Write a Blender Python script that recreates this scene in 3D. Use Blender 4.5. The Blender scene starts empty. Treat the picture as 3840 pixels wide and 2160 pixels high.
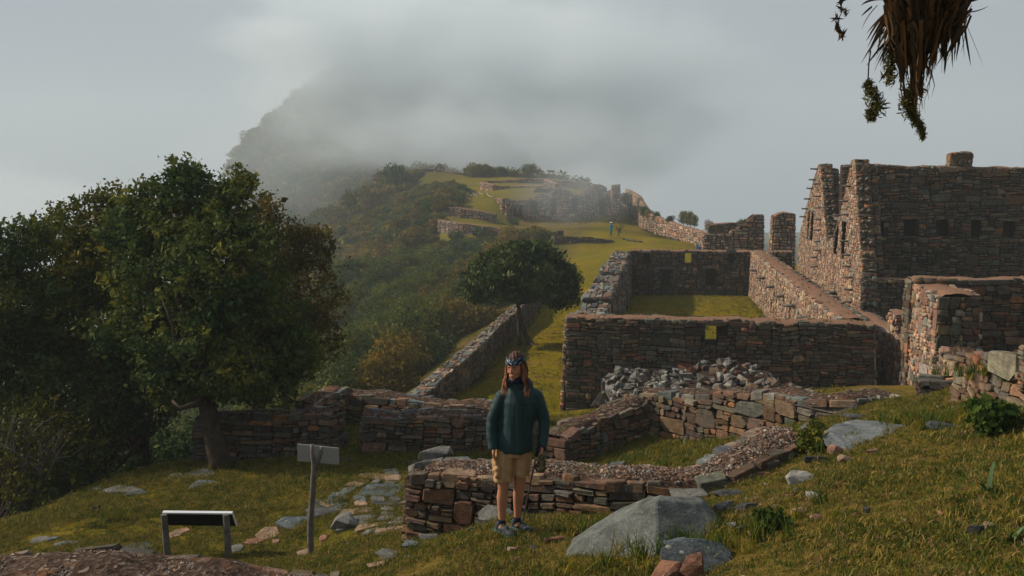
import bpy, bmesh, math, random
import numpy as np
from mathutils import Vector, Matrix, noise as mnoise

RNG = np.random.default_rng(7)
random.seed(7)
SC = bpy.context.scene
COL = SC.collection
R = math.radians

# ------------------------------------------------------------------ camera
CAMZ = 8.0
FPX = 3735.0                      # focal length in pixels of a 3840 px wide picture
PITCH = math.atan(405.0 / FPX)
cam_d = bpy.data.cameras.new("camera")
cam_d.sensor_width = 36.0
cam_d.lens = 36.0 * FPX / 3840.0
cam_d.clip_end = 5000.0
cam_d.clip_start = 0.05
cam = bpy.data.objects.new("camera", cam_d)
cam.location = (0, 0, CAMZ)
cam.rotation_euler = (math.pi / 2 - PITCH, 0, 0)
COL.objects.link(cam)
SC.camera = cam

# ------------------------------------------------------------------ sky, sun, exposure
SUN_EL, SUN_A = R(33), R(13)      # the sun stands on the left, slightly beyond the ruins
SUN_VEC = Vector((-math.cos(SUN_EL) * math.cos(SUN_A), math.cos(SUN_EL) * math.sin(SUN_A), math.sin(SUN_EL)))
world = bpy.data.worlds.new("World")
SC.world = world
world.use_nodes = True
wn, wl = world.node_tree.nodes, world.node_tree.links
wn.clear()
w_out = wn.new("ShaderNodeOutputWorld")
w_bg = wn.new("ShaderNodeBackground"); w_bg.inputs["Strength"].default_value = 0.1
w_sky = wn.new("ShaderNodeTexSky"); w_sky.sky_type = 'NISHITA'; w_sky.sun_disc = False
w_sky.sun_elevation = SUN_EL; w_sky.sun_rotation = math.atan2(SUN_VEC.x, SUN_VEC.y)
w_tc = wn.new("ShaderNodeTexCoord")
w_nz = wn.new("ShaderNodeTexNoise"); w_nz.inputs["Scale"].default_value = 1.6
w_nz.inputs["Detail"].default_value = 5.0; w_nz.inputs["Roughness"].default_value = 0.42
w_cr = wn.new("ShaderNodeValToRGB")
w_cr.color_ramp.elements[0].position = 0.36; w_cr.color_ramp.elements[0].color = (2.85, 3.22, 3.85, 1)
w_cr.color_ramp.elements[1].position = 0.64; w_cr.color_ramp.elements[1].color = (3.9, 4.2, 4.45, 1)
w_mix = wn.new("ShaderNodeMixRGB"); w_mix.inputs[0].default_value = 0.93
wl.new(w_tc.outputs["Generated"], w_nz.inputs["Vector"])
wl.new(w_nz.outputs["Fac"], w_cr.inputs["Fac"])
wl.new(w_sky.outputs["Color"], w_mix.inputs[1]); wl.new(w_cr.outputs["Color"], w_mix.inputs[2])
wl.new(w_mix.outputs["Color"], w_bg.inputs["Color"]); wl.new(w_bg.outputs[0], w_out.inputs["Surface"])

sun_d = bpy.data.lights.new("sun", 'SUN')
sun_d.energy = 5.0; sun_d.angle = R(2.0); sun_d.color = (1.0, 0.85, 0.67)
sun = bpy.data.objects.new("sun", sun_d)
sun.rotation_euler = SUN_VEC.to_track_quat('Z', 'Y').to_euler()
sun.location = (0, 0, 60)
COL.objects.link(sun)

SC.view_settings.view_transform = 'Standard'
SC.view_settings.look = 'None'
SC.view_settings.exposure = 0.12
SC.view_settings.gamma = 1.0
SC.view_settings.use_curve_mapping = False
SC.render.engine = 'CYCLES'
cy = SC.cycles
cy.max_bounces = 6; cy.diffuse_bounces = 3; cy.glossy_bounces = 2; cy.transmission_bounces = 3
cy.volume_bounces = 2; cy.volume_step_rate = 1.0; cy.volume_max_steps = 64
cy.use_denoising = True
try:
    cy.denoiser = 'OPENIMAGEDENOISE'
except Exception:
    pass

# ------------------------------------------------------------------ helpers
_cp, _sp = math.cos(PITCH), math.sin(PITCH)
def W(X, Y, z=None, d=None):
    """the place (x, y, z) that photo pixel (X, Y) shows, at height z or at depth d"""
    a, b = (X - 1920) / FPX, (1080 - Y) / FPX
    v = (a, _cp + b * _sp, -_sp + b * _cp)
    k = (z - CAMZ) / v[2] if z is not None else d / v[1]
    return np.array((v[0] * k, v[1] * k, CAMZ + v[2] * k))
UD = np.array((0.1461, 0.9893)); VD = np.array((0.9893, -0.1461))     # along / across the ruins
def UV(u, v): return UD * u + VD * v
def uv_of(p): return float(np.dot(p[:2], UD)), float(np.dot(p[:2], VD))

def mesh_obj(name, verts, faces, mat=None, parent=None, smooth=False, cols=None, mats=None):
    me = bpy.data.meshes.new(name)
    me.from_pydata([tuple(map(float, v)) for v in verts] if not isinstance(verts, np.ndarray) else verts.tolist(), [], faces if isinstance(faces, list) else faces.tolist())
    if cols is not None:
        at = me.attributes.new("col", 'FLOAT_COLOR', 'POINT')
        c4 = np.ones((len(me.vertices), 4), np.float32); c4[:, :3] = cols
        at.data.foreach_set("color", c4.ravel())
    for m in (mats or ([mat] if mat else [])): me.materials.append(m)
    if smooth: me.polygons.foreach_set("use_smooth", np.ones(len(me.polygons), bool))
    o = bpy.data.objects.new(name, me); COL.objects.link(o)
    if parent is not None: o.parent = parent
    return o

def fast_mesh(name, verts, quads, mat=None, parent=None, cols=None, smooth=False, nper=4):
    """many polygons of the same size quickly"""
    verts = np.asarray(verts, np.float32); quads = np.asarray(quads, np.int32)
    me = bpy.data.meshes.new(name)
    me.vertices.add(len(verts)); me.vertices.foreach_set("co", verts.ravel())
    me.loops.add(quads.size); me.loops.foreach_set("vertex_index", quads.ravel())
    me.polygons.add(len(quads)); me.polygons.foreach_set("loop_start", np.arange(0, quads.size, nper, dtype=np.int32))
    me.polygons.foreach_set("loop_total", np.full(len(quads), nper, np.int32))
    if smooth: me.polygons.foreach_set("use_smooth", np.ones(len(quads), bool))
    if cols is not None:
        at = me.attributes.new("col", 'FLOAT_COLOR', 'POINT')
        c4 = np.ones((len(verts), 4), np.float32); c4[:, :3] = cols
        at.data.foreach_set("color", c4.ravel())
    me.update(calc_edges=True)
    if mat: me.materials.append(mat)
    o = bpy.data.objects.new(name, me); COL.objects.link(o)
    if parent is not None: o.parent = parent
    return o

def tag(o, label=None, cat=None, group=None, kind=None):
    if label: o["label"] = label
    if cat: o["category"] = cat
    if group: o["group"] = group
    if kind: o["kind"] = kind
    return o
def thing(name, label, cat, loc=(0, 0, 0), rz=0.0, group=None):
    o = bpy.data.objects.new(name, None); COL.objects.link(o)
    o.empty_display_size = 0.2
    o.location = loc; o.rotation_euler = (0, 0, rz)
    return tag(o, label, cat, group)
def copy_thing(root, loc, rz, scale, label, group=None):
    r = root.copy(); COL.objects.link(r); r.location = loc; r.rotation_euler = (0, 0, rz)
    r.scale = scale if hasattr(scale, '__len__') else (scale,) * 3
    r["label"] = label
    if group: r["group"] = group
    for ch in list(root.children):
        c = ch.copy(); COL.objects.link(c); c.parent = r
        for g in list(ch.children):
            d = g.copy(); COL.objects.link(d); d.parent = c
    return r

def tube(pts, radii, n=8, close=True):
    """tapered tube along a polyline -> verts, quads"""
    pts = [Vector(p) for p in pts]; V, F = [], []
    up = Vector((0, 0, 1)); whole = pts[-1] - pts[0]
    if whole.length < 1e-6 or abs(whole.normalized().z) > .7: up = Vector((0.12, 1, 0)).normalized()
    for i, p in enumerate(pts):
        t = (pts[min(i + 1, len(pts) - 1)] - pts[max(i - 1, 0)]).normalized()
        a = t.cross(up)
        if a.length < 0.05: a = t.cross(Vector((1, 0, 0)))
        a.normalize(); b = a.cross(t).normalized()
        for k in range(n):
            an = 2 * math.pi * k / n
            V.append(p + (a * math.cos(an) + b * math.sin(an)) * radii[i])
    for i in range(len(pts) - 1):
        for k in range(n):
            F.append((i * n + k, i * n + (k + 1) % n, (i + 1) * n + (k + 1) % n, (i + 1) * n + k))
    if close:
        F.append(tuple(range(n - 1, -1, -1))); F.append(tuple((len(pts) - 1) * n + k for k in range(n)))
    return [tuple(v) for v in V], F
def merge(parts):
    V, F = [], []
    for v, f in parts:
        k = len(V); V += list(v); F += [tuple(i + k for i in q) for q in f]
    return V, F
def box(c, s, rz=0.0, tilt=0.0):
    V = []
    ca, sa = math.cos(rz), math.sin(rz)
    for dx in (-.5, .5):
        for dy in (-.5, .5):
            for dz in (-.5, .5):
                x, y, z = dx * s[0], dy * s[1], dz * s[2]
                y, z = y * math.cos(tilt) - z * math.sin(tilt), y * math.sin(tilt) + z * math.cos(tilt)
                V.append((c[0] + x * ca - y * sa, c[1] + x * sa + y * ca, c[2] + z))
    F = [(0, 1, 3, 2), (4, 6, 7, 5), (0, 4, 5, 1), (2, 3, 7, 6), (0, 2, 6, 4), (1, 5, 7, 3)]
    return V, F

# ------------------------------------------------------------------ materials
def new_mat(name, rough=0.85, spec=0.25):
    m = bpy.data.materials.new(name); m.use_nodes = True
    n, l = m.node_tree.nodes, m.node_tree.links
    b = n["Principled BSDF"]; b.inputs["Roughness"].default_value = rough
    b.inputs["Specular IOR Level"].default_value = spec
    return m, n, l, b
def noise_n(n, l, scale, detail=4, rough=0.6, vec=None, dist=0.0):
    t = n.new("ShaderNodeTexNoise"); t.inputs["Scale"].default_value = scale
    t.inputs["Detail"].default_value = detail; t.inputs["Roughness"].default_value = rough
    t.inputs["Distortion"].default_value = dist
    if vec is not None: l.new(vec, t.inputs["Vector"])
    return t
def ramp(n, l, fac, stops):
    r = n.new("ShaderNodeValToRGB"); e = r.color_ramp.elements
    while len(e) < len(stops): e.new(0.5)
    for k, (p, c) in enumerate(stops):
        e[k].position = p; e[k].color = (c[0], c[1], c[2], 1) if hasattr(c, '__len__') else (c, c, c, 1)
    l.new(fac, r.inputs["Fac"]); return r
def mixc(n, l, fac, a, b, mode='MIX'):
    m = n.new("ShaderNodeMixRGB"); m.blend_type = mode
    for k, x in ((0, fac), (1, a), (2, b)):
        if hasattr(x, "links") or hasattr(x, "is_linked"): l.new(x, m.inputs[k])
        elif hasattr(x, '__len__'): m.inputs[k].default_value = (*x, 1)
        else: m.inputs[k].default_value = x
    return m.outputs[0]
def bump(n, l, b, h, strength=0.5, dist=0.02):
    k = n.new("ShaderNodeBump"); k.inputs["Strength"].default_value = strength
    k.inputs["Distance"].default_value = dist
    l.new(h, k.inputs["Height"]); l.new(k.outputs[0], b.inputs["Normal"])
def simple_mat(name, col, rough=0.8, spec=0.25, var=0.25, scale=12.0, bmp=0.2, bdist=0.01, obj=True):
    m, n, l, b = new_mat(name, rough, spec)
    tc = n.new("ShaderNodeTexCoord")
    t = noise_n(n, l, scale, 5, 0.6, tc.outputs["Object"] if obj else None)
    lo = tuple(c * (1 - var) for c in col); hi = tuple(min(1, c * (1 + var)) for c in col)
    r = ramp(n, l, t.outputs["Fac"], [(0.3, lo), (0.7, hi)])
    l.new(r.outputs[0], b.inputs["Base Color"])
    if bmp: bump(n, l, b, t.outputs["Fac"], bmp, bdist)
    return m

def stone_material():
    m, n, l, b = new_mat("masonry_stone", 0.9, 0.12)
    geo = n.new("ShaderNodeNewGeometry"); at = n.new("ShaderNodeAttribute"); at.attribute_name = "col"
    P = geo.outputs["Position"]
    t1 = noise_n(n, l, 9, 6, 0.65, P); t2 = noise_n(n, l, 45, 4, 0.6, P)
    mp = n.new("ShaderNodeMapping"); mp.inputs["Scale"].default_value = (4, 4, 34); l.new(P, mp.inputs["Vector"])
    t3 = noise_n(n, l, 1.4, 4, 0.6, mp.outputs[0], 0.4)          # bedding of the schist
    f1 = ramp(n, l, t1.outputs["Fac"], [(0.25, 0.45), (0.75, 1.6)])
    f3 = ramp(n, l, t3.outputs["Fac"], [(0.3, 0.72), (0.7, 1.25)])
    c = mixc(n, l, 1.0, at.outputs["Color"], f1.outputs[0], 'MULTIPLY')
    c = mixc(n, l, 0.8, c, f3.outputs[0], 'MULTIPLY')
    tb = noise_n(n, l, 2.3, 4, 0.6, P)
    fb = ramp(n, l, tb.outputs["Fac"], [(0.50, 0.0), (0.64, 0.55)])
    c = mixc(n, l, fb.outputs[0], c, (0.075, 0.072, 0.066))       # grey crusts over the rock
    tl = noise_n(n, l, 14, 3, 0.5, P)
    fl = ramp(n, l, tl.outputs["Fac"], [(0.66, 0.0), (0.70, 0.55)])
    c = mixc(n, l, fl.outputs[0], c, (0.22, 0.215, 0.17))         # pale lichen
    to = noise_n(n, l, 1.1, 5, 0.7, P)
    fo = ramp(n, l, to.outputs["Fac"], [(0.64, 0.0), (0.71, 0.5)])
    c = mixc(n, l, fo.outputs[0], c, (0.22, 0.085, 0.028))        # rust orange
    l.new(c, b.inputs["Base Color"])
    h = mixc(n, l, 0.5, t1.outputs["Fac"], t2.outputs["Fac"])
    h = mixc(n, l, 0.5, h, t3.outputs["Fac"])
    bump(n, l, b, h, 0.9, 0.03)
    return m
M = {}
M['stone'] = stone_material()
def core_material():
    m, n, l, b = new_mat("earth_mortar", 0.95, 0.1)
    geo = n.new("ShaderNodeNewGeometry")
    t = noise_n(n, l, 7, 6, 0.7, geo.outputs["Position"])
    r = ramp(n, l, t.outputs["Fac"], [(0.3, (0.016, 0.012, 0.010)), (0.7, (0.055, 0.038, 0.026))])
    l.new(r.outputs[0], b.inputs["Base Color"]); bump(n, l, b, t.outputs["Fac"], 0.8, 0.05)
    return m
M['core'] = core_material()
def gravel_material():
    red = 'gravel' in M
    m, n, l, b = new_mat("gravel_cap", 0.95, 0.05)
    geo = n.new("ShaderNodeNewGeometry"); P = geo.outputs["Position"]
    v = n.new("ShaderNodeTexVoronoi"); v.inputs["Scale"].default_value = 24; l.new(P, v.inputs["Vector"])
    t = noise_n(n, l, 1.3, 5, 0.65, P); t2 = noise_n(n, l, 60, 3, 0.6, P)
    cr = ramp(n, l, v.outputs["Color"], [(0.0, (0.022, 0.015, 0.011)), (0.55, (0.062, 0.041, 0.030)), (0.82, (0.12, 0.085, 0.065)), (1.0, (0.34, 0.28, 0.23))])
    fo = ramp(n, l, t.outputs["Fac"], [(0.57, 0.0), (0.68, 0.75)])
    c = mixc(n, l, fo.outputs[0], cr.outputs[0], (0.20, 0.085, 0.032))
    fg = ramp(n, l, t.outputs["Fac"], [(0.28, 0.7), (0.40, 0.0)])
    c = mixc(n, l, fg.outputs[0], c, (0.055, 0.055, 0.012))
    if red: c = mixc(n, l, .7, c, mixc(n, l, t2.outputs['Fac'], (0.16, 0.085, 0.055), (0.36, 0.21, 0.14)))
    l.new(c, b.inputs["Base Color"])
    h = mixc(n, l, 0.5, v.outputs["Distance"], t2.outputs["Fac"])
    bump(n, l, b, h, 1.0, 0.02)
    return m
M['gravel'] = gravel_material()
M['gravel_red'] = gravel_material()
def ground_material():
    m, n, l, b = new_mat("turf", 1.0, 0.0)
    geo = n.new("ShaderNodeNewGeometry"); P = geo.outputs["Position"]
    a = n.new("ShaderNodeAttribute"); a.attribute_name = "col"      # colour of the turf itself: lawn, heath, dry slope
    t = noise_n(n, l, 0.5, 6, 0.65, P); t2 = noise_n(n, l, 6, 5, 0.7, P); t3 = noise_n(n, l, 38, 4, 0.7, P)
    f = ramp(n, l, t2.outputs["Fac"], [(0.3, 0.55), (0.7, 1.35)])
    c = mixc(n, l, 1.0, a.outputs["Color"], f.outputs[0], 'MULTIPLY')
    f3 = ramp(n, l, t3.outputs["Fac"], [(0.3, 0.6), (0.7, 1.4)])
    c = mixc(n, l, 1.0, c, f3.outputs[0], 'MULTIPLY')
    tb = noise_n(n, l, 0.16, 5, 0.6, P, .4)
    c = mixc(n, l, 1.0, c, ramp(n, l, tb.outputs["Fac"], [(0.32, (.72, .82, .9)), (0.68, (1.28, 1.12, 1.0))]).outputs[0], 'MULTIPLY')
    fe = ramp(n, l, t.outputs["Fac"], [(0.54, 0.0), (0.68, 0.6)])
    c = mixc(n, l, fe.outputs[0], c, (0.17, 0.098, 0.045))
    fd = ramp(n, l, t2.outputs["Fac"], [(0.60, 0.0), (0.66, 0.65)])
    c = mixc(n, l, fd.outputs[0], c, (0.20, 0.125, 0.07))
    l.new(c, b.inputs["Base Color"])
    h = mixc(n, l, 0.6, t2.outputs["Fac"], t3.outputs["Fac"])
    bump(n, l, b, h, 1.0, 0.06)
    return m
M['turf'] = ground_material()
def leaf_material(name, c0, c1, c2, trans=0.25, rough=0.55):
    m, n, l, b = new_mat(name, max(rough, .75), 0.06)
    at = n.new("ShaderNodeAttribute"); at.attribute_name = "col"
    oi = n.new("ShaderNodeObjectInfo")
    sep = n.new("ShaderNodeSeparateColor"); l.new(at.outputs["Color"], sep.inputs[0])
    r = ramp(n, l, sep.outputs[0], [(0.0, c0), (0.55, c1), (1.0, c2)])
    f = ramp(n, l, oi.outputs["Random"], [(0.0, (0.75, 0.8, 0.85)), (1.0, (1.3, 1.2, 1.0))])
    c = mixc(n, l, 1.0, r.outputs[0], f.outputs[0], 'MULTIPLY')
    l.new(c, b.inputs["Base Color"])
    tr = n.new("ShaderNodeBsdfTranslucent"); l.new(c, tr.inputs["Color"])
    mx = n.new("ShaderNodeMixShader"); mx.inputs[0].default_value = trans
    l.new(b.outputs[0], mx.inputs[1]); l.new(tr.outputs[0], mx.inputs[2])
    l.new(mx.outputs[0], n["Material Output"].inputs["Surface"])
    return m
M['leaf_dark'] = leaf_material("leaves_dark", (0.018, 0.045, 0.022), (0.066, 0.098, 0.026), (0.21, 0.20, 0.035))
M['leaf_bright'] = leaf_material("leaves_olive", (0.03, 0.065, 0.014), (0.125, 0.12, 0.016), (0.32, 0.24, 0.03))
M['leaf_grey'] = leaf_material("leaves_pale_highlights", (0.013, 0.03, 0.018), (0.05, 0.08, 0.022), (0.16, 0.19, 0.09), 0.12, 0.35)  # whitish leaves, the palest tone also standing in for highlights
M['leaf_brown'] = leaf_material("leaves_brownish", (0.055, 0.052, 0.015), (0.14, 0.108, 0.024), (0.30, 0.20, 0.045))
M['grass'] = leaf_material("grass_blades", (0.045, 0.07, 0.008), (0.155, 0.145, 0.014), (0.31, 0.215, 0.06), 0.3, 0.7)
M['grass_near'] = leaf_material("turf_blades", (0.05, 0.068, 0.012), (0.15, 0.138, 0.021), (0.29, 0.215, 0.07), 0.3, 0.7)
M['straw'] = leaf_material("dry_grass", (0.12, 0.075, 0.03), (0.24, 0.16, 0.07), (0.38, 0.27, 0.14), 0.2, 0.7)
M['grass_green'] = leaf_material("long_green_grass", (0.02, 0.045, 0.01), (0.05, 0.085, 0.015), (0.10, 0.13, 0.025), 0.3, 0.6)
M['bark'] = simple_mat("bark", (0.055, 0.04, 0.03), 0.9, 0.1, 0.5, 6, 0.8, 0.04)
M['wood_grey'] = simple_mat("weathered_wood", (0.12, 0.105, 0.09), 0.85, 0.2, 0.4, 9, 0.5, 0.01)
# ------------------------------------------------------------------ terrain
CP = []
def cpz(X, Y, z): p = W(X, Y, z=z); CP.append((p[0], p[1], z))
def cw(x, y, z): CP.append((x, y, z))
def cuv(u, v, z): p = UV(u, v); CP.append((p[0], p[1], z))
for a in [(1960, 1995, 4.56), (1500, 2150, 4.0), (1900, 2150, 4.75), (2300, 2150, 5.0), (2700, 2150, 5.2), (3300, 2150, 5.7), (3830, 2150, 6.1),
          (3800, 1800, 5.9), (3300, 1600, 5.0), (3000, 1700, 4.8), (2700, 1860, 4.75), (3600, 1580, 5.05), (3600, 1500, 5.0), (2900, 2000, 5.25),
          (3300, 1900, 5.5), (1760, 1990, 4.25), (2300, 1960, 4.3), (2000, 1960, 4.25),
          (1530, 2015, 3.8), (1400, 2050, 3.5), (1250, 2060, 3.15), (1480, 1760, 2.75), (1240, 1950, 2.8), (1480, 1960, 3.1), (1350, 1850, 2.85),
          (1335, 1715, 2.5), (1830, 1730, 2.6), (830, 1760, 2.4), (1165, 2090, 2.85), (865, 2070, 2.7), (610, 2070, 2.7), (1000, 1850, 2.6),
          (0, 1957, 2.3), (250, 1867, 2.25), (400, 1808, 2.2), (547, 1758, 2.2), (725, 1733, 2.2), (300, 1950, 2.5), (500, 1860, 2.4), (0, 2090, 2.6), (300, 2090, 2.75),
          (2138, 1740, 2.85), (2451, 1616, 3.1), (2759, 1664, 3.3), (2500, 1750, 3.35), (2850, 1700, 4.1), (2950, 1645, 4.2), (3100, 1600, 4.6),
          (2700, 1780, 4.1), (3250, 1500, 4.5), (3560, 1520, 4.3), (3700, 1550, 4.6), (3840, 1600, 4.95),
          (1280, 1600, 2.3), (1300, 1540, 2.1), (1840, 1560, 2.2), (2070, 1590, 2.5), (3300, 1440, 2.4)]:
    cpz(*a)
for x, y, z in [(-.3, 9.75, 4.58), (.35, 9.75, 4.62), (.0, 9.4, 4.66), (.0, 10.0, 4.52), (-.6, 9.5, 4.5), (0, 0, 6.4), (-3, 0, 5.4), (4, 0, 6.9), (8, 0, 8.0), (0, -8, 7.5), (-12, -8, 3.0), (12, -8, 10.5), (0, -38, 14), (40, -38, 30), (-40, -38, -18),
                (-6, 5, 3.6), (-9.5, 9, 2.8), (-13, 7, 1.0), (-20, 6, -5), (0, 4.5, 5.6), (4, 5.2, 6.1), (8, 7, 6.9), (8, 12, 6.2), (-3, 6, 4.4), (7.5, 15, 5.3),
                (-4, 9.5, 3.3), (-7, 11, 2.9),
                (14, 14, 6.8), (20, 18, 7.0), (28, 24, 5.5), (34, 5, 13), (50, 25, 10), (60, 60, 2),
                (10.3, 25.5, 2.2), (14, 27, 2.6), (20, 27, 3.4), (6.2, 22, 3.0), (7.2, 26, 2.2), (9, 20, 3.3), (12, 29, 2.0), (15, 30, 2.2), (22, 32, 2.6),
                # off the edge of the lawn
                (-10.2, 19.5, .2), (-8.0, 22.5, .3), (-12.5, 16.5, -.2), (-16, 20, -3.0), (-12, 24, -2.0), (-22, 14, -6), (-26, 24, -9), (-7, 24.5, 1.2), (-9.5, 27, -1.0), (-5.5, 26, 1.4),
                (-36, 30, -18), (-34, 8, -14), (-60, 20, -32), (-60, 70, -34), (-30, 55, -16)]:
    cw(x, y, z)
# plaza level and its edges
for u, v, z in [(27, -2, 1.5), (27, 3, 2.0), (30, -2, .7), (30, 2, 1.3), (30, 6, 1.8), (33.4, -3.6, 0), (33.5, 0, .5), (33.5, 3, 1.0), (33.4, 6.8, 1.35),
                (30, -6.5, 0.4), (28, -5, 1.0), (28, -8.5, .6), (32, -5, 0), (38, -5, 0), (45, -5, 0), (55, -5, 0), (65, -5, 0), (80, -5, 0),
                (38, 2, .05), (50, 2, .15), (66, 2, .35), (38, 5.5, .05), (66, 5.5, .35), (75, 0, .1), (75, 10, .3), (95, 0, 0), (95, 15, .4), (110, 5, 0), (110, 20, .6),
                (36, 7.8, .6), (50, 7.8, .4), (66, 7.8, .3), (34, 9, 1.3), (31, 7.4, 1.6), (29, 7.2, 1.9), (40, 14, 1.2), (50, 14, 1), (65, 14, .8), (50, 30, 1.5), (80, 30, 0), (34, 20, 2.6),
                (36, -7.4, 0), (50, -7.4, 0), (60, -7.4, 0), (30, -8.6, .1), (36, -8.6, -.2), (45, -8.6, -.3), (55, -8.6, -.4), (65, -8, 0), (80, -9, 0),
                (32, -11, -1.2), (40, -12, -2.2), (50, -12.5, -2.6), (60, -13, -3), (36, -18, -5.5), (50, -20, -7), (70, -20, -6), (90, -18, -3.5), (70, -12, -1.5), (90, -12, -.3),
                (60, -32, -11), (85, -34, -8), (45, -32, -14), (100, -28, -5.5), (112, -14, -.5), (112, -20, -3)]:
    cuv(u, v, z)
# beyond the plaza: ruins, terraces, brush hill
for X, Y, z, d in [(2290, 0, 0, 117.0), (2080, 0, 0, 117), (2290, 0, 1.25, 119.6), (2080, 0, 1.2, 119.6), (2500, 0, .8, 122), (2620, 0, .5, 118), (2640, 0, .2, 105)]:
    p = W(X, 900, d=d); cw(p[0], d, z)
for X, Y, z in [(2200, 840, 1.6), (2350, 830, 1.7), (1950, 845, 1.5), (2420, 820, 1.7), (2560, 850, 1.0)]: cpz(X, Y, z)
for X, z, d in [(2750, -1.5, 122), (2650, -5, 150), (2500, -4, 170), (2450, 1, 158), (2900, -4, 110), (3100, -6, 100), (3400, -8, 110), (3000, -30, 200), (2500, -30, 240),
                (1900, 1.5, 149), (1900, 1.5, 144), (1900, 4.6, 152), (2100, 1.6, 149), (2300, 1.7, 148.5), (2100, 4.6, 152), (2280, 4.4, 152), (2000, 1.5, 149), (2000, 4.6, 152), (2200, 1.6, 149), (2200, 4.5, 152), (1900, 6.0, 166), (2100, 5.2, 160), (2300, 4.8, 160), (2300, 5.0, 172), (2100, 6.8, 185), (1900, 7.2, 185), (1700, 6.5, 185), (1800, 8.2, 200), (2000, 8.2, 205),
                (2150, 6.0, 215), (2300, 0.0, 210), (2200, -10, 260), (1750, 8.6, 225), (1620, 9.3, 225), (1560, 9.6, 235), (1650, 9, 250), (1500, 7.5, 260), (1700, 6, 262), (1850, 0, 260),
                (1700, 4.3, 158), (1650, 3.9, 154), (1727, 3.5, 151), (1850, 2.9, 150), (1650, 1.9, 149), (1727, 1.7, 147), (1850, 1.3, 146), (1650, 1.9, 144), (1734, 1.7, 140), (1838, 1.5, 139), (1650, 0, 139), (1734, -.2, 136), (1838, -.3, 135), (1850, -.8, 130), (1700, -3.5, 128), (1950, -.6, 125),
                (1500, 3.5, 195), (1400, 0, 200), (1300, -1.5, 195), (1200, -8, 190), (1100, -15, 185), (1600, 1.5, 165), (1500, -1.0, 165), (1400, -3.5, 160), (1280, -7.5, 155), (1150, -13, 150),
                (1550, -5, 138), (1400, -8, 135), (1250, -11, 130), (1100, -16, 130), (1600, -3.5, 120), (1450, -4.0, 116), (1250, -4.0, 114), (1450, -4.2, 108.5), (1250, -4.1, 111), (1350, -4.1, 110), (1350, -5.4, 106), (1250, -5.4, 107), (1450, -5.6, 104), (1300, -5.3, 88), (1300, -4.2, 92),
                (1200, -7, 98), (1400, -5.8, 96), (1550, -4.5, 100), (1050, -12, 100), (1250, -7.5, 80), (1400, -6.5, 78), (900, -26, 110), (800, -32, 150), (600, -38, 200), (900, -24, 170),
                (1000, -22, 220), (1200, -9, 240), (1350, -5, 260), (0, -46, 260), (400, -46, 350), (-600, -50, 300), (0, -40, 120)]:
    p = W(X, 900, d=d); cw(p[0], d, z)
# the mountain and the far valley
for X, Y, d in [(1310, 232, 460), (1230, 262, 450), (1130, 330, 440), (1040, 400, 430), (960, 470, 420), (880, 540, 410), (1400, 230, 465), (1500, 240, 470), (1650, 300, 470), (1800, 420, 470)]:
    p = W(X, Y, d=d); cw(p[0], d, p[2] - 5)
for X, z, d in [(900, -14, 380), (1000, 4, 385), (1100, 10, 390), (1200, 24, 390), (1300, 30, 400), (1500, 30, 400), (1700, 16, 400), (1100, -8, 330), (1200, -6, 330), (1300, -2, 330),
                (1450, 3, 330), (1600, 8, 320), (1000, -20, 320), (850, -34, 330), (820, -38, 400), (1400, 4, 295), (2000, -10, 400), (2300, -45, 400),
                (750, -42, 460), (1250, 20, 620), (1500, 10, 700), (600, -45, 600), (-500, -50, 700), (2600, -50, 500), (3600, -50, 300), (3600, -50, 800), (2600, -50, 900), (1500, -45, 1100), (0, -50, 1100), (5600, -30, 200), (5600, 0, 90)]:
    p = W(X, 900, d=d); cw(p[0], d, z)
CP = np.array(CP, float)
_n = len(CP)
_A = np.linalg.norm(CP[:, None, :2] - CP[None, :, :2], axis=2)
_K = np.zeros((_n + 3, _n + 3)); _K[:_n, :_n] = _A - np.eye(_n) * 0.06
_K[:_n, _n] = 1; _K[_n, :_n] = 1; _K[:_n, _n + 1:] = CP[:, :2] / 100; _K[_n + 1:, :_n] = (CP[:, :2] / 100).T
_w = np.linalg.solve(_K, np.concatenate([CP[:, 2], np.zeros(3)]))
def vnoise(x, y, f, seed=0):
    s = 0
    for k in range(5):
        a = 2.399 * k + seed * 1.7
        s = s + np.sin((x * math.cos(a) + y * math.sin(a)) * f * (1 + .37 * k) + seed * 3.1 + k * 1.9)
    return s / 5
def hgt(x, y):
    x = np.atleast_1d(np.asarray(x, float)).ravel(); y = np.atleast_1d(np.asarray(y, float)).ravel()
    out = np.empty(len(x))
    for i in range(0, len(x), 20000):
        X, Y = x[i:i + 20000], y[i:i + 20000]
        d = np.sqrt((X[:, None] - CP[None, :, 0]) ** 2 + (Y[:, None] - CP[None, :, 1]) ** 2 + 0.05)
        out[i:i + 20000] = d @ _w[:_n] + _w[_n] + X / 100 * _w[_n + 1] + Y / 100 * _w[_n + 2]
    u = x * UD[0] + y * UD[1]; v = x * VD[0] + y * VD[1]
    flat = np.clip((u - 24) / 6, 0, 1) * np.clip((v + 10) / 4, 0, 1) * np.clip((125 - u) / 10, 0, 1)
    amp = (1 - flat)
    out = out + amp * (0.045 * vnoise(x, y, 1.1, 1) + 0.025 * vnoise(x, y, 3.1, 2)) + 0.012 * vnoise(x, y, 1.3, 4)
    far = np.clip((y - 180) / 150, 0, 1)
    out = out + far * (2.2 * vnoise(x, y, 0.055, 5) + 1.1 * vnoise(x, y, 0.17, 6))
    return out
def h1(x, y): return float(hgt(x, y)[0])

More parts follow.
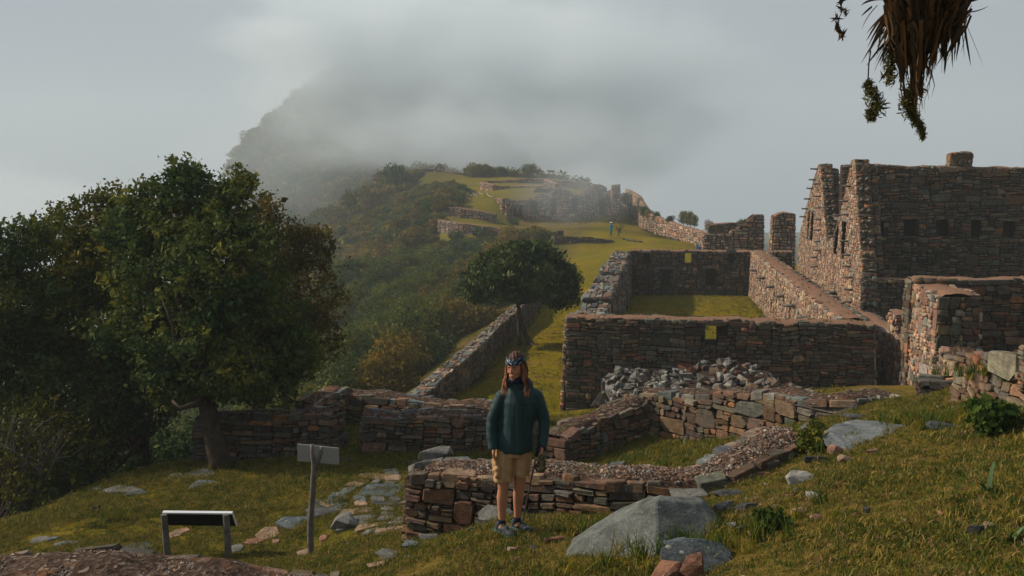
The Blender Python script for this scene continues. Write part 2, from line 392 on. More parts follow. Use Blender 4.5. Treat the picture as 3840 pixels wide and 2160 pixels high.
def make_ground():
    a = np.linspace(-1, 1, 330); xs = 2.0 + np.sinh(a * 5.6) / math.sinh(5.6) * 900
    ys = np.concatenate([np.linspace(-40, 3, 16)[:-1], 3 + (np.exp(np.linspace(0, 1, 400) * 5.4) - 1) / (math.exp(5.4) - 1) * 1250])
    Xg, Yg = np.meshgrid(xs, ys)
    Z = hgt(Xg, Yg).reshape(Xg.shape)
    ny, nx = Xg.shape
    V = np.stack([Xg, Yg, Z], 2).reshape(-1, 3)
    idx = np.arange(ny * nx).reshape(ny, nx)
    Q = np.stack([idx[:-1, :-1], idx[:-1, 1:], idx[1:, 1:], idx[1:, :-1]], 2).reshape(-1, 4)
    x, y = V[:, 0], V[:, 1]; u = x * UD[0] + y * UD[1]; v = x * VD[0] + y * VD[1]
    near = np.array((0.125, 0.102, 0.028)); lane = np.array((0.165, 0.135, 0.009)); heath = np.array((0.075, 0.07, 0.015)); wood = np.array((0.035, 0.045, 0.018))
    f = np.clip((u - 26) / 5, 0, 1) * np.clip((v + 11) / 2.5, 0, 1) * (1 - .75 * np.clip((v + 2.5) / 2, 0, 1) * np.clip((35 - u) / 2, 0, 1)); f = f[:, None]
    lawn = (np.clip((y - 12.5) / 2, 0, 1) * np.clip((1.5 - x) / 2, 0, 1))[:, None]
    c = near * (1 - lawn) + np.array((0.135, 0.12, 0.015)) * lawn
    c = c * (1 - f) + lane * f
    g = np.clip((y - 205) / 40, 0, 1)[:, None]
    c = c * (1 - g) + wood * g
    left = (np.clip((-9 - v) / 3, 0, 1) * np.clip((y - 13) / 6, 0, 1))[:, None] * (1 - np.clip((y - 120) / 20, 0, 1) * np.clip((v + 60) / 30, 0, 1))[:, None]
    c = c * (1 - left) + heath * left
    o = fast_mesh("ground", V, Q, M['turf'], None, c, True)
    tag(o, kind="structure", label="grassy hillside and green plaza between the ruins")
    return o
make_ground()
# ------------------------------------------------------------------ dry-stone masonry
PAL = np.array([(0.135, 0.068, 0.042), (0.105, 0.062, 0.043), (0.13, 0.092, 0.062), (0.082, 0.076, 0.064), (0.055, 0.063, 0.063),
                (0.17, 0.125, 0.085), (0.085, 0.045, 0.034), (0.21, 0.095, 0.045), (0.042, 0.040, 0.037), (0.105, 0.102, 0.090)])
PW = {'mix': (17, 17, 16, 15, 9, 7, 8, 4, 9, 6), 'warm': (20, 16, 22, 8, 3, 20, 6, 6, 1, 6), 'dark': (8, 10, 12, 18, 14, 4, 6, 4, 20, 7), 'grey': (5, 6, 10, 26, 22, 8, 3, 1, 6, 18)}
def stone_cols(n, kind):
    w = np.array(PW[kind], float); w /= w.sum()
    c = PAL[RNG.choice(len(PAL), n, p=w)]
    if kind in ('mix', 'dark'): c = (c * .66 + np.array((.085, .069, .054)) * .34) * np.array((1.05, 1.0, .88))
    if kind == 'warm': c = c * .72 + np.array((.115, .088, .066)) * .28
    k = 2.0 if kind == 'warm' else 1.5 if kind == 'grey' else 1.15  # warm kind brightened to suit sunlit faces: sunlight put into the stone colour
    return c * k * RNG.uniform(0.62, 1.55, (n, 1)) * RNG.uniform(0.93, 1.07, (n, 3))

def guillotine(s0, s1, t0, t1, area, ar, out):
    """split a rectangle into stones, big and small, no two courses alike"""
    st = [(s0, s1, t0, t1, area * random.lognormvariate(0, 0.9))]
    while st:
        a, b, c, d, A = st.pop()
        w, h = b - a, d - c
        asp = w / max(h, 1e-4)
        if w * h < A * 1.5 and asp < ar * 2.6 and asp > 0.6:
            out.append((a, b, c, d)); continue
        if w * h < A * 0.35 and asp < ar * 3.0:
            out.append((a, b, c, d)); continue
        if asp > ar * random.uniform(0.75, 1.5):
            m = a + w * random.uniform(0.32, 0.68)
            st += [(a, m, c, d, area * random.lognormvariate(0, 0.9)), (m, b, c, d, area * random.lognormvariate(0, 0.9))]
        else:
            m = c + h * random.uniform(0.34, 0.66)
            st += [(a, b, c, m, area * random.lognormvariate(0, 0.9)), (a, b, m, d, area * random.lognormvariate(0, 0.9))]

CORN = np.array([(-1, -1), (1, -1), (1, 1), (-1, 1)], float)
def stone_polys(rects, gap, n=8):
    """rectangles -> irregular convex outlines (N, n, 2)"""
    r = np.array(rects, float)
    cx, cy = (r[:, 0] + r[:, 1]) / 2, (r[:, 2] + r[:, 3]) / 2
    hw, hh = np.maximum((r[:, 1] - r[:, 0]) / 2 - gap, .006), np.maximum((r[:, 3] - r[:, 2]) / 2 - gap, .005)
    N = len(r)
    half = np.stack([hw, hh], 1)
    if n == 8:
        P = np.zeros((N, 8, 2))
        for k in range(4):
            c = CORN[k]; cut = RNG.uniform(0.06, 0.55, (N, 2)) * np.minimum(hw, hh)[:, None] / half * RNG.choice((.4, .8, 1.5, 2.1), (N, 1))
            j = RNG.normal(0, 0.075, (N, 2)); j2 = RNG.normal(0, 0.075, (N, 2))
            a = np.stack([np.full(N, c[0]), c[1] * (1 - cut[:, 1])], 1) + j
            b = np.stack([c[0] * (1 - cut[:, 0]), np.full(N, c[1])], 1) + j2
            if k % 2 == 0: first, second = a, b
            else: first, second = b, a
            P[:, 2 * k] = first; P[:, 2 * k + 1] = second
        # the corners run round: (-1,-1),(1,-1),(1,1),(-1,1); at even corners the vertical side comes first
        return P * half[:, None, :] + np.stack([cx, cy], 1)[:, None, :], np.stack([cx, cy], 1)
    P = np.tile(CORN[None], (N, 1, 1)) * RNG.uniform(0.72, 1.04, (N, 4, 2))
    return P * half[:, None, :] + np.stack([cx, cy], 1)[:, None, :], np.stack([cx, cy], 1)

def stone_geometry(P, C, depth, tilt=0.25, back=0.07):
    """outline, face depth -> (N, verts, 3) in (s, t, outward)"""
    N, n, _ = P.shape
    sz = np.sqrt(np.ptp(P[:, :, 0], axis=1) * np.ptp(P[:, :, 1], axis=1))
    ins = (0.90 if n == 8 else 0.92)
    d = depth[:, None]
    front = C[:, None, :] + (P - C[:, None, :]) * ins
    g = RNG.normal(0, tilt, (N, 2)) * (depth / np.maximum(sz, .02))[:, None]
    tilt_d = (front - C[:, None, :]) @ g[:, :, None]
    fz = d + np.clip(tilt_d[:, :, 0], -.5 * d, .5 * d) + RNG.normal(0, 0.04, (N, n)) * d
    rings = [np.concatenate([front, fz[:, :, None]], 2)]
    if n == 8:
        mid = C[:, None, :] + (P - C[:, None, :]) * 0.99
        rings.append(np.concatenate([mid, np.broadcast_to((d * 0.72)[:, :, None], (N, n, 1))], 2))
    rings.append(np.concatenate([P, np.full((N, n, 1), -back)], 2))
    return np.concatenate(rings, 1)
def stone_faces(n, nr):
    F = [tuple(range(n))]
    for r in range(nr - 1):
        for k in range(n): F.append((r * n + (k + 1) % n, r * n + k, (r + 1) * n + k, (r + 1) * n + (k + 1) % n))
    return F

class Run:
    """one straight or curved length of wall; rows of (x, y, top z, base z)"""
    def __init__(s, pts, th, batter=0.04):
        p = np.array(pts, float); s.p = p; s.th = th; s.batter = batter
        d = np.linalg.norm(np.diff(p[:, :2], axis=0), axis=1); s.s = np.concatenate([[0], np.cumsum(d)]); s.L = s.s[-1]
        t = np.diff(p[:, :2], axis=0) / d[:, None]
        tv = np.vstack([t[:1], (t[:-1] + t[1:]) / 2, t[-1:]]); tv /= np.linalg.norm(tv, axis=1)[:, None]
        s.tv = tv
        s.noise = RNG.uniform(0, 6, 4)
        s.rough = 0.03
    def P(s, q): return np.stack([np.interp(q, s.s, s.p[:, 0]), np.interp(q, s.s, s.p[:, 1])], -1)
    def T(s, q):
        t = np.stack([np.interp(q, s.s, s.tv[:, 0]), np.interp(q, s.s, s.tv[:, 1])], -1)
        return t / np.linalg.norm(t, axis=-1, keepdims=True)
    def N(s, q): t = s.T(q); return np.stack([t[..., 1], -t[..., 0]], -1)     # right-hand side
    def top(s, q): return np.interp(q, s.s, s.p[:, 2]) + s.rough * (np.sin(q * 2.1 + s.noise[0]) + .6 * np.sin(q * 5.3 + s.noise[1]))
    def base(s, q): return np.interp(q, s.s, s.p[:, 3])
    def half(s, q, z): return s.th / 2 + s.batter * (s.top(q) - z)
    def side(s, q, z, out, sgn):
        w = s.half(q, z) + out
        xy = s.P(q) + s.N(q) * (sgn * w)[..., None]
        return np.concatenate([xy, z[..., None]], -1)
    def end(s, a, z, out, which):
        q = np.full(a.shape, 0.0 if which == 0 else s.L)
        w = s.half(q, z)
        xy = s.P(q) + s.N(q) * (a * w)[..., None] + s.T(q) * ((-1 if which == 0 else 1) * (out + s.batter * (s.top(q) - z)))[..., None]
        return np.concatenate([xy, z[..., None]], -1)
    def topf(s, q, a, out):
        xy = s.P(q) + s.N(q) * a[..., None]
        return np.concatenate([xy, (s.top(q) + out)[..., None]], -1)
    def arc(s):
        q = np.linspace(0, s.L, max(40, int(s.L * 8))); z = s.top(q)
        return q, np.concatenate([[0], np.cumsum(np.hypot(np.diff(q), np.diff(z)))])
    def topa(s, r, a, out):
        """like topf, but measured along the slope and pushed out square to it"""
        q0, A = s.arc(); q = np.interp(r, A, q0); e = .05
        sl = (s.top(np.minimum(q + e, s.L)) - s.top(np.maximum(q - e, 0))) / (np.minimum(q + e, s.L) - np.maximum(q - e, 0)); c = 1 / np.sqrt(1 + sl * sl)
        qq = q - out * sl * c; ins = np.clip(qq, 0, s.L); xy = s.P(ins) + s.N(ins) * a[..., None] + s.T(ins) * (qq - ins)[..., None]
        return np.concatenate([xy, (s.top(q) + out * c)[..., None]], -1)

def core_mesh(run, ops, name, parent, inset=0.03):
    """the earth core, with real openings; ops: (s0, s1, z0, z1, recess depth or None for through, side)"""
    cuts = set(np.arange(0, run.L, 0.6).tolist() + [run.L] + run.s.tolist())
    for o in ops: cuts |= {o[0], o[1]}
    cuts = sorted(c for c in cuts if 0 <= c <= run.L)
    cuts = [c for k, c in enumerate(cuts) if k == 0 or c - cuts[k - 1] > 1e-3]
    V, F = [], []
    def hexa(a, b, z0f, z1f, wl, wr):
        k = len(V)
        for q in (a, b):
            qq = np.array([q]); P = run.P(qq)[0]; N = run.N(qq)[0]
            z0, z1 = z0f(qq)[0], z1f(qq)[0]
            for z in (z0, z1):
                h = run.half(qq, np.array([z]))[0] - inset
                for sg, w in ((-1, wl), (1, wr)):
                    off = sg * h if w is None else w * 1.0
                    V.append((P[0] + N[0] * off, P[1] + N[1] * off, z))
        F.extend([(k, k + 1, k + 3, k + 2), (k + 4, k + 6, k + 7, k + 5), (k, k + 4, k + 5, k + 1), (k + 2, k + 3, k + 7, k + 6), (k, k + 2, k + 6, k + 4), (k + 1, k + 5, k + 7, k + 3)])
    for a, b in zip(cuts[:-1], cuts[1:]):
        m = (a + b) / 2
        here = sorted([o for o in ops if o[0] < m < o[1]], key=lambda o: o[2])
        zc = lambda q: run.base(q) - 0.4
        for o in here:
            hexa(a, b, zc, (lambda q, z=o[2]: np.full_like(q, z)), None, None)
            if o[4] is not None:                    # a niche: only its back part is filled
                qq = np.array([m]); hh = run.half(qq, np.array([o[2]]))[0]
                if o[5] > 0: hexa(a, b, (lambda q, z=o[2]: np.full_like(q, z)), (lambda q, z=o[3]: np.full_like(q, z)), None, hh - o[4])
                else: hexa(a, b, (lambda q, z=o[2]: np.full_like(q, z)), (lambda q, z=o[3]: np.full_like(q, z)), -(hh - o[4]), None)
            zc = (lambda q, z=o[3]: np.full_like(q, z))
        hexa(a, b, zc, lambda q: run.top(q) - 0.03, None, None)
    o = mesh_obj("core", V, F, M['core'], parent)
    return o

CAMP = np.array((0.0, 0.0, CAMZ))
class WallThing:
    def __init__(s, label, cat='stone wall', name='stone_wall', group=None, loc=(0, 0, 0)):
        s.t = thing(name, label, cat, (0, 0, 0), 0, group); s.t["kind"] = "thing"
        s.groups = []      # (verts (N, m, 3), n, nrings, cols, score)
    def add(s, V, n, nr, cols, vis):
        c = V.mean(axis=1); ext = np.ptp(V, axis=1)
        size = np.sqrt((ext ** 2).sum(1)); dist = np.linalg.norm(c - CAMP, axis=1)
        s.groups.append((V, n, nr, cols, size / dist * vis))
    def face(s, run, mp, s0, s1, t0, t1, area, ar, kind, vis, proud, n=8, gap=0.012, ops=(), topf=None, basef=None, warp=0.03):
        rects = []
        guillotine(s0, s1, t0, t1, area, ar, rects)
        r = np.array(rects); cx, cy = (r[:, 0] + r[:, 1]) / 2, (r[:, 2] + r[:, 3]) / 2
        keep = np.ones(len(r), bool)
        if topf is not None: keep &= r[:, 2] < topf(cx) - 0.03
        if basef is not None: keep &= r[:, 3] > basef(cx) - 0.12
        for o in ops: keep &= ~((cx > o[0]) & (cx < o[1]) & (cy > o[2]) & (cy < o[3]))
        r = r[keep]
        if not len(r): return
        P, C = stone_polys(r, gap, n)
        if warp:
            w = lambda q: np.stack([warp * np.sin(q[..., 1] * 4.1 + q[..., 0] * 1.3), warp * (np.sin(q[..., 0] * 2.3 + 1.0) + .6 * np.sin(q[..., 0] * 5.9 + q[..., 1] * 2))], -1)
            P = P + w(P); C = P.mean(axis=1)
        for o in ops:                                # keep the jambs clean
            ins = (P[..., 0] > o[0]) & (P[..., 0] < o[1]) & (P[..., 1] > o[2]) & (P[..., 1] < o[3])
            left = (C[:, None, 0] <= (o[0] + o[1]) / 2) & (C[:, None, 0] < o[0])
            right = C[:, None, 0] > o[1]
            P[..., 0] = np.where(ins & left, o[0] - .004, P[..., 0]); P[..., 0] = np.where(ins & right, o[1] + .004, P[..., 0])
            mid = ins & ~left & ~right
            P[..., 1] = np.where(mid & (C[:, None, 1] < o[2] + .5 * (o[3] - o[2])), o[2] - .004, np.where(mid, o[3] + .004, P[..., 1]))
            C = P.mean(axis=1)
        if topf is not None:
            lim = topf(P[..., 0]) + RNG.uniform(-0.01, 0.035, (len(P), 1)); P[..., 1] = np.minimum(P[..., 1], lim); C = P.mean(axis=1)
        P[..., 0] = np.clip(P[..., 0], s0 - .02, s1 + .02) if s1 - s0 > 2.01 else P[..., 0]
        dep = proud * RNG.uniform(0.15, 1.8, len(P))
        G = stone_geometry(P, C, dep)
        V = mp(G[..., 0], G[..., 1], G[..., 2])
        s.add(V, n, 3 if n == 8 else 2, stone_cols(len(P), kind), vis)
    def run(s, run, area=0.035, ar=2.0, kind='mix', cap='gravel', ops=(), sides=(1, -1), ends=(0, 1), vis_side=None, proud=0.03, n=8, far=False, capw=None, gap=0.010, capseg=0.25, dome=0.06, slabs=True, lintels=True, hidden_scale=2.5, endkind=None):
        run_ops = list(ops)
        core_mesh(run, run_ops, "core", s.t)
        zt = float(run.top(np.linspace(0, run.L, 60)).max()); zb = float(run.p[:, 3].min())
        for sg in sides:
            seen = vis_side is None or sg in vis_side
            nn = n if seen else 4
            mo = [(o[0], o[1], o[2], o[3]) for o in run_ops if o[4] is None or o[5] == sg]
            s.face(run, lambda q, z, o_, sg=sg: run.side(q, z, o_, sg), 0, run.L, zb - 0.1, zt + .02, area if seen else area * hidden_scale, ar, kind, 1.0 if seen else 0.02,
                   proud, nn, gap, mo, run.top, run.base)
            if lintels:
                for o in run_ops:
                    if o[4] is None or o[5] == sg:
                        s.slab_box(run, (o[0] + o[1]) / 2, (o[1] - o[0]) * random.uniform(1.6, 1.95), o[3] + 0.07, 0.15, sg, kind)
        for e in ends:
            q = 0.0 if e == 0 else run.L
            qq = np.array([q]); zt_, zb_ = float(run.top(qq)[0]), float(run.base(qq)[0])
            hw = run.th / 2
            s.face(run, lambda a, z, o_, e=e: run.end(a / hw, z, o_, e), -hw, hw, zb_ - .1, zt_, area * 1.3, ar * .8, endkind or kind, 1.0, proud, n, gap, (), (lambda a: np.full_like(a, zt_)), None, 0.01)
        # the top
        hw = (capw or run.th) / 2
        if cap == 'gravel':
            m = max(3, int(run.L / capseg)); qs = np.linspace(0, run.L, m); aa = np.linspace(-1, 1, 8)
            Q, A = np.meshgrid(qs, aa, indexing='ij')
            wob = 1 + 0.05 * np.sin(Q * 3.1 + A * 2)
            bulge = dome * (1 - np.abs(A) ** 2.5) + 0.35 * dome * np.sin(Q * 1.9 + A * 2.7) * np.sin(Q * 5.1 - A) * (1 - A ** 2) + RNG.normal(0, .012, Q.shape) - 0.05 * (np.abs(A) > .99)
            V = run.topf(Q, A * (hw + 0.0) * wob, bulge + 0.012).reshape(-1, 3)
            idx = np.arange(m * 8).reshape(m, 8)
            F = np.stack([idx[:-1, :-1], idx[1:, :-1], idx[1:, 1:], idx[:-1, 1:]], 2).reshape(-1, 4)
            fast_mesh("gravel_cap", V, F, M['gravel_red' if run.p[0][1] > 27 else 'gravel'], s.t, None, True)
            if slabs:
                for sg in (-1, 1):
                    rects = []; q = 0.02
                    while q < run.L - .05:
                        w = random.uniform(0.14, 0.46) * (1.0 if not far else 1.3); w = min(w, run.L - q)
                        dp = random.uniform(0.10, 0.30) * min(1.0, run.th / .6)
                        if random.random() < 0.82: rects.append((q, q + w, sg * hw - dp * (1 if sg > 0 else 0) + (.03 if sg > 0 else -.03), sg * hw + dp * (1 if sg < 0 else 0) + (.03 if sg > 0 else -.03)))
                        q += w
                    if rects:
                        P, C = stone_polys(rects, .01, n)
                        G = stone_geometry(P, C, RNG.uniform(0.02, 0.075, len(P)), .3, .08)
                        s.add(run.topf(G[..., 0], G[..., 1], G[..., 2]), n, 3 if n == 8 else 2, stone_cols(len(P), 'grey' if RNG.random() < .5 else kind), 1.0)
        elif cap == 'courses':
            s.face(run, lambda a, r, o_: run.topa(r, a, o_), -hw - .02, hw + .02, 0, run.arc()[1][-1], area, 3.0, 'mix', 1.0, proud * 1.3, n, gap, (), None, None, 0.01)
        elif cap == 'stone':
            s.face(run, lambda q, a, o_: run.topa(q, a, o_), 0, run.arc()[1][-1], -hw - .02, hw + .02, area * 1.6, ar, 'grey' if kind != 'warm' else 'mix', 1.0, proud * 1.1, n, gap, (), None, None, 0.01)
    def slab_box(s, run, q, w, z, h, sg, kind):
        P, C = stone_polys([(q - w / 2, q + w / 2, z - h / 2, z + h / 2)], .004, 8)
        G = stone_geometry(P, C, np.array([.05]), .1, .1)
        s.add(run.side(G[..., 0], G[..., 1], G[..., 2], sg), 8, 3, stone_cols(1, 'grey'), 1.0)
    def finish(s, limit=300):
        sc = np.concatenate([g[4] for g in s.groups]); order = np.argsort(-sc)
        th = sc[order[limit - 1]] if len(sc) > limit else -1
        px = 2.6 / 996.0
        th = max(th, px)
        rv, rf, rc, base = [], {4: [], 8: []}, [], 0
        cnt = 0
        for V, n, nr, cols, score in s.groups:
            F = stone_faces(n, nr)
            pick = np.where(score >= th)[0] if cnt < limit + 5 else []
            rest = np.where(score < th)[0]
            for i in pick:
                cnt += 1
                v = V[i]; c = v.mean(axis=0)
                me = bpy.data.meshes.new("stone"); me.from_pydata((v - c).tolist(), [], F)
                at = me.attributes.new("col", 'FLOAT_COLOR', 'POINT')
                at.data.foreach_set("color", np.tile(np.append(cols[i], 1.0).astype(np.float32), len(v)))
                me.materials.append(M['stone'])
                o = bpy.data.objects.new("stone", me); COL.objects.link(o); o.parent = s.t; o.location = c
            if len(rest):
                v = V[rest].reshape(-1, 3); m = V.shape[1]; off = (np.arange(len(rest)) * m)[:, None, None] + base
                quads = np.array([f for f in F if len(f) == 4]); rf[4].append((quads[None] + off).reshape(-1, 4))
                oct_ = [f for f in F if len(f) == 8]
                if oct_:
                    o8 = (np.array(oct_)[None] + off).reshape(-1, 8)
                    rf[4] += [o8[:, [0, 1, 2, 3]], o8[:, [0, 3, 4, 7]], o8[:, [4, 5, 6, 7]]]
                rv.append(v); rc.append(np.repeat(cols[rest], m, axis=0)); base += len(v)
        if rv:
            o = fast_mesh("stone", np.concatenate(rv), np.concatenate(rf[4]), M['stone'], s.t, np.concatenate(rc))
            o["kind"] = "stuff"; o.name = "small_stones"
        return s.t
def px_pts(rows):
    """rows of (X, Y, top z, base z): pixels of the top line"""
    out = []
    for X, Y, zt, zb in rows:
        p = W(X, Y, z=zt); out.append((p[0], p[1], zt, zb))
    return out
def uv_pts(rows):
    return [(*UV(u, v), zt, zb) for u, v, zt, zb in rows]
# ------------------------------------------------------------------ the walls of the place
def xyz(X, Y, z): p = W(X, Y, z=z); return p[0], p[1]
def g0(x, y): return h1(x, y) - 0.05

# low wall right behind the standing person, curving up the slope to the right
w = WallThing("low rough stone wall right behind the standing person, gravel on its top, left end open", 'stone wall')
pts = []
for X, Y, z, off in [(1545, 1790, 4.52, .42), (1750, 1795, 4.55, .42), (1950, 1803, 4.58, .38), (2150, 1815, 4.62, .34), (2350, 1820, 4.68, .30), (2560, 1815, 4.74, .28), (2680, 1795, 4.80, .28), (2790, 1755, 4.84, .28), (2890, 1700, 4.86, .26), (2985, 1650, 4.84, .24)]:
    p = W(X, Y, z=z); pts.append([p[0], p[1] + off * .98, z, 0])
for q in pts: q[3] = min(g0(q[0], q[1] - .4), q[2] - .15)
pts[0][3] = 3.55
rn = Run(pts, 0.66, .05)
w.run(rn, area=.015, ar=2.2, kind='mix', proud=.045, vis_side=(1,), capseg=.12, gap=.011)
w.finish()
WALL1 = rn
# L-shaped wall of the small enclosure
w = WallThing("angled waist-high stone wall of the grassy enclosure, rusty red stones and gravel top", 'stone wall')
pts = []
for X, Y, z in [(2138, 1650, 3.38), (2250, 1590, 3.5), (2350, 1540, 3.62), (2447, 1497, 3.75)]:
    p = W(X, Y, z=z); pts.append([p[0] - .28, p[1] + .1, z, g0(p[0], p[1])])
pts[0][3] = 2.75
w.run(Run(pts, 0.58, .04), area=.020, ar=2.1, kind='mix', proud=.04, vis_side=(1,), capseg=.15)
pts = []
for X, Y, z in [(2425, 1492, 3.76), (2600, 1488, 3.95), (2759, 1488, 4.13), (2900, 1494, 4.26), (3010, 1502, 4.34), (3120, 1508, 4.45), (3220, 1506, 4.52), (3340, 1500, 4.44)]:
    p = W(X, Y, z=z); pts.append([p[0], p[1] + .36, z, min(g0(p[0], p[1]), z - .2)])
w.run(Run(pts, 0.7, .03), area=.030, ar=1.9, kind='mix', proud=.04, vis_side=(1,), ends=(1,), capseg=.15)
w.finish()
# two lengths of the lawn wall with the doorway between them
w = WallThing("dark low stone wall between the doorway gap and the standing person, dark slabs on top", 'stone wall')
pts = []
for X, Y, z in [(1362, 1565, 3.28), (1500, 1572, 3.26), (1700, 1572, 3.24), (1860, 1578, 3.24), (2010, 1600, 3.2)]:
    p = W(X, Y, z=z); pts.append([p[0], p[1] + .33, z, g0(p[0], p[1])])
w.run(Run(pts, 0.62, .05), area=.018, ar=2.6, kind='dark', proud=.035, vis_side=(1,), capseg=.15)
w.finish()
w = WallThing("low stone wall behind the leaning tree trunk on the lawn, ending at the doorway gap", 'stone wall')
pts = []
for X, Y, z in [(728, 1590, 3.10), (850, 1572, 3.20), (1000, 1565, 3.24), (1150, 1560, 3.27), (1252, 1568, 3.26)]:
    p = W(X, Y, z=z); pts.append([p[0], p[1] + .33, z, g0(p[0], p[1])])
w.run(Run(pts, 0.6, .05), area=.020, ar=2.8, kind='dark', proud=.04, vis_side=(1,), capseg=.15)
w.finish()
w = WallThing("weathered back wall of the roofless room, cornering left behind the doorway gap", 'stone wall')
pts = []
for X, Y, z in [(1255, 1478, 2.95), (1400, 1495, 2.92), (1550, 1512, 2.9), (1700, 1526, 2.88), (1850, 1536, 2.86), (2010, 1548, 2.86)]:
    p = W(X, Y, z=z); pts.append([p[0], p[1] + .35, z, g0(p[0], p[1]) - .1])
w.run(Run(pts, 0.65, .04), area=.024, ar=2.4, kind='dark', proud=.035, vis_side=(1,), capseg=.2)
pts = []
for X, Y, z in [(1130, 1522, 3.0), (1190, 1500, 3.05), (1255, 1472, 3.0)]:
    p = W(X, Y, z=z); pts.append([p[0], p[1] + .3, z, g0(p[0], p[1]) - .1])
w.run(Run(pts, 0.6, .04), area=.024, ar=2.8, kind='dark', proud=.035, vis_side=(1,), ends=(0,), capseg=.2)
w.finish()
# retaining wall in the near left corner with a broad gravel top
w = WallThing("broad gravel-topped wall across the near left corner, below the information board", 'stone wall')
pts = []
for X, Y, z in [(-260, 2085, 4.14), (0, 2062, 4.20), (250, 2052, 4.24), (500, 2062, 4.22), (750, 2080, 4.18), (950, 2098, 4.14), (1150, 2122, 4.08), (1290, 2150, 4.0)]:
    p = W(X, Y, z=z); pts.append([p[0], p[1] - .62, z, g0(p[0], p[1]) - .3])
rn = Run(pts, 0.95, .05); WALL_NL = rn
w.run(rn, area=.03, ar=2.6, kind='dark', proud=.04, vis_side=(1,), capseg=.08, dome=.10, n=8)
w.finish()
# stretch of rubble-built wall at the right, and the tall grassy one at the edge
w = WallThing("short low stone wall on the slope left of the grass-topped corner wall", 'stone wall')
pts = []
for X, Y, z in [(3465, 1432, 4.55), (3560, 1428, 4.6), (3690, 1424, 4.7)]:
    p = W(X, Y, z=z); pts.append([p[0], p[1] + .25, z, g0(p[0], p[1]) - .3])
w.run(Run(pts, 0.5, .04), area=.03, ar=2.4, kind='mix', proud=.04, vis_side=(1,), ends=(0,), cap='stone')
w.finish()
w = WallThing("head-high stone wall at the right edge with grass growing over its top", 'stone wall')
pts = []
for X, Y, z in [(3700, 1345, 5.40), (3770, 1335, 5.55), (3850, 1330, 5.72), (3960, 1325, 5.9), (4200, 1320, 6.2)]:
    p = W(X, Y, z=z); pts.append([p[0], p[1] + .3, z, g0(p[0], p[1]) - .5])
rn = Run(pts, 0.6, .06); WALL_R = rn
w.run(rn, area=.022, ar=2.4, kind='mix', proud=.04, vis_side=(1,), ends=(0,), cap='none')
w.finish()

# ---- the long hall (courtyard) : front, left, right and far walls
TOP = 3.26
w = WallThing("long front wall of the roofless hall with one small open window and red gravel top", 'hall wall')
def vwin(X0, X1, Y0, Y1, u):    # a window seen in the picture -> range along v and height
    r = []
    for X, Y in ((X0, Y0), (X1, Y1)):
        a, b = (X - 1920) / FPX, (1080 - Y) / FPX
        d = np.array((a, _cp + b * _sp, -_sp + b * _cp)); k = u / (d[0] * UD[0] + d[1] * UD[1])
        p = d * k; r.append((p[0] * VD[0] + p[1] * VD[1], CAMZ + p[2]))
    return r[0][0], r[1][0], r[1][1], r[0][1]
v0 = -3.12
a, b, z0, z1 = vwin(2645, 2692, 1221, 1291, 33.8)
rn = Run(uv_pts([(34.35, v0, TOP, -.1), (34.35, 1.5, TOP, .5), (34.35, 7.08, TOP - .02, 1.1)]), 1.05, .045)
rn.rough = .015
w.run(rn, area=.034, ar=2.7, kind='dark', proud=.04, vis_side=(1,), ops=[(a - v0, b - v0, z0, z1, None, 1)], ends=(0, 1), capseg=.3, capw=1.05, n=8, endkind='warm')  # ends brighter than the face, as if sunlit: light put into the stone
w.finish()
w = WallThing("broken left wall of the hall, its top in grey stepped blocks", 'hall wall')
u = 35.0; k = 0; tops = []
while u < 67.4:
    L = random.uniform(2.2, 3.6); e = min(u + L, 67.5); zt = TOP - random.uniform(-.05, .28) - (0.12 if k % 2 else 0)
    rn = Run(uv_pts([(u, -2.5, zt, -.1), (e, -2.5, zt + random.uniform(-.06, .06), -.05)]), 1.15 - .12 * (k % 2), .03); rn.rough = .03
    w.run(rn, area=.06, ar=2.2, kind='grey', proud=.05, vis_side=(1,), cap='stone', ends=(0,), n=8, gap=.015)
    tops.append((u, e)); u = e; k += 1
w.finish()
w = WallThing("sunlit right wall of the hall with stone pegs and slit niches", 'hall wall')
rn = Run(uv_pts([(34.9, 6.56, TOP, .5), (50, 6.56, TOP, .2), (68.3, 6.56, TOP, .2)]), 1.02, .03); rn.rough = .01
ops = []
for q in np.arange(1.6, 31, 1.25): ops.append((q, q + .30, 0.9 + .002 * q, 2.35, .4, -1))
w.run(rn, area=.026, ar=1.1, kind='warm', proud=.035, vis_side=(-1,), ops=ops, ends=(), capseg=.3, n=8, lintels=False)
for q in (2.9, 6.3, 10.2, 14.0, 18.2, 23.0, 27.8):
    z = 2.45
    p = run_p = rn.side(np.array([q]), np.array([z]), np.array([-.2]), -1)[0]; p2 = rn.side(np.array([q]), np.array([z]), np.array([.48]), -1)[0]
    o = mesh_obj("peg", *tube([p, p2 + np.array((0, 0, .02))], [.085, .07], 8), M['stone'], w.t, True, cols=(0.13, 0.12, 0.10))
w.finish()
w = WallThing("far end wall of the hall with upper windows and dark niches", 'hall wall')
ops = []
vb = -1.95
for X0, X1, Y0, Y1, dp in [(2569, 2594, 949, 989, None), (2730, 2753, 943, 990, .5), (2481, 2512, 1009, 1074, .45), (2648, 2682, 1006, 1070, .45), (2414, 2434, 950, 985, .5)]:
    a, b, z0, z1 = vwin(X0, X1, Y0, Y1, 67.5); ops.append((a - vb, b - vb, z0, z1, dp, 1))
rn = Run(uv_pts([(68.05, vb, TOP - .02, .1), (68.05, 8.7, TOP - .02, .1)]), 1.05, .02); rn.rough = .02
w.run(rn, area=.035, ar=2.3, kind='dark', proud=.035, vis_side=(1,), ops=ops, ends=(), n=4, capseg=.4)
w.finish()

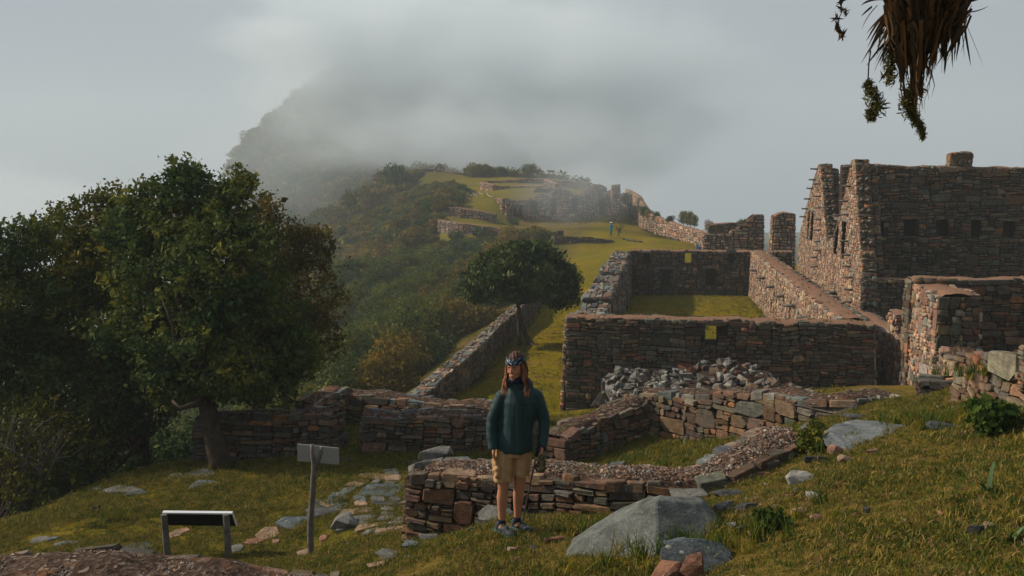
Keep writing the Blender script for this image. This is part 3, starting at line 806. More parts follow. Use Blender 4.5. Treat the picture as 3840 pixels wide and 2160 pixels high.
# ---- lane wall, three stepped lengths
w = WallThing("knee-high wall along the left of the grassy lane, stepping down in three lengths", 'stone wall')
for (u0, u1, zt, v) in ((29.0, 36.25, .93, -7.85), (36.3, 44.6, 1.0, -7.72), (44.65, 60.0, .98, -7.76), (60.05, 74, .7, -7.7)):
    rn = Run(uv_pts([(u0, v, zt, -.1), (u1, v, zt, -.1)]), .58, .02)
    w.run(rn, area=.04, ar=1.8, kind='dark', proud=.03, vis_side=(1,), cap='stone', ends=(0,), n=8 if u0 < 44 else 4)
w.finish()

# ---- great double-gabled hall on the right
w = WallThing("great hall with two tall sunlit gables bristling with stone pegs", 'ruined hall', 'gabled_hall')
def ud(D): return (D + 1.26) / .9893
VG = 9.05          # middle of the gable wall, across
prof = [(43.0, 3.85), (43.3, 4.4), (45.6, 8.86), (46.4, 8.88), (48.4, 6.6), (50.6, 5.1), (52.3, 4.7), (55.3, 8.84), (56.0, 8.84), (58.4, 7.5), (61.9, 5.1), (63.0, 3.9)]
rn = Run(uv_pts([(ud(D), VG, z, 0) for D, z in prof]), .60, .035); rn.rough = .015
slits = []
def gslit(X0, X1, Y0, Y1):
    # across plane v = VG - .3
    r = []
    for X, Y in ((X1, Y1), (X0, Y0)):
        a, b = (X - 1920) / FPX, (1080 - Y) / FPX
        d = np.array((a, _cp + b * _sp, -_sp + b * _cp)); k = (VG - .32) / (d[0] * VD[0] + d[1] * VD[1]); p = d * k
        r.append((p[0] * UD[0] + p[1] * UD[1] - ud(43.0), CAMZ + p[2]))
    return r[0][0], r[1][0], r[0][1], r[1][1]
for X0, X1, Y0, Y1 in [(3131, 3143, 824, 958), (3163, 3178, 828, 975), (3033, 3038, 790, 900), (3046, 3056, 795, 905)]:
    a, b, z0, z1 = gslit(X0, X1, Y0, Y1); m = (a + b) / 2; hw = max(.18, abs(b - a) / 2)
    slits.append((m - hw, m + hw, z0, z1, .42, -1))
w.run(rn, area=.018, ar=1.0, kind='warm', proud=.03, vis_side=(-1,), ops=slits, cap='courses', ends=(0,), n=8, lintels=True, endkind='grey')  # slopes and near end in duller stone kinds: shade put into the colour
# inner leaf of the gable wall
rn2 = Run(uv_pts([(ud(D) + .12, VG + .52, z - .30, 0) for D, z in prof]), .24, .03)
w.run(rn2, area=.05, ar=1.6, kind='dark', proud=.05, vis_side=(1, -1), cap='courses', ends=(0,), n=8, lintels=False)
# pegs along the gable slopes and over the faces
def peg(q, z, r=.05, L=.42):
    p = rn.side(np.array([q]), np.array([z]), np.array([-.15]), -1)[0]; p2 = rn.side(np.array([q]), np.array([z]), np.array([L]), -1)[0]
    mesh_obj("peg", *tube([p, p2 + np.array((0, 0, random.uniform(-.03, .04)))], [r, r * .9], 8), M['stone'], w.t, True, cols=(0.10, 0.095, 0.085))
q43 = ud(43.0)
for D, z in [(56.2, 8.6), (56.6, 8.0), (57.3, 7.5), (58.2, 6.9), (59.0, 6.3), (59.8, 5.8)]: peg(ud(D) - q43, z)
for D, z in [(55.0, 7.8), (54.6, 7.1), (54.3, 6.5), (54.1, 5.9), (54.0, 5.3), (53.8, 4.7), (53.7, 4.2), (54.3, 3.8), (54.2, 3.3)]: peg(ud(D) - q43, z)
for D, z in [(46.0, 8.6), (45.9, 7.7), (48.3, 6.3), (45.6, 5.2), (45.1, 4.6), (44.8, 4.1), (44.5, 3.65), (44.3, 3.1), (44.1, 2.6), (49.4, 5.2), (45.9, 6.4), (46.4, 7.0)]: peg(ud(D) - q43, z)
for D, z, r in [(47.9, 2.55, .10), (47.0, 2.4, .10), (46.1, 2.15, .13), (45.7, 1.95, .14)]: peg(ud(D) - q43, z, r, .75)
# stubs on the near slope of both gables
for D0, z0, D1, z1 in ((43.5, 4.7, 45.4, 8.4), (52.7, 5.2, 55.0, 8.3)):
    for k in range(8):
        f = (k + .5) / 8; D = D0 + (D1 - D0) * f; z = z0 + (z1 - z0) * f
        for dv in (-.14, .14):
            p = UV(ud(D), VG + dv); q = UV(ud(D) - .32, VG + dv)
            mesh_obj("peg", *tube([(p[0], p[1], z - .15), (q[0], q[1], z - .1)], [.07, .06], 7), M['stone'], w.t, True, cols=(0.15, 0.145, 0.13))
w.finish()
# front (camera side) end wall and the tall middle wall
w = WallThing("tall dark middle wall of the great hall with square windows and a stub on top", 'hall wall')
uM = ud(52.4); vb = VG + .3
ops = []
for X0, X1, Y0, Y1 in [(3394, 3431, 822, 886), (3518, 3552, 823, 887), (3641, 3675, 825, 888), (3765, 3800, 829, 890), (3288, 3312, 826, 884)]:
    a, b, z0, z1 = vwin(X0, X1, Y0, Y1, uM - .4); ops.append((a - vb, b - vb, z0, z1, .5, 1))
rn = Run(uv_pts([(uM, vb, 8.75, 0), (uM, vb + 6, 8.62, 0), (uM, vb + 18, 8.35, 0)]), .8, .02); rn.rough = .03
w.run(rn, area=.055, ar=2.6, kind='dark', proud=.05, vis_side=(1,), ops=ops, ends=(), n=8, cap='gravel', gap=.018)
a, b, z0, z1 = vwin(3560, 3636, 596, 630, uM)
rn2 = Run(uv_pts([(uM, a, 9.35, 8.6), (uM, b, 9.4, 8.6)]), .75, .02)
w.run(rn2, area=.07, ar=1.8, kind='mix', proud=.05, cap='stone', n=8)
w.finish()
w = WallThing("lower dark end wall of the great hall facing the slope, courses of flat stones", 'hall wall')
rn = Run(uv_pts([(ud(43.0) + .35, VG - .28, 3.72, 0), (ud(43.0) + .35, VG + 6, 3.72, 0), (ud(43.0) + .35, VG + 16, 3.62, 0)]), .7, .03)
w.run(rn, area=.05, ar=2.4, kind='dark', proud=.045, vis_side=(1,), ends=(0,), n=8, cap='gravel', gap=.015)
w.finish()

# ---- nearer building right of the hall: lit west faces, dark fronts
def uat(D, v): return (D + .1461 * v) / .9893
w = WallThing("stone block with sunlit left flank and dark stepped front, beside the shaded passage", 'ruined building', 'ruined_building')
pA = W(3502, 1400, d=28.6)
# pier towards the camera
vA = float(np.dot(pA[:2], VD)); uA = float(np.dot(pA[:2], UD))
rn = Run(uv_pts([(uA + .05, vA + .62, 4.66, 1.5), (uA + 3.0, vA + .62, 4.68, 1.4)]), 1.15, .02)
w.run(rn, area=.04, ar=1.5, kind='warm', proud=.04, vis_side=(-1, 1), ends=(0,), cap='gravel', endkind='dark')  # front darker than the flanks: shade put into the stone colour
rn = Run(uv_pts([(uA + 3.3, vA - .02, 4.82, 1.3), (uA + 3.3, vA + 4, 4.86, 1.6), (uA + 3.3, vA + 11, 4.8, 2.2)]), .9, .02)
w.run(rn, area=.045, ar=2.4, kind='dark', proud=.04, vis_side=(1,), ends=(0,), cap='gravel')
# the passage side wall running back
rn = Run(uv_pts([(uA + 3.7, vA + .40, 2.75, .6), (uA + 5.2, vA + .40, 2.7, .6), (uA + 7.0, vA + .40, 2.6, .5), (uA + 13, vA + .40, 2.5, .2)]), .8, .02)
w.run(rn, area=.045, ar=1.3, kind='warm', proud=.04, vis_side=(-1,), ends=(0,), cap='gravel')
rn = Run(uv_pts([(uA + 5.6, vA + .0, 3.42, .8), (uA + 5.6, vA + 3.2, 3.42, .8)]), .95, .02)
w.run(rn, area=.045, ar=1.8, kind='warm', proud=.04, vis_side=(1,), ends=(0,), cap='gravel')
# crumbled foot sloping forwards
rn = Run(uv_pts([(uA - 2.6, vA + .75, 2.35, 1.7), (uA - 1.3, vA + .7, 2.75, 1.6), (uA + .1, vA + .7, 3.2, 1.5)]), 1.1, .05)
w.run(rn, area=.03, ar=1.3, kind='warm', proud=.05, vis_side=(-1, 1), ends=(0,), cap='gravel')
w.finish()

# ---- lit broken walls beyond the hall
def far_wall(label, rows, th, area, ar, kind, cap='gravel', n=4, ops=(), sides=(1, -1), ends=(0, 1), cat='stone wall', proud=.05, lintels=False, finish=True, T=None, batter=.02, slabs=False):
    w = T or WallThing(label, cat)
    rn = Run(rows, th, batter); rn.rough = .05
    w.run(rn, area=area, ar=ar, kind=kind, cap=cap, n=n, ops=ops, vis_side=sides, proud=proud, ends=ends, capseg=1.0, lintels=lintels, slabs=slabs, far=True, gap=.02, hidden_scale=3)
    if finish: w.finish()
    return w
def dp(X, D, zt, zb): p = W(X, 900, d=D); return (p[0], D, zt, zb)
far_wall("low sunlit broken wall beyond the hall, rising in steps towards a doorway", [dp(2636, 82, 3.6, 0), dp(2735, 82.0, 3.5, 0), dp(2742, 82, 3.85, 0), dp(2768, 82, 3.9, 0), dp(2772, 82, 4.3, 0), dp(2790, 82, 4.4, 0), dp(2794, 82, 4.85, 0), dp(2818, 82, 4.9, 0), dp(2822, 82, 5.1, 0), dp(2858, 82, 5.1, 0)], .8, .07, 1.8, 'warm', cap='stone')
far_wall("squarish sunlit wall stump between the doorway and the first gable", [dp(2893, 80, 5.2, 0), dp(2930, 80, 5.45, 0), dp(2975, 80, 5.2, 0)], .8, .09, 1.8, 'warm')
far_wall("thin fallen boundary wall behind the sunlit broken wall", [dp(2655, 92, 3.9, .3), dp(2760, 92, 4.1, .3), dp(2800, 92, 4.0, .3)], .6, .12, 2.0, 'mix')
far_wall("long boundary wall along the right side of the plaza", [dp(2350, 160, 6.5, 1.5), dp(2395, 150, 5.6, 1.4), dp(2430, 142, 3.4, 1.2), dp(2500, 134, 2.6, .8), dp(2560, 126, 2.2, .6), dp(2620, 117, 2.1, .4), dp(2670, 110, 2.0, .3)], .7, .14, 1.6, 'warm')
far_wall("straight terrace wall beside the far walking figure", [dp(2078, 118, 1.35, -.15), dp(2180, 118.3, 1.3, -.1), dp(2240, 118.5, 1.15, -.1), dp(2296, 118.6, .85, -.1)], .7, .10, 1.6, 'mix', cap='none')
far_wall("upper short terrace wall left of the straight terrace wall", [dp(2020, 126, 1.2, -.6), dp(2060, 126, 1.5, .2), dp(2110, 126.5, 1.6, .8)], .6, .12, 1.8, 'mix', cap='none')
# ------------------------------------------------------------------ far ruins and terraces
def dY(X, Y, D): return float(W(X, Y, d=D)[2])
def row(X, Y, D, zb): p = W(X, Y, d=D); return (p[0], D, p[2], zb)
def fop(rows, X0, X1, Y0, Y1, D, depth=.55):
    x0 = rows[0][0]
    return (W(X0, 900, d=D)[0] - x0, W(X1, 900, d=D)[0] - x0, dY(X0, Y1, D), dY(X0, Y0, D), depth, 1)
rows = [row(X, Y, 150, 1.0) for X, Y in [(1897, 750), (1940, 752), (1990, 752), (2008, 736), (2035, 727), (2042, 738), (2080, 712), (2100, 704), (2132, 718), (2140, 731), (2172, 731), (2192, 712), (2213, 702), (2236, 712), (2246, 732), (2288, 730)]]
T = far_wall("two-storey ruined palace facade in mist with dark doorways and gabled cross walls", rows, 1.0, .10, 1.9, 'warm', cap='stone', cat='ruined palace',  # bright stone kind puts the paleness of haze into the facade colour
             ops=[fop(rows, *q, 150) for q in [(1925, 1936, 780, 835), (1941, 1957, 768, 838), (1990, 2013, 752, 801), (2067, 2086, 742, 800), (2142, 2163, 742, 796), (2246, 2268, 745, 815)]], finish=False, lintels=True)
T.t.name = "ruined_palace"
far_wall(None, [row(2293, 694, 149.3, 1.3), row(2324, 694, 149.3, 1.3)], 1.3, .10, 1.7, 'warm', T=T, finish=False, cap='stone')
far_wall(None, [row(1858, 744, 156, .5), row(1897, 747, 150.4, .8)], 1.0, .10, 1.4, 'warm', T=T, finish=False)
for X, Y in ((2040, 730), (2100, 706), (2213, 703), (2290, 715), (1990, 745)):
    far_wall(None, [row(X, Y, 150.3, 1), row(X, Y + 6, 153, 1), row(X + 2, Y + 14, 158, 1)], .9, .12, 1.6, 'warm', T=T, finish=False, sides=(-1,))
far_wall(None, [row(1990, 745, 158.5, 1), row(2150, 738, 158.5, 1), row(2290, 735, 158.5, 1)], .8, .14, 1.7, 'dark', T=T, finish=False)
T.finish()
T = far_wall("long upper walls of the misty terrace above the palace facade", [row(1808, 684, 178, 5), row(1856, 694, 173, 5)], .8, .16, 1.8, 'warm', finish=False, cat='ruined palace')
far_wall(None, [row(1863, 695, 173, 5), row(1891, 698, 172.6, 5), row(1960, 698, 172, 5), row(2048, 698, 171, 5)], .8, .16, 1.8, 'mix', T=T, finish=False)
far_wall(None, [row(1812, 681, 188, 6), row(1900, 676, 188, 6), row(1960, 671, 187, 6), row(2048, 671, 186, 6), row(2130, 678, 184, 6), row(2210, 688, 182, 5)], .9, .18, 1.8, 'mix', T=T, finish=False)
far_wall(None, [row(2048, 674, 170, 5), row(2090, 690, 164, 4.5)], .8, .16, 1.8, 'mix', T=T, finish=False)
far_wall(None, [row(2000, 715, 163, 4), row(2010, 706, 163, 4), row(2070, 706, 163, 4), row(2082, 712, 163, 4)], .8, .16, 1.8, 'dark', T=T, finish=False)
far_wall(None, [row(2221, 692, 168, 4), row(2255, 691, 168, 4), row(2275, 706, 168, 4)], .9, .16, 1.8, 'dark', T=T, finish=False)
T.finish()
far_wall("curved upper terrace retaining wall left of the palace facade", [row(1650, 776, 151.5, 1.5), row(1690, 777, 150, 1.3), row(1727, 781, 149, 1.2), row(1795, 791, 148.3, .8), row(1862, 804, 148, .6)], .8, .11, 1.5, 'warm')
far_wall("curved lower terrace retaining wall left of the palace facade", [row(1650, 825, 141.5, -.8), row(1690, 830, 139.5, -.8), row(1734, 838, 138, -.8), row(1838, 850, 137, -.9), row(1880, 856, 136.5, -.9)], .8, .11, 1.5, 'warm')
far_wall("thin slanting terrace wall beside the rope line above the curved walls", [row(1729, 731, 168, 2.5), row(1765, 748, 162, 2), row(1795, 775, 157, 1.2), row(1825, 803, 153, .5)], .6, .14, 1.6, 'mix')
far_wall("stone terrace wall in the brush of the valley side, left of the round tree", [row(1232, 1093, 109, -5.8), row(1300, 1096, 108, -5.8), row(1380, 1100, 107, -5.9), row(1455, 1104, 106, -6)], .7, .13, 1.6, 'warm')
far_wall("overgrown stub of terrace wall in the lower brush", [row(1270, 1186, 90, -5.8), row(1340, 1178, 89, -5.8)], .7, .10, 1.5, 'warm')
T = far_wall("small ruined house on the misty crest with a lit gable", [row(1552, 647, 232, 7), row(1600, 648, 232, 7), row(1652, 652, 232, 7)], .9, .3, 1.6, 'mix', finish=False, cat='ruined house')
far_wall(None, [row(1626, 636, 236, 7), row(1637, 622, 236, 7), row(1646, 610, 236, 7), row(1656, 615, 236, 7), row(1668, 640, 236, 7)], .9, .3, 1.3, 'warm', T=T, finish=False)
far_wall(None, [row(1566, 637, 240, 7), row(1600, 631, 240, 7), row(1630, 634, 240, 7)], .9, .3, 1.6, 'mix', T=T, finish=False)
far_wall(None, [row(1665, 646, 231, 7), row(1700, 647, 231, 7), row(1762, 650, 232, 7)], .9, .3, 1.6, 'mix', T=T, finish=False)
T.finish()

# rope rail on posts, little fences
def post_rail(label, pts, h=1.0, rails=(.95,), sag=.18, rope=True):
    t = thing("rope_barrier" if rope else "wooden_fence", label, "fence"); P = []
    for (x, y) in pts:
        z = h1(x, y); P.append((x, y, z))
        mesh_obj("post", *tube([(x, y, z - .2), (x, y, z + h)], [.06, .05], 6), M['wood_grey'], t)
    for rh in rails:
        for a, b in zip(P[:-1], P[1:]):
            q = [(a[0] + (b[0] - a[0]) * f, a[1] + (b[1] - a[1]) * f, a[2] + (b[2] - a[2]) * f + rh - sag * 4 * f * (1 - f)) for f in np.linspace(0, 1, 7 if rope else 2)]
            mesh_obj("rope" if rope else "rail", *tube(q, [.045] * len(q), 5), M['rope'] if rope else M['wood_grey'], t)
M['rope'] = simple_mat("pale_rope", (0.35, 0.30, 0.24), 0.9, 0.1, 0.2, 20, 0)
def pxd(X, D): return (float(W(X, 900, d=D)[0]), D)
post_rail("sagging rope barrier descending the terraces left of the palace facade", [pxd(1755, 170), pxd(1775, 166), pxd(1795, 162), pxd(1820, 158), pxd(1852, 153)], sag=.45)
post_rail("weathered rail fence in front of the palace doorways", [pxd(2118, 147), pxd(2138, 147), pxd(2172, 147), pxd(2195, 147), pxd(2232, 147)], rails=(.95, .5), sag=0, rope=False)
# ------------------------------------------------------------------ vegetation
def leaf_quads(C, size, flat=0.35, rng=RNG, aspect=0.5, droop=None):
    """one small rhombic leaf per centre"""
    n = len(C)
    a = rng.normal(size=(n, 3)); a /= np.linalg.norm(a, axis=1)[:, None]
    b = rng.normal(size=(n, 3)); b -= (a * b).sum(1)[:, None] * a; b /= np.linalg.norm(b, axis=1)[:, None]
    if droop: a[:, 2] -= droop; a /= np.linalg.norm(a, axis=1)[:, None]; b -= (a * b).sum(1)[:, None] * a; b /= np.linalg.norm(b, axis=1)[:, None]
    s = (size * rng.lognormal(-.06, .38, n))[:, None]
    V = np.stack([C - a * s * .5, C + b * s * aspect * .5, C + a * s * .5, C - b * s * aspect * .5], 1).reshape(-1, 3)
    return V, np.arange(4 * n).reshape(n, 4)
def lobes_to_clumps(lobes, per_m2, shell=.35, rng=RNG):
    """twig-end positions spread through the outer part of each lobe (x, y, z, rx, ry, rz)"""
    out = []
    for (x, y, z, rx, ry, rz) in lobes:
        n = int(per_m2 * 4 * math.pi * ((rx * ry * rz) ** (2 / 3))) + 4
        d = rng.normal(size=(n, 3)); d /= np.linalg.norm(d, axis=1)[:, None]
        r = 1 - shell * np.abs(rng.normal(0, .8, n)); r = np.clip(r, .12, 1.12)
        lump = 1 + .13 * np.sin(d[:, 0] * 5 + x * 3) * np.sin(d[:, 1] * 6 + y) + .1 * np.sin(d[:, 2] * 8 + d[:, 0] * 5 + z)
        P = d * (r * lump)[:, None] * np.array((rx, ry, rz)) + np.array((x, y, z))
        P[:, 2] = np.where(d[:, 2] < -.55, z - rz * .5 + rng.uniform(-.3, .2, n) * rz, P[:, 2])
        out.append(P)
    return np.concatenate(out)
def foliage(name, lobes, mat, parent=None, clumps=9.0, leaves=16, spread=.11, size=.09, shell=.35, aspect=.5, seed=0, droop=None):
    rng = np.random.default_rng(100 + seed)
    K = lobes_to_clumps(lobes, clumps, shell, rng)
    big = np.sin(K[:, 0] * 2.1 + seed) * np.sin(K[:, 1] * 1.9 + 1) * np.sin(K[:, 2] * 2.7 + 2)
    base = np.clip(.42 + .32 * big + rng.normal(0, .16, len(K)), 0, 1)
    C = np.repeat(K, leaves, axis=0) + rng.normal(0, 1, (len(K) * leaves, 3)) * spread * np.array((1, 1, .75))
    V, Q = leaf_quads(C, size, rng=rng, aspect=aspect, droop=droop)
    col = np.clip(np.repeat(base, leaves) + rng.normal(0, .09, len(C)), 0, 1)
    return fast_mesh(name, V, Q, mat, parent, np.repeat(col, 4)[:, None] * np.ones(3)), K
def limbs(base, K, fork_z, r0, rng, n=14, lean=(0, 0), twist=.25, sub=5):
    """trunk, limbs to some of the clumps, twigs"""
    parts = []
    b = np.array(base, float); f = b + np.array((lean[0], lean[1], fork_z))
    m = (b + f) / 2 + np.array((lean[0] * .1, 0, 0))
    parts.append(tube([b - (0, 0, .3), b + (f - b) * .12, m, f], [r0 * 1.5, r0 * 1.08, r0 * .92, r0 * .8], 9))
    idx = rng.choice(len(K), min(n, len(K)), replace=False)
    for i in idx:
        e = K[i]; mid = f + (e - f) * .5 + rng.normal(0, twist, 3) + np.array((0, 0, .12 * np.linalg.norm(e - f)))
        parts.append(tube([f, f + (mid - f) * .5 + rng.normal(0, twist * .3, 3), mid, (mid + e) / 2 + rng.normal(0, twist * .4, 3), e], [r0 * .5, r0 * .36, r0 * .24, r0 * .14, r0 * .05], 5))
        for _ in range(sub):
            e2 = K[rng.integers(len(K))]
            if np.linalg.norm(e2 - mid) < 1.6: parts.append(tube([mid, (mid + e2) / 2 + rng.normal(0, twist * .3, 3), e2], [r0 * .16, r0 * .1, r0 * .03], 4))
    return merge(parts)
def LP(X, Y, R_, D, sq=1.0):
    """a lobe of foliage seen at pixel X, Y with a radius of R_ pixels at depth D"""
    p = W(X, Y, d=D); r = R_ * D / FPX
    return (p[0], p[1], p[2], r, r, r * sq)
def near_tree(name, label, base, lobes, fork, r0, mat, seed, lean=(0, 0), **k):
    t = thing(name, label, "tree")
    o, K = foliage("crown", lobes, mat, t, seed=seed, **k)
    rng = np.random.default_rng(seed)
    tr = mesh_obj("trunk", *limbs(base, K, fork, r0, rng, 26, lean), M['bark'], t, True)
    return t
b = W(830, 1758, z=2.4)
near_tree("tree", "large dark evergreen on the lawn with a thick leaning trunk, tallest crown", b,
          [LP(715, 790, 165, 20.5), (LP(690, 680, 85, 20.6)), LP(560, 775, 105, 20.8), LP(480, 850, 100, 21), (LP(590, 900, 150, 20.8)), LP(830, 800, 120, 20.3), LP(640, 1060, 230, 20.5), LP(850, 1000, 215, 19.6), LP(520, 1240, 180, 20.3),
           LP(940, 1240, 215, 19.6), LP(1090, 1330, 130, 20), LP(720, 1300, 225, 19.4), LP(890, 1400, 130, 18.9), LP(1010, 1440, 110, 19.5), LP(640, 1440, 100, 19.2), LP(900, 690, 60, 20.6)],
          1.5, .20, M['leaf_dark'], 3, lean=(-.30, .1), clumps=19, leaves=24, spread=.095, size=.10)
near_tree("tree", "tree rooted below the lawn edge with a thin twig spire left of the tallest crown", (-8.6, 22.5, -1.2),
          [LP(330, 880, 150, 23), LP(410, 745, 55, 23), LP(470, 800, 80, 23), LP(230, 1010, 200, 23), LP(420, 1010, 190, 22.5), LP(330, 1230, 230, 22), LP(180, 1280, 170, 22), LP(440, 1370, 150, 21.5)],
          2.2, .15, M['leaf_bright'], 5, clumps=17, leaves=19, spread=.10, size=.10)
near_tree("tree", "tree at the far left edge with sky gaps between its olive leaves", (-10.9, 20.5, -1.0),
          [LP(70, 930, 120, 21), LP(140, 880, 70, 21.3), LP(-60, 1000, 150, 21), LP(30, 1120, 190, 21), LP(150, 1180, 150, 20.8), LP(60, 1380, 190, 20.5), LP(-100, 1300, 180, 20), LP(180, 1480, 140, 20)],
          2.2, .14, M['leaf_dark'], 7, clumps=15, leaves=19, spread=.10, size=.10)
near_tree("tree", "brownish olive tree behind the right flank of the tallest crown", (-7.2, 27.6, -1.0),
          [LP(950, 850, 95, 28), LP(1010, 790, 60, 28), LP(1060, 930, 120, 28), LP(1150, 940, 95, 28.3), LP(1205, 900, 50, 28.5), LP(980, 1060, 160, 28), LP(1150, 1100, 150, 28), LP(1190, 1260, 110, 28), LP(1060, 1230, 140, 28)],
          2.3, .15, M['leaf_brown'], 9, clumps=16, leaves=14, spread=.12, size=.11)
near_tree("tree", "shadowy understorey tree between the lawn trunk and the left edge", (-8.9, 20.0, .3),
          [LP(300, 1420, 150, 20.5), LP(450, 1500, 120, 20.3), LP(560, 1420, 130, 20.4), LP(560, 1560, 95, 20.2), LP(380, 1580, 110, 20), LP(650, 1520, 60, 20)],
          .9, .09, M['leaf_dark'], 11, clumps=20, leaves=13, spread=.09, size=.085)
near_tree("tree", "low twiggy tree with pale stems beyond the left corner of the lawn", (-9.9, 18.4, .3),
          [LP(110, 1590, 130, 18.8), LP(230, 1640, 110, 19), LP(20, 1680, 120, 18.3), LP(160, 1760, 80, 18.6), LP(60, 1820, 70, 18)],
          .7, .06, M['leaf_bright'], 13, clumps=15, leaves=12, spread=.10, size=.075)
# bare pale twigs hanging out over the lawn edge
rng = np.random.default_rng(4)
t = thing("bare_shrub", "leafless pale-twigged shrub at the lawn edge, far left", "shrub")
pp = []
for k in range(16):
    a = W(rng.uniform(20, 180), rng.uniform(1750, 1850), d=18.4); e = a + np.array((rng.uniform(-.5, .6), rng.uniform(-.2, .2), rng.uniform(.5, 1.2)))
    m_ = (a + e) / 2 + rng.normal(0, .12, 3); pp.append(tube([a, m_, e], [.02, .013, .005], 5))
    for _ in range(3):
        f = e + rng.normal(0, .25, 3); pp.append(tube([m_ + rng.normal(0, .03, 3), (m_ + f) / 2 + rng.normal(0, .05, 3), f], [.009, .006, .003], 4))
mesh_obj("twigs", *merge(pp), M['wood_grey'], t)
# the round tree on the lane
b = W(1968, 1296, z=0.0)
t = thing("tree", "round-headed tree with two slim trunks on the grassy lane", "tree")
o, K = foliage("crown", [LP(1945, 1020, 165, 48, .60), LP(1850, 1050, 105, 47.5, .7), LP(2060, 1040, 100, 48, .9), LP(1930, 975, 110, 48, .6), LP(2010, 960, 90, 48, .6), LP(1790, 1085, 55, 47.5, .9), LP(2110, 1100, 62, 48, 1.0), LP(2140, 1050, 38, 48, 1.0), LP(2040, 1095, 75, 47.5, .5), LP(1830, 1000, 60, 47.8, .8), LP(2085, 1135, 30, 48, .9), LP(1900, 1095, 80, 47.5, .4)],
               M['leaf_grey'], t, seed=21, clumps=13, leaves=20, spread=.14, size=.19, shell=.28, aspect=.42, droop=.7)
rng = np.random.default_rng(22)
K2 = K[K[:, 2] < 3.9]
for (X, rr, ln) in ((1950, .085, -.1), (1984, .115, -.55)):
    q = W(X, 1294, z=0.0)
    mesh_obj("trunk", *limbs((q[0], 47.9, 0), K2, 2.0, rr, rng, 9, (ln, 0), .15, 2), M['bark'], t, True)
mesh_obj("root", *tube([W(1985, 1290, d=47.9), W(2010, 1303, d=47.6), W(2040, 1312, d=47.3)], [.22, .12, .03], 7), M['bark'], t, True)

# ---- shrub prototypes and copies
protos = []
def proto(name, kind, seed, mat, nl, clumps, leaves, spread, size, stem=True, rz=.8):
    rng = np.random.default_rng(seed); lobes = []
    for k in range(nl):
        a = rng.uniform(0, 6.28); r = rng.uniform(0, .55) if k else 0
        lobes.append((math.cos(a) * r, math.sin(a) * r, rng.uniform(.45, .95) * rz, rng.uniform(.38, .62), rng.uniform(.38, .62), rng.uniform(.34, .55) * rz))
    lobes.append((0, 0, .32, .7, .7, .3))
    t = thing(name, "temporary", kind)
    o, K = foliage("foliage", lobes, mat, t, seed=seed, clumps=clumps, leaves=leaves, spread=spread, size=size)
    if stem: mesh_obj("stem", *limbs((0, 0, 0), K, .35, .045, rng, 8, (0, 0), .06, 2), M['bark'], t)
    return t
P_mid = [proto("shrub", "shrub", 31, M['leaf_bright'], 5, 34, 10, .06, .075), proto("shrub", "shrub", 32, M['leaf_brown'], 5, 30, 10, .07, .08, rz=.9), proto("shrub", "shrub", 33, M['leaf_dark'], 6, 34, 10, .06, .07, rz=1.1),
         proto("shrub", "shrub", 34, M['leaf_bright'], 4, 30, 9, .07, .085, rz=1.3), proto("shrub", "shrub", 35, M['leaf_brown'], 6, 24, 9, .08, .09, rz=1.2)]
def inpoly(x, y, poly):
    c = False; n = len(poly)
    for i in range(n):
        x1, y1 = poly[i]; x2, y2 = poly[i - 1]
        if (y1 > y) != (y2 > y) and x < (x2 - x1) * (y - y1) / (y2 - y1) + x1: c = not c
    return c
def proj(p):
    x, y, z = p[0], p[1], p[2] - CAMZ
    f = y * _cp - z * _sp; u_ = y * _sp + z * _cp
    return 1920 + FPX * x / f, 1080 - FPX * u_ / f
COLW = ["olive", "brownish", "dark green", "loose olive", "loose brownish"]
used = set()
SEEN_LAB = {}
def put_shrub(pl, x, y, s, where, grp, k, tall=1.0, around=""):
    z = h1(x, y) - .08 * s
    size = "small" if s < 1.35 else "broad" if s > 2.6 else "large" if s > 1.8 else "medium"
    src = pl[k]; lab = f"{size} {COLW[k]} shrub {around or where}"
    n_ = SEEN_LAB.get(lab, 0); SEEN_LAB[lab] = n_ + 1
    tone = "upright" if tall > 1.08 else "squat" if tall < .92 else "rounded"
    if n_: lab = f"{lab}, {tone}"
    if id(src) not in used:
        used.add(id(src)); o = src; o.location = (x, y, z); o.rotation_euler = (0, 0, random.uniform(0, 6.28)); o.scale = (s, s, s * tall); o["label"] = lab; o["group"] = grp
        return o
    return copy_thing(src, (x, y, z), random.uniform(0, 6.28), (s, s, s * tall), lab, grp)
rng = np.random.default_rng(55)
poly = [(1100, 1500), (1130, 1480), (1250, 1455), (1420, 1440), (1480, 1430), (1600, 1330), (1740, 1220), (1850, 1130), (1830, 1010), (1700, 985), (1600, 1010), (1480, 1110), (1480, 1170), (1260, 1210), (1130, 1180), (1080, 1300)]
n = 0; tries = 0; placed = []
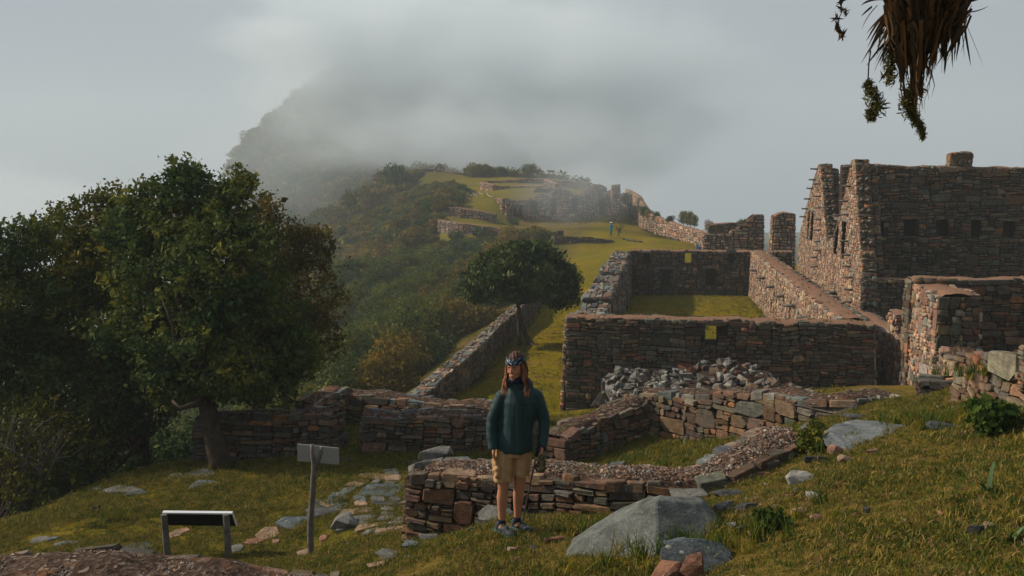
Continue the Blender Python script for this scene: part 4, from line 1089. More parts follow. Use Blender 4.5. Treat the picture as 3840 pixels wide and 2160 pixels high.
while n < 150 and tries < 9000:
    tries += 1
    u, v = rng.uniform(29, 100), rng.uniform(-34, -9.2)
    p = UV(u, v); z = h1(p[0], p[1]); X, Y = proj((p[0], p[1], z + .8))
    if not inpoly(X, Y, poly): continue
    if u < 60 and v > -9.9 - .02 * (u - 29): continue
    if any((p[0] - a) ** 2 + (p[1] - b_) ** 2 < (0.62 * s_ + .35) ** 2 for a, b_, s_ in placed): continue
    s = rng.uniform(1.0, 2.1) * (1.0 if v < -11.5 else .62); placed.append((p[0], p[1], s))
    put_shrub(P_mid, p[0], p[1], s, "in the thicket below the lane wall", "shrubs of the thicket below the lane wall", int(rng.integers(5)), rng.uniform(.8, 1.25),
              around=("hugging the lane wall" if v > -11 else "a step below the wall" if v > -14 else "in upper thicket" if v > -17.5 else "in mid thicket" if v > -22 else "deep in the thicket") + ", " + ("right behind the room walls" if u < 33 else "behind the room walls" if u < 38 else "left of the wall's near half" if u < 44 else "left of the wall's middle" if u < 50 else "left of the round tree" if u < 57 else "level with the round tree" if u < 64 else "just beyond the round tree" if u < 72 else "below the plaza rim" if u < 85 else "at the thicket's far end")); n += 1
# shrubs on the plaza edge, round the terraces and on the crest
ORD = ["leftmost", "second", "third", "fourth", "fifth", "sixth", "seventh", "eighth", "ninth", "tenth", "eleventh", "twelfth", "thirteenth", "fourteenth", "fifteenth", "sixteenth", "seventeenth", "eighteenth", "nineteenth", "twentieth"]
def rank(X, xs): k = sorted(xs).index(X); return ORD[k] + ("" if k == 0 else " from the left")
RIM = [(1640, 122, 2.6, 0), (1700, 120, 3.4, 0), (1750, 118, 3.6, 2), (1820, 121, 3.0, 0), (1780, 112, 3.4, 0), (1730, 108, 3.2, 2), (1680, 104, 3.0, 1), (1880, 122, 2.4, 1), (1930, 121, 2.6, 4), (1985, 122, 2.8, 1),
                   (2030, 120, 2.2, 0), (1850, 110, 3.0, 4), (1920, 112, 2.6, 1), (1790, 98, 2.8, 0), (1700, 96, 3.0, 1), (1880, 128, 1.6, 2), (1925, 147, 1.2, 2), (1660, 112, 2.7, 2), (1985, 110, 2.2, 0)]
RIMX = [q[0] + q[1] / 1000 for q in RIM]
for X, D, s, k in RIM:
    x, y = pxd(X, D); put_shrub(P_mid, x, y, s, "on the plaza rim", "shrubs along the plaza rim", k, .8, "on the plaza rim, " + rank(X + D / 1000, RIMX))
CR_ = [(1790, 206, 3.4, 0), (1815, 204, 3.0, 1), (1845, 206, 2.2, 0), (1880, 204, 2.0, 2), (1895, 205, 1.8, 0), (1930, 204, 1.5, 1), (1990, 204, 2.2, 3), (2045, 204, 1.6, 2), (1770, 208, 2.4, 1)]
CRX = [q[0] for q in CR_]
for X, D, s, k in CR_:
    x, y = pxd(X, D); put_shrub(P_mid, x, y, s, "on the misty crest above the ruined palace", "shrubs on the misty crest", k, .8, "on the misty crest above the ruined palace, " + rank(X, CRX))
BW_ = [(2330, 745, 152, 2.2, 2), (2400, 790, 141, 1.6, 2), (2425, 800, 139, 1.8, 0), (2450, 812, 136, 1.4, 2), (2550, 822, 124, 1.3, 3), (2575, 826, 121, 1.4, 3), (2590, 834, 119, 1.1, 3), (2645, 852, 116, 1.2, 4),
                      (2660, 860, 115, 1.0, 3), (2705, 866, 112, 1.0, 2), (2730, 868, 110, .9, 2), (2765, 862, 108, 1.4, 3), (2790, 862, 107, 1.4, 3), (2500, 825, 130, 1.2, 2)]
BWX = [q[0] for q in BW_]
for X, Y, D, s, k in BW_:
    x, y = pxd(X, D); x += .8; y += 2.2
    s *= .62; o = put_shrub(P_mid, x, y, s, "rising behind the plaza boundary wall", "shrubs behind the boundary wall", k, 1.15, "behind the plaza boundary wall, " + rank(X, BWX))
    o.location.z = float(W(X, Y, d=D)[2]) - .9 * s * .95

# ---- scattered masses: brushwood, mountain wood, grass
def scatter(name, label, pts, rots, scales, protos_, parent=None):
    c = bpy.data.collections.new(name + "_shapes")
    for p in protos_:
        for cc in list(p.users_collection): cc.objects.unlink(p)
        c.objects.link(p)
    me = bpy.data.meshes.new(name); me.vertices.add(len(pts)); me.vertices.foreach_set("co", np.asarray(pts, np.float32).ravel())
    a = me.attributes.new("rot", 'FLOAT_VECTOR', 'POINT'); a.data.foreach_set("vector", np.asarray(rots, np.float32).ravel())
    a = me.attributes.new("scl", 'FLOAT_VECTOR', 'POINT'); a.data.foreach_set("vector", np.asarray(scales, np.float32).ravel())
    me.update()
    o = bpy.data.objects.new(name, me); COL.objects.link(o)
    g = bpy.data.node_groups.new(name + "_nodes", 'GeometryNodeTree')
    g.interface.new_socket("Geometry", in_out='INPUT', socket_type='NodeSocketGeometry'); g.interface.new_socket("Geometry", in_out='OUTPUT', socket_type='NodeSocketGeometry')
    gi, go = g.nodes.new("NodeGroupInput"), g.nodes.new("NodeGroupOutput")
    iop = g.nodes.new("GeometryNodeInstanceOnPoints"); ci = g.nodes.new("GeometryNodeCollectionInfo")
    ci.inputs["Collection"].default_value = c; ci.inputs["Separate Children"].default_value = True; ci.inputs["Reset Children"].default_value = True
    iop.inputs["Pick Instance"].default_value = True
    r = g.nodes.new("GeometryNodeInputNamedAttribute"); r.data_type = 'FLOAT_VECTOR'; r.inputs["Name"].default_value = "rot"
    s = g.nodes.new("GeometryNodeInputNamedAttribute"); s.data_type = 'FLOAT_VECTOR'; s.inputs["Name"].default_value = "scl"
    g.links.new(gi.outputs[0], iop.inputs["Points"]); g.links.new(ci.outputs[0], iop.inputs["Instance"])
    g.links.new(r.outputs["Attribute"], iop.inputs["Rotation"]); g.links.new(s.outputs["Attribute"], iop.inputs["Scale"])
    g.links.new(iop.outputs[0], go.inputs[0])
    mod = o.modifiers.new("scatter", 'NODES'); mod.node_group = g
    tag(o, label, kind="stuff")
    return o
def lone(nm, seed, mat, nl, clumps, leaves, spread, size, rz=.8):
    rng = np.random.default_rng(seed); lobes = []
    for k in range(nl):
        a = rng.uniform(0, 6.28); r = rng.uniform(0, .6) if k else 0
        lobes.append((math.cos(a) * r, math.sin(a) * r, rng.uniform(.35, .9) * rz, rng.uniform(.35, .6), rng.uniform(.35, .6), rng.uniform(.3, .5) * rz))
    return foliage(nm, lobes, mat, None, seed=seed, clumps=clumps, leaves=leaves, spread=spread, size=size)[0]
B = [lone("brush", 61, M['leaf_bright'], 5, 26, 7, .09, .14), lone("brush", 62, M['leaf_brown'], 5, 22, 7, .10, .15), lone("brush", 63, M['leaf_dark'], 5, 26, 7, .09, .13, 1.1),
     lone("brush", 64, M['leaf_brown'], 4, 20, 7, .10, .14, 1.2), lone("brush", 65, M['leaf_bright'], 6, 24, 7, .09, .12, .6)]
rng = np.random.default_rng(66)
def mask_pts(n, xr, yr, polys, holes=(), lift=1.0, seed=1):
    rg = np.random.default_rng(seed)
    x = rg.uniform(*xr, n); y = rg.uniform(*yr, n); z = hgt(x, y)
    zz = z - CAMZ + lift; f = y * _cp - zz * _sp; X = 1920 + FPX * x / f; Y = 1080 - FPX * (y * _sp + zz * _cp) / f
    keep = np.array([any(inpoly(a, b_, p) for p in polys) and not any(inpoly(a, b_, h) for h in holes) for a, b_ in zip(X, Y)])
    return np.stack([x, y, z], 1)[keep]
hillp = [(1040, 1250), (1080, 1000), (1160, 880), (1290, 760), (1370, 680), (1480, 645), (1545, 640), (1700, 668), (1745, 710), (1722, 745), (1700, 790), (1630, 790), (1640, 870), (1700, 900), (1830, 880), (1840, 960), (1700, 1010), (1560, 1050), (1480, 1060), (1230, 1070), (1180, 1150), (1130, 1250)]
holes = [[(1180, 1062), (1480, 1062), (1480, 1165), (1230, 1150)], [(1380, 665), (1640, 668), (1600, 690), (1380, 700)], [(1560, 660), (1760, 655), (1770, 680), (1560, 672)]]
pts = mask_pts(9000, (-80, 5), (96, 255), [hillp], holes, 1.0, 3)
s = rng.uniform(1.0, 2.7, len(pts)) * np.where(pts[:, 1] > 175, .62, 1.0); sc = np.stack([s, s, s * rng.uniform(.6, 1.1, len(pts))], 1)
rt = np.stack([np.zeros(len(pts)), np.zeros(len(pts)), rng.uniform(0, 6.28, len(pts))], 1); pts[:, 2] -= .15 * s
scatter("brushwood", "olive and brown brushwood covering the hillside left of the terraces", pts, rt, sc, B)
B2 = [b.copy() for b in B]
x = rng.uniform(-190, 60, 11000); y = rng.uniform(215, 480, 11000); z = hgt(x, y); k = (z > -40) & ~((y < 250) & (z > 6) & (x > -30))
pts = np.stack([x, y, z], 1)[k]; s = rng.uniform(2.2, 4.8, len(pts)); sc = np.stack([s, s, s * rng.uniform(.7, 1.2, len(pts))], 1); pts[:, 2] -= .2 * s
rt = np.stack([np.zeros(len(pts)), np.zeros(len(pts)), rng.uniform(0, 6.28, len(pts))], 1)
scatter("mountain_forest", "forest covering the mist-shrouded mountain", pts, rt, sc, B2)
# left valley side below the lawn
B3 = [lone("brush", 71, M['leaf_dark'], 5, 50, 11, .06, .06), lone("brush", 72, M['leaf_bright'], 5, 46, 11, .06, .06), lone("brush", 73, M['leaf_dark'], 5, 50, 11, .06, .06, 1.1)]
x = rng.uniform(-60, -6, 2600); y = rng.uniform(10, 120, 2600); z = hgt(x, y); v = x * VD[0] + y * VD[1]
k = (z < .9) & (v < -14.5 + (y < 28) * 3.6) & ~((y < 19) & (x > -10.6))
pts = np.stack([x, y, z], 1)[k]; s = rng.uniform(1.1, 2.0, len(pts)) * np.where(pts[:, 1] > 35, 1.5, 1.0); sc = np.stack([s, s, s], 1)
rt = np.stack([np.zeros(len(pts)), np.zeros(len(pts)), rng.uniform(0, 6.28, len(pts))], 1)
scatter("valley_undergrowth", "dense undergrowth on the valley side below the lawn", pts, rt, sc, B3)

# grass
def tuft(seed, nb, h, w, spread, mat, lean=.5):
    rg = np.random.default_rng(seed); V, Q, C = [], [], []
    for k in range(nb):
        a = rg.uniform(0, 6.28); r = rg.uniform(0, spread); x, y = math.cos(a) * r, math.sin(a) * r
        hh = h * rg.uniform(.5, 1.2); b = rg.uniform(0, 6.28); dx, dy = math.cos(b), math.sin(b); ln = rg.uniform(.1, lean) * hh
        la = rg.uniform(0, 6.28); lx, ly = math.cos(la) * ln, math.sin(la) * ln
        i = len(V)
        V += [(x - dx * w, y - dy * w, -.01), (x + dx * w, y + dy * w, -.01), (x + dx * w * .7 + lx * .45, y + dy * w * .7 + ly * .45, hh * .6), (x - dx * w * .7 + lx * .45, y - dy * w * .7 + ly * .45, hh * .6),
              (x + lx * 1.2 + dx * w * .1, y + ly * 1.2 + dy * w * .1, hh), (x + lx * 1.2 - dx * w * .1, y + ly * 1.2 - dy * w * .1, hh)]
        Q += [(i, i + 1, i + 2, i + 3), (i + 3, i + 2, i + 4, i + 5)]
        C += [np.clip(rg.normal(.55, .25), 0, 1)] * 6
    return fast_mesh("grass_tuft", np.array(V), np.array(Q), mat, None, np.array(C)[:, None] * np.ones(3))
G = [tuft(1, 32, .020, .0026, .09, M['grass_near'], 2.2), tuft(2, 32, .017, .003, .10, M['grass_near'], 2.4), tuft(3, 26, .030, .003, .08, M['grass_near'], 1.6), tuft(4, 28, .024, .003, .08, M['grass_green'], 1.6), tuft(5, 14, .014, .006, .08, M['leaf_bright'], 2.5), tuft(6, 22, .022, .0026, .07, M['straw'], 2.2), tuft(7, 30, .018, .0028, .10, M['grass_green'], 2.0)]
def grass_field(n, xr, yr, test, seed, smin, smax, protos_, nm, lab):
    rg = np.random.default_rng(seed); x = rg.uniform(*xr, n); y = yr[0] + (yr[1] - yr[0]) * rg.uniform(0, 1, n)
    cl = vnoise(x, y, 1.7, 9) + .6 * vnoise(x, y, 5.1, 11)
    z = hgt(x, y); k = test(x, y, z) & (rg.uniform(-1.0, 1.0, n) < cl + .75)
    x, y, z, cl = x[k], y[k], z[k], cl[k]
    s = rg.uniform(smin, smax, len(x)) * np.clip(1 + .5 * cl, .6, 1.5)
    return scatter(nm, lab, np.stack([x, y, z], 1), np.stack([rg.normal(0, .2, len(x)), rg.normal(0, .2, len(x)), rg.uniform(0, 6.28, len(x))], 1), np.stack([s, s, s], 1), protos_)
def vis_near(x, y, z):
    zz = z - CAMZ; f = y * _cp - zz * _sp; X = 1920 + FPX * x / np.maximum(f, .1); Y = 1080 - FPX * (y * _sp + zz * _cp) / np.maximum(f, .1)
    u = x * UD[0] + y * UD[1]
    return (f > 1) & (X > -150) & (X < 3990) & (Y < 2350) & (u < 24)
grass_field(95000, (-11.5, 9.0), (4.0, 15.5), lambda x, y, z: vis_near(x, y, z), 5, .8, 1.4, G, "grass", "short tufted turf on the slope and the lawn")
G2 = [g.copy() for g in G[:4]]
grass_field(60000, (-11.5, 10.0), (15.5, 24), lambda x, y, z: vis_near(x, y, z) & (z > 1.6), 6, 1.2, 2.0, G2, "grass", "short turf on the lawn and inside the small enclosure")
# long grass in the corners and along wall feet
LG = [tuft(11, 26, .22, .006, .10, M['grass_green'], .8), tuft(12, 22, .16, .006, .09, M['grass'], .9)]
pts = []
rg = np.random.default_rng(8)
for X, Y, z, n_, sp in [(2420, 2110, 5.0, 26, .35), (2180, 2010, 4.7, 10, .3), (2600, 2130, 5.1, 14, .3), (2350, 1740, 3.3, 30, .9), (2500, 1700, 3.2, 22, .7), (2780, 1680, 3.4, 16, .5), (3560, 1600, 5.1, 40, .5), (3650, 1590, 5.0, 34, .4), (3500, 1640, 5.1, 20, .5),
                        (2280, 1690, 2.95, 16, .5), (3740, 1345, 5.5, 22, .35), (3810, 1330, 5.7, 26, .35), (3300, 1560, 4.9, 16, .5), (2900, 1980, 5.2, 18, .4), (3000, 1700, 4.85, 16, .4), (870, 1760, 2.4, 14, .25), (365, 1980, 2.5, 8, .18)]:
    c = W(X, Y, z=z)
    for _ in range(n_):
        x, y = c[0] + rg.normal(0, sp), c[1] + rg.normal(0, sp * .6); pts.append((x, y, max(h1(x, y), z - .3 if z > 5.4 and X > 3690 else -99)))
pts = np.array(pts); s = rg.uniform(.5, 1.1, len(pts))
scatter("long_grass", "longer green grass at the feet of rocks and walls", pts, np.stack([rg.normal(0, .15, len(pts)), rg.normal(0, .15, len(pts)), rg.uniform(0, 6.28, len(pts))], 1), np.stack([s, s, s], 1), LG)
# coarse turf on the lane, courtyard and the slope left of the lane wall
G3 = [tuft(21, 14, .05, .016, .22, M['grass'], 2.2), tuft(22, 14, .04, .016, .24, M['grass'], 2.4)]
grass_field(26000, (-9, 16), (29, 72), lambda x, y, z: (x * VD[0] + y * VD[1] > -14) & (x * VD[0] + y * VD[1] < 6), 7, .5, .9, G3, "grass", "turf of the lane and of the hall floor")
for o_ in (B + B2 + B3): pass

# crumbs of stone and soil in the turf
pb = []
for k in range(4):
    bm = bmesh.new(); bmesh.ops.create_icosphere(bm, subdivisions=1, radius=.5)
    rg = np.random.default_rng(80 + k)
    for v in bm.verts: v.co = Vector(v.co) * rg.uniform(.65, 1.15); v.co.z *= .55
    me = bpy.data.meshes.new("crumb"); bm.to_mesh(me); bm.free()
    at = me.attributes.new("col", 'FLOAT_COLOR', 'POINT'); at.data.foreach_set("color", np.tile(np.array((*[(.26, .16, .11), (.15, .145, .13), (.20, .11, .07), (.30, .25, .20)][k], 1), np.float32), len(me.vertices)))
    me.materials.append(M['stone']); o = bpy.data.objects.new("crumb", me); COL.objects.link(o); pb.append(o)
rg = np.random.default_rng(90); x = rg.uniform(-6, 9, 9000); y = rg.uniform(4.5, 15, 9000); z = hgt(x, y)
k = vis_near(x, y, z) & (vnoise(x, y, 1.3, 21) + .5 * vnoise(x, y, 4.1, 22) > rg.uniform(.0, .9, 9000)) & ((x > .2) | (y < 12))
x, y, z = x[k], y[k], z[k]; s = rg.lognormal(-3.35, .45, len(x))
scatter("gravel", "pinkish crumbs of stone and soil scattered in the turf of the slope", np.stack([x, y, z + s * .1], 1), rg.uniform(0, 6.28, (len(x), 3)) * np.array((.1, .1, 1)), np.stack([s, s, s], 1), pb)
# pebbles lying on the gravel tops of the near walls
def cap_pebbles(run, n, label, seed):
    rg = np.random.default_rng(seed); q = rg.uniform(.05, run.L - .05, n); a = rg.uniform(-.8, .8, n) * run.th / 2
    P_ = run.topf(q, a, .07 * (1 - (np.abs(a) / (run.th / 2)) ** 2.5) + .012); s = rg.lognormal(-3.75, .4, n)
    scatter("gravel", label, P_, rg.uniform(0, 6.28, (n, 3)) * np.array((.15, .15, 1)), np.stack([s, s, s], 1), [p.copy() for p in pb])
cap_pebbles(WALL_NL, 5200, "loose gravel on the broad wall top in the near left corner", 1)
cap_pebbles(WALL1, 3600, "loose gravel on the wall top behind the person", 2)

# low weeds and dry tufts on the hall's wall tops and along wall feet
pts = []; rg = np.random.default_rng(44)
for (u0, u1, v0_, v1_, z_, n_) in ((33.9, 34.8, -3, 7, 3.31, 90), (35, 67, 6.15, 6.95, 3.31, 160), (67.6, 68.4, -2, 8.5, 3.3, 60)):
    for _ in range(n_): p = UV(rg.uniform(u0, u1), rg.uniform(v0_, v1_)); pts.append((p[0], p[1], z_))
for (u0, u1, v0_, v1_, n_) in ((66.6, 67.3, -1.7, 5.8, 70), (36, 66, 5.5, 5.95, 120), (36, 60, -7.35, -7.0, 120), (36, 66, -1.9, -1.5, 60)):
    for _ in range(n_): p = UV(rg.uniform(u0, u1), rg.uniform(v0_, v1_)); pts.append((p[0], p[1], h1(p[0], p[1])))
pts = np.array(pts); s = rg.uniform(.35, .9, len(pts)) * np.where(pts[:, 2] > 3, .5, 1.0)
scatter("long_grass", "small weeds and tufts on the hall's wall tops and at wall feet", pts, np.stack([rg.normal(0, .2, len(pts)), rg.normal(0, .2, len(pts)), rg.uniform(0, 6.28, len(pts))], 1), np.stack([s, s, s], 1), [p.copy() for p in LG])
# ------------------------------------------------------------------ rocks, slabs, boards, rubble, hanging plant
def rock_material(vs=7.0):
    m, n, l, b = new_mat("field_rock", 0.9, 0.12)
    at = n.new("ShaderNodeAttribute"); at.attribute_name = "col"; geo = n.new("ShaderNodeNewGeometry"); P = geo.outputs["Position"]
    t1 = noise_n(n, l, 5, 7, .65, P, .6); t2 = noise_n(n, l, 40, 5, .65, P)
    c = mixc(n, l, 1.0, at.outputs["Color"], ramp(n, l, t1.outputs["Fac"], [(.25, .4), (.75, 1.7)]).outputs[0], 'MULTIPLY')
    c = mixc(n, l, 1.0, c, ramp(n, l, t2.outputs["Fac"], [(.3, .75), (.7, 1.25)]).outputs[0], 'MULTIPLY')
    v = n.new("ShaderNodeTexVoronoi"); v.inputs["Scale"].default_value = vs; l.new(P, v.inputs["Vector"])
    tw = noise_n(n, l, 30, 3, .6, P)
    dd = mixc(n, l, .12, v.outputs["Distance"], tw.outputs["Fac"])
    sep = n.new("ShaderNodeSeparateColor"); l.new(v.outputs["Color"], sep.inputs[0])
    ring = ramp(n, l, dd, [(.16, 1.0), (.20, 0.0)]); on = ramp(n, l, sep.outputs[0], [(.55, 0.0), (.60, .75)])
    k = mixc(n, l, 1.0, ring.outputs[0], on.outputs[0], 'MULTIPLY')
    c = mixc(n, l, k, c, (0.33, 0.33, 0.27))
    fine = noise_n(n, l, 26, 3, .5, P); c = mixc(n, l, ramp(n, l, fine.outputs["Fac"], [(.66, 0), (.70, .5)]).outputs[0], c, (.30, .31, .28))
    l.new(c, b.inputs["Base Color"])
    mp = n.new("ShaderNodeMapping"); mp.inputs["Rotation"].default_value = (.5, .3, .4); mp.inputs["Scale"].default_value = (2.5, 2.5, 22); l.new(P, mp.inputs["Vector"])
    t4 = noise_n(n, l, 1.2, 6, .7, mp.outputs[0], .8)
    bump(n, l, b, mixc(n, l, .45, mixc(n, l, .4, t1.outputs["Fac"], t2.outputs["Fac"]), t4.outputs["Fac"]), 1.0, .06)
    return m
M['rock'] = rock_material(); M['rock_lichen'] = rock_material(2.7)
def hull_rock(pts, col, name, parent=None, sub=2, rough=.03, bev=0.0, smooth=False, origin=None):
    bm = bmesh.new(); vs = [bm.verts.new(p) for p in pts]
    r = bmesh.ops.convex_hull(bm, input=vs)
    bmesh.ops.delete(bm, geom=[g for g in bm.verts if not g.link_faces], context='VERTS')
    if bev: bmesh.ops.bevel(bm, geom=bm.edges[:] + bm.verts[:], offset=bev, segments=1, affect='EDGES', clamp_overlap=True)
    bmesh.ops.triangulate(bm, faces=bm.faces[:])
    if sub:
        bmesh.ops.subdivide_edges(bm, edges=bm.edges[:], cuts=sub, use_grid_fill=True)
        for v in bm.verts:
            p = v.co * 1.0
            v.co += Vector((mnoise.noise(p * 3.1), mnoise.noise(p * 3.1 + Vector((7, 1, 3))), mnoise.noise(p * 3.1 + Vector((1, 9, 5))))) * rough + Vector((0, 0, 1)) * mnoise.noise(p * 11) * rough * .4
    me = bpy.data.meshes.new(name); bm.to_mesh(me); bm.free()
    if origin is not None:
        me.transform(Matrix.Translation(-Vector(origin)))
    at = me.attributes.new("col", 'FLOAT_COLOR', 'POINT'); at.data.foreach_set("color", np.tile(np.array((*col, 1), np.float32), len(me.vertices)))
    me.materials.append(M['rock'])
    o = bpy.data.objects.new(name, me); COL.objects.link(o)
    if origin is not None: o.location = origin
    if parent: o.parent = parent
    return o
def on_ground(X, Y):
    a, b = (X - 1920) / FPX, (1080 - Y) / FPX; d = np.array((a, _cp + b * _sp, -_sp + b * _cp))
    ks = np.linspace(4, 60, 560); P = ks[:, None] * d[None] + np.array((0, 0, CAMZ)); g = hgt(P[:, 0], P[:, 1])
    i = int(np.argmax(P[:, 2] < g)); lo, hi = ks[max(i - 1, 0)], ks[i]
    for _ in range(14):
        m = (lo + hi) / 2; p = d * m
        if CAMZ + p[2] < h1(p[0], p[1]): hi = m
        else: lo = m
    p = d * hi; return np.array((p[0], p[1], CAMZ + p[2]))
def chunk(c, w, dpt, h, rng, n=14, rz=None):
    rz = rng.uniform(0, 3.14) if rz is None else rz
    out = []
    for _ in range(n):
        d = rng.normal(size=3); d /= np.abs(d).max() * rng.uniform(.85, 1.15)
        x, y, z = d * np.array((w / 2, dpt / 2, h / 2)); out.append((c[0] + x * math.cos(rz) - y * math.sin(rz), c[1] + x * math.sin(rz) + y * math.cos(rz), c[2] + z))
    return out
RC = {'grey': (.125, .125, .115), 'blue': (.085, .105, .115), 'red': (.17, .085, .055), 'tan': (.24, .165, .11), 'white': (.24, .235, .21), 'dark': (.055, .058, .06), 'pink': (.27, .15, .11), 'orange': (.30, .13, .05)}
rkg = np.random.default_rng(12)
def slab_shape(c, w, dp, h, rng):
    out = []; n = int(rng.integers(6, 9)); tx, ty = rng.normal(0, .05, 2)
    for k in range(n):
        a = 2 * math.pi * (k + rng.uniform(-.28, .28)) / n; r = rng.uniform(.82, 1.08); x, y = math.cos(a) * w / 2 * r, math.sin(a) * dp / 2 * r
        for f, z in ((1.04, -h / 2), (1.0, h * .35), (.90, h / 2)): out.append((c[0] + x * f, c[1] + y * f, c[2] + z + x * tx + y * ty))
    return out
def px_rock(X, Y, w, h, col, label, group=None, flat=None, name="rock"):
    """a loose stone whose foot is seen at (X, Y + h / 2); w, h in photo pixels"""
    p = on_ground(X, Y + h * .35); D = p[1]; wm = w * D / FPX
    if flat is None: hm = max(.04, h * D / FPX * .8); dm = wm * rkg.uniform(.55, .8)
    else:
        hm = .05; ground_px = FPX * (CAMZ - p[2]) / D ** 2; dm = min(max(h / ground_px, .12), wm * 1.6)
    c = p + np.array((0, dm * .3 if flat is None else 0, hm * (.30 if flat is None else .0)))
    if flat: shape = slab_shape(c, wm * 1.45, dm * 1.7, hm, rkg)
    else: shape = chunk(c, wm * 1.12, dm, hm * 1.25, rkg, 16, rkg.uniform(-.3, .3))
    o = hull_rock(shape, RC[col], name, None, 2 if w > 90 else 1, .018 if w > 90 else .008, 0, origin=tuple(c))
    tag(o, label, "rock" if flat is None else "stone slab", group, "thing"); return o

# the big boulder at the person's side
def wp(X, Y, D): return tuple(W(X, Y, d=D))
o = hull_rock([wp(2118, 2060, 8.3), wp(2140, 2015, 8.5), wp(2330, 1905, 8.45), wp(2430, 1868, 8.35), wp(2478, 1858, 8.3), wp(2640, 1864, 8.75), wp(2652, 1885, 8.8), wp(2705, 1955, 8.6), wp(2725, 2010, 8.45), wp(2720, 2130, 8.1),
               wp(2466, 1872, 8.12), wp(2632, 1884, 8.3), wp(2706, 1962, 8.15), wp(2456, 2150, 7.5), wp(2300, 2200, 7.75), wp(2130, 2150, 8.1), wp(2600, 2200, 7.8), wp(2300, 1960, 9.3), wp(2600, 1990, 9.5), wp(2150, 2100, 9.0), (1.2, 8.6, 4.2)], (.105, .115, .108), "boulder", None, 5, .03, .012, origin=tuple(W(2440, 2050, d=8.3)))
tag(o, "large grey boulder with a sharp upright edge, right of the person", "boulder")
o = hull_rock([wp(2480, 2050, 7.0), wp(2560, 2022, 7.1), wp(2700, 2030, 7.2), wp(2742, 2070, 7.1), wp(2735, 2140, 6.9), wp(2640, 2230, 6.7), wp(2470, 2190, 6.8), wp(2560, 2100, 7.7), wp(2700, 2120, 7.7), wp(2600, 2270, 7.0)], (.065, .078, .083), "boulder", None, 4, .03, .01, origin=tuple(W(2600, 2100, d=7.1)))
tag(o, "dark blue-grey speckled boulder cut by the bottom edge, before the large boulder", "boulder")
for (X, Y, w, h, c, lab) in [(2500, 2140, 130, 80, 'red', "reddish stone leaning on the dark speckled boulder, left"), (2600, 2135, 120, 90, 'red', "reddish-brown stone in front of the dark speckled boulder"), (2540, 2035, 110, 18, 'blue', "thin blue slate on top of the dark speckled boulder")]:
    D = 6.68 if c == 'red' else 7.1; p = W(X, Y, d=D); wm = w * D / FPX
    tag(hull_rock(chunk(p, wm, wm * .7, h * D / FPX, rkg, 14, .3), RC[c], "rock", None, 2, .01, 0, origin=tuple(p)), lab, "rock")
p = W(3255, 1640, d=11.3)
o = hull_rock([wp(3080, 1630, 11.2), wp(3120, 1598, 11.5), wp(3170, 1580, 11.9), wp(3290, 1578, 12.0), wp(3330, 1588, 11.8), wp(3435, 1608, 11.5), wp(3438, 1626, 11.2), wp(3385, 1700, 10.6), wp(3270, 1705, 10.5), wp(3130, 1690, 10.7), wp(3095, 1665, 10.9),
               wp(3150, 1660, 12.2), wp(3380, 1670, 12.2), wp(3250, 1740, 11.2)], (.125, .14, .145), "boulder", None, 5, .035, .01, origin=tuple(p))
o.data.materials.clear(); o.data.materials.append(M["rock_lichen"])
tag(o, "wide pale grey rock blotched with round white lichen, on the slope", "boulder")
p = W(2247, 1778, d=11.0)
o = hull_rock([wp(2168, 1770, 11.0), wp(2185, 1752, 11.2), wp(2260, 1746, 11.5), wp(2325, 1746, 11.5), wp(2318, 1785, 10.95), wp(2295, 1806, 10.9), wp(2230, 1808, 10.85), wp(2185, 1795, 10.9), wp(2210, 1815, 11.2), wp(2300, 1812, 11.3)], (.16, .165, .15), "rock", None, 3, .02, .008, origin=tuple(p))
tag(o, "big flat greenish-grey slab lying on top of the wall right of the person", "stone slab")
for (X, Y, w, h, D, c, lab) in [(1632, 1703, 125, 42, 12.9, 'grey', "pale slab leaning at the back of the front wall's left corner"), (1573, 1760, 90, 60, 11.75, 'grey', "rounded pale corner stone on the left end of the front wall"),
                                (1860, 1935, 110, 55, 10.75, 'grey', "grey block at the wall foot behind the person's legs"), (2585, 1862, 110, 40, 10.2, 'grey', "grey stone with a rusty flank behind the large boulder")]:
    p = W(X, Y, d=D); wm = w * D / FPX
    tag(hull_rock(chunk(p, wm * 1.1, wm * .8, h * D / FPX * 1.1, rkg, 18, .1), RC[c], "rock", None, 3, .012, .006, origin=tuple(p)), lab, "rock")

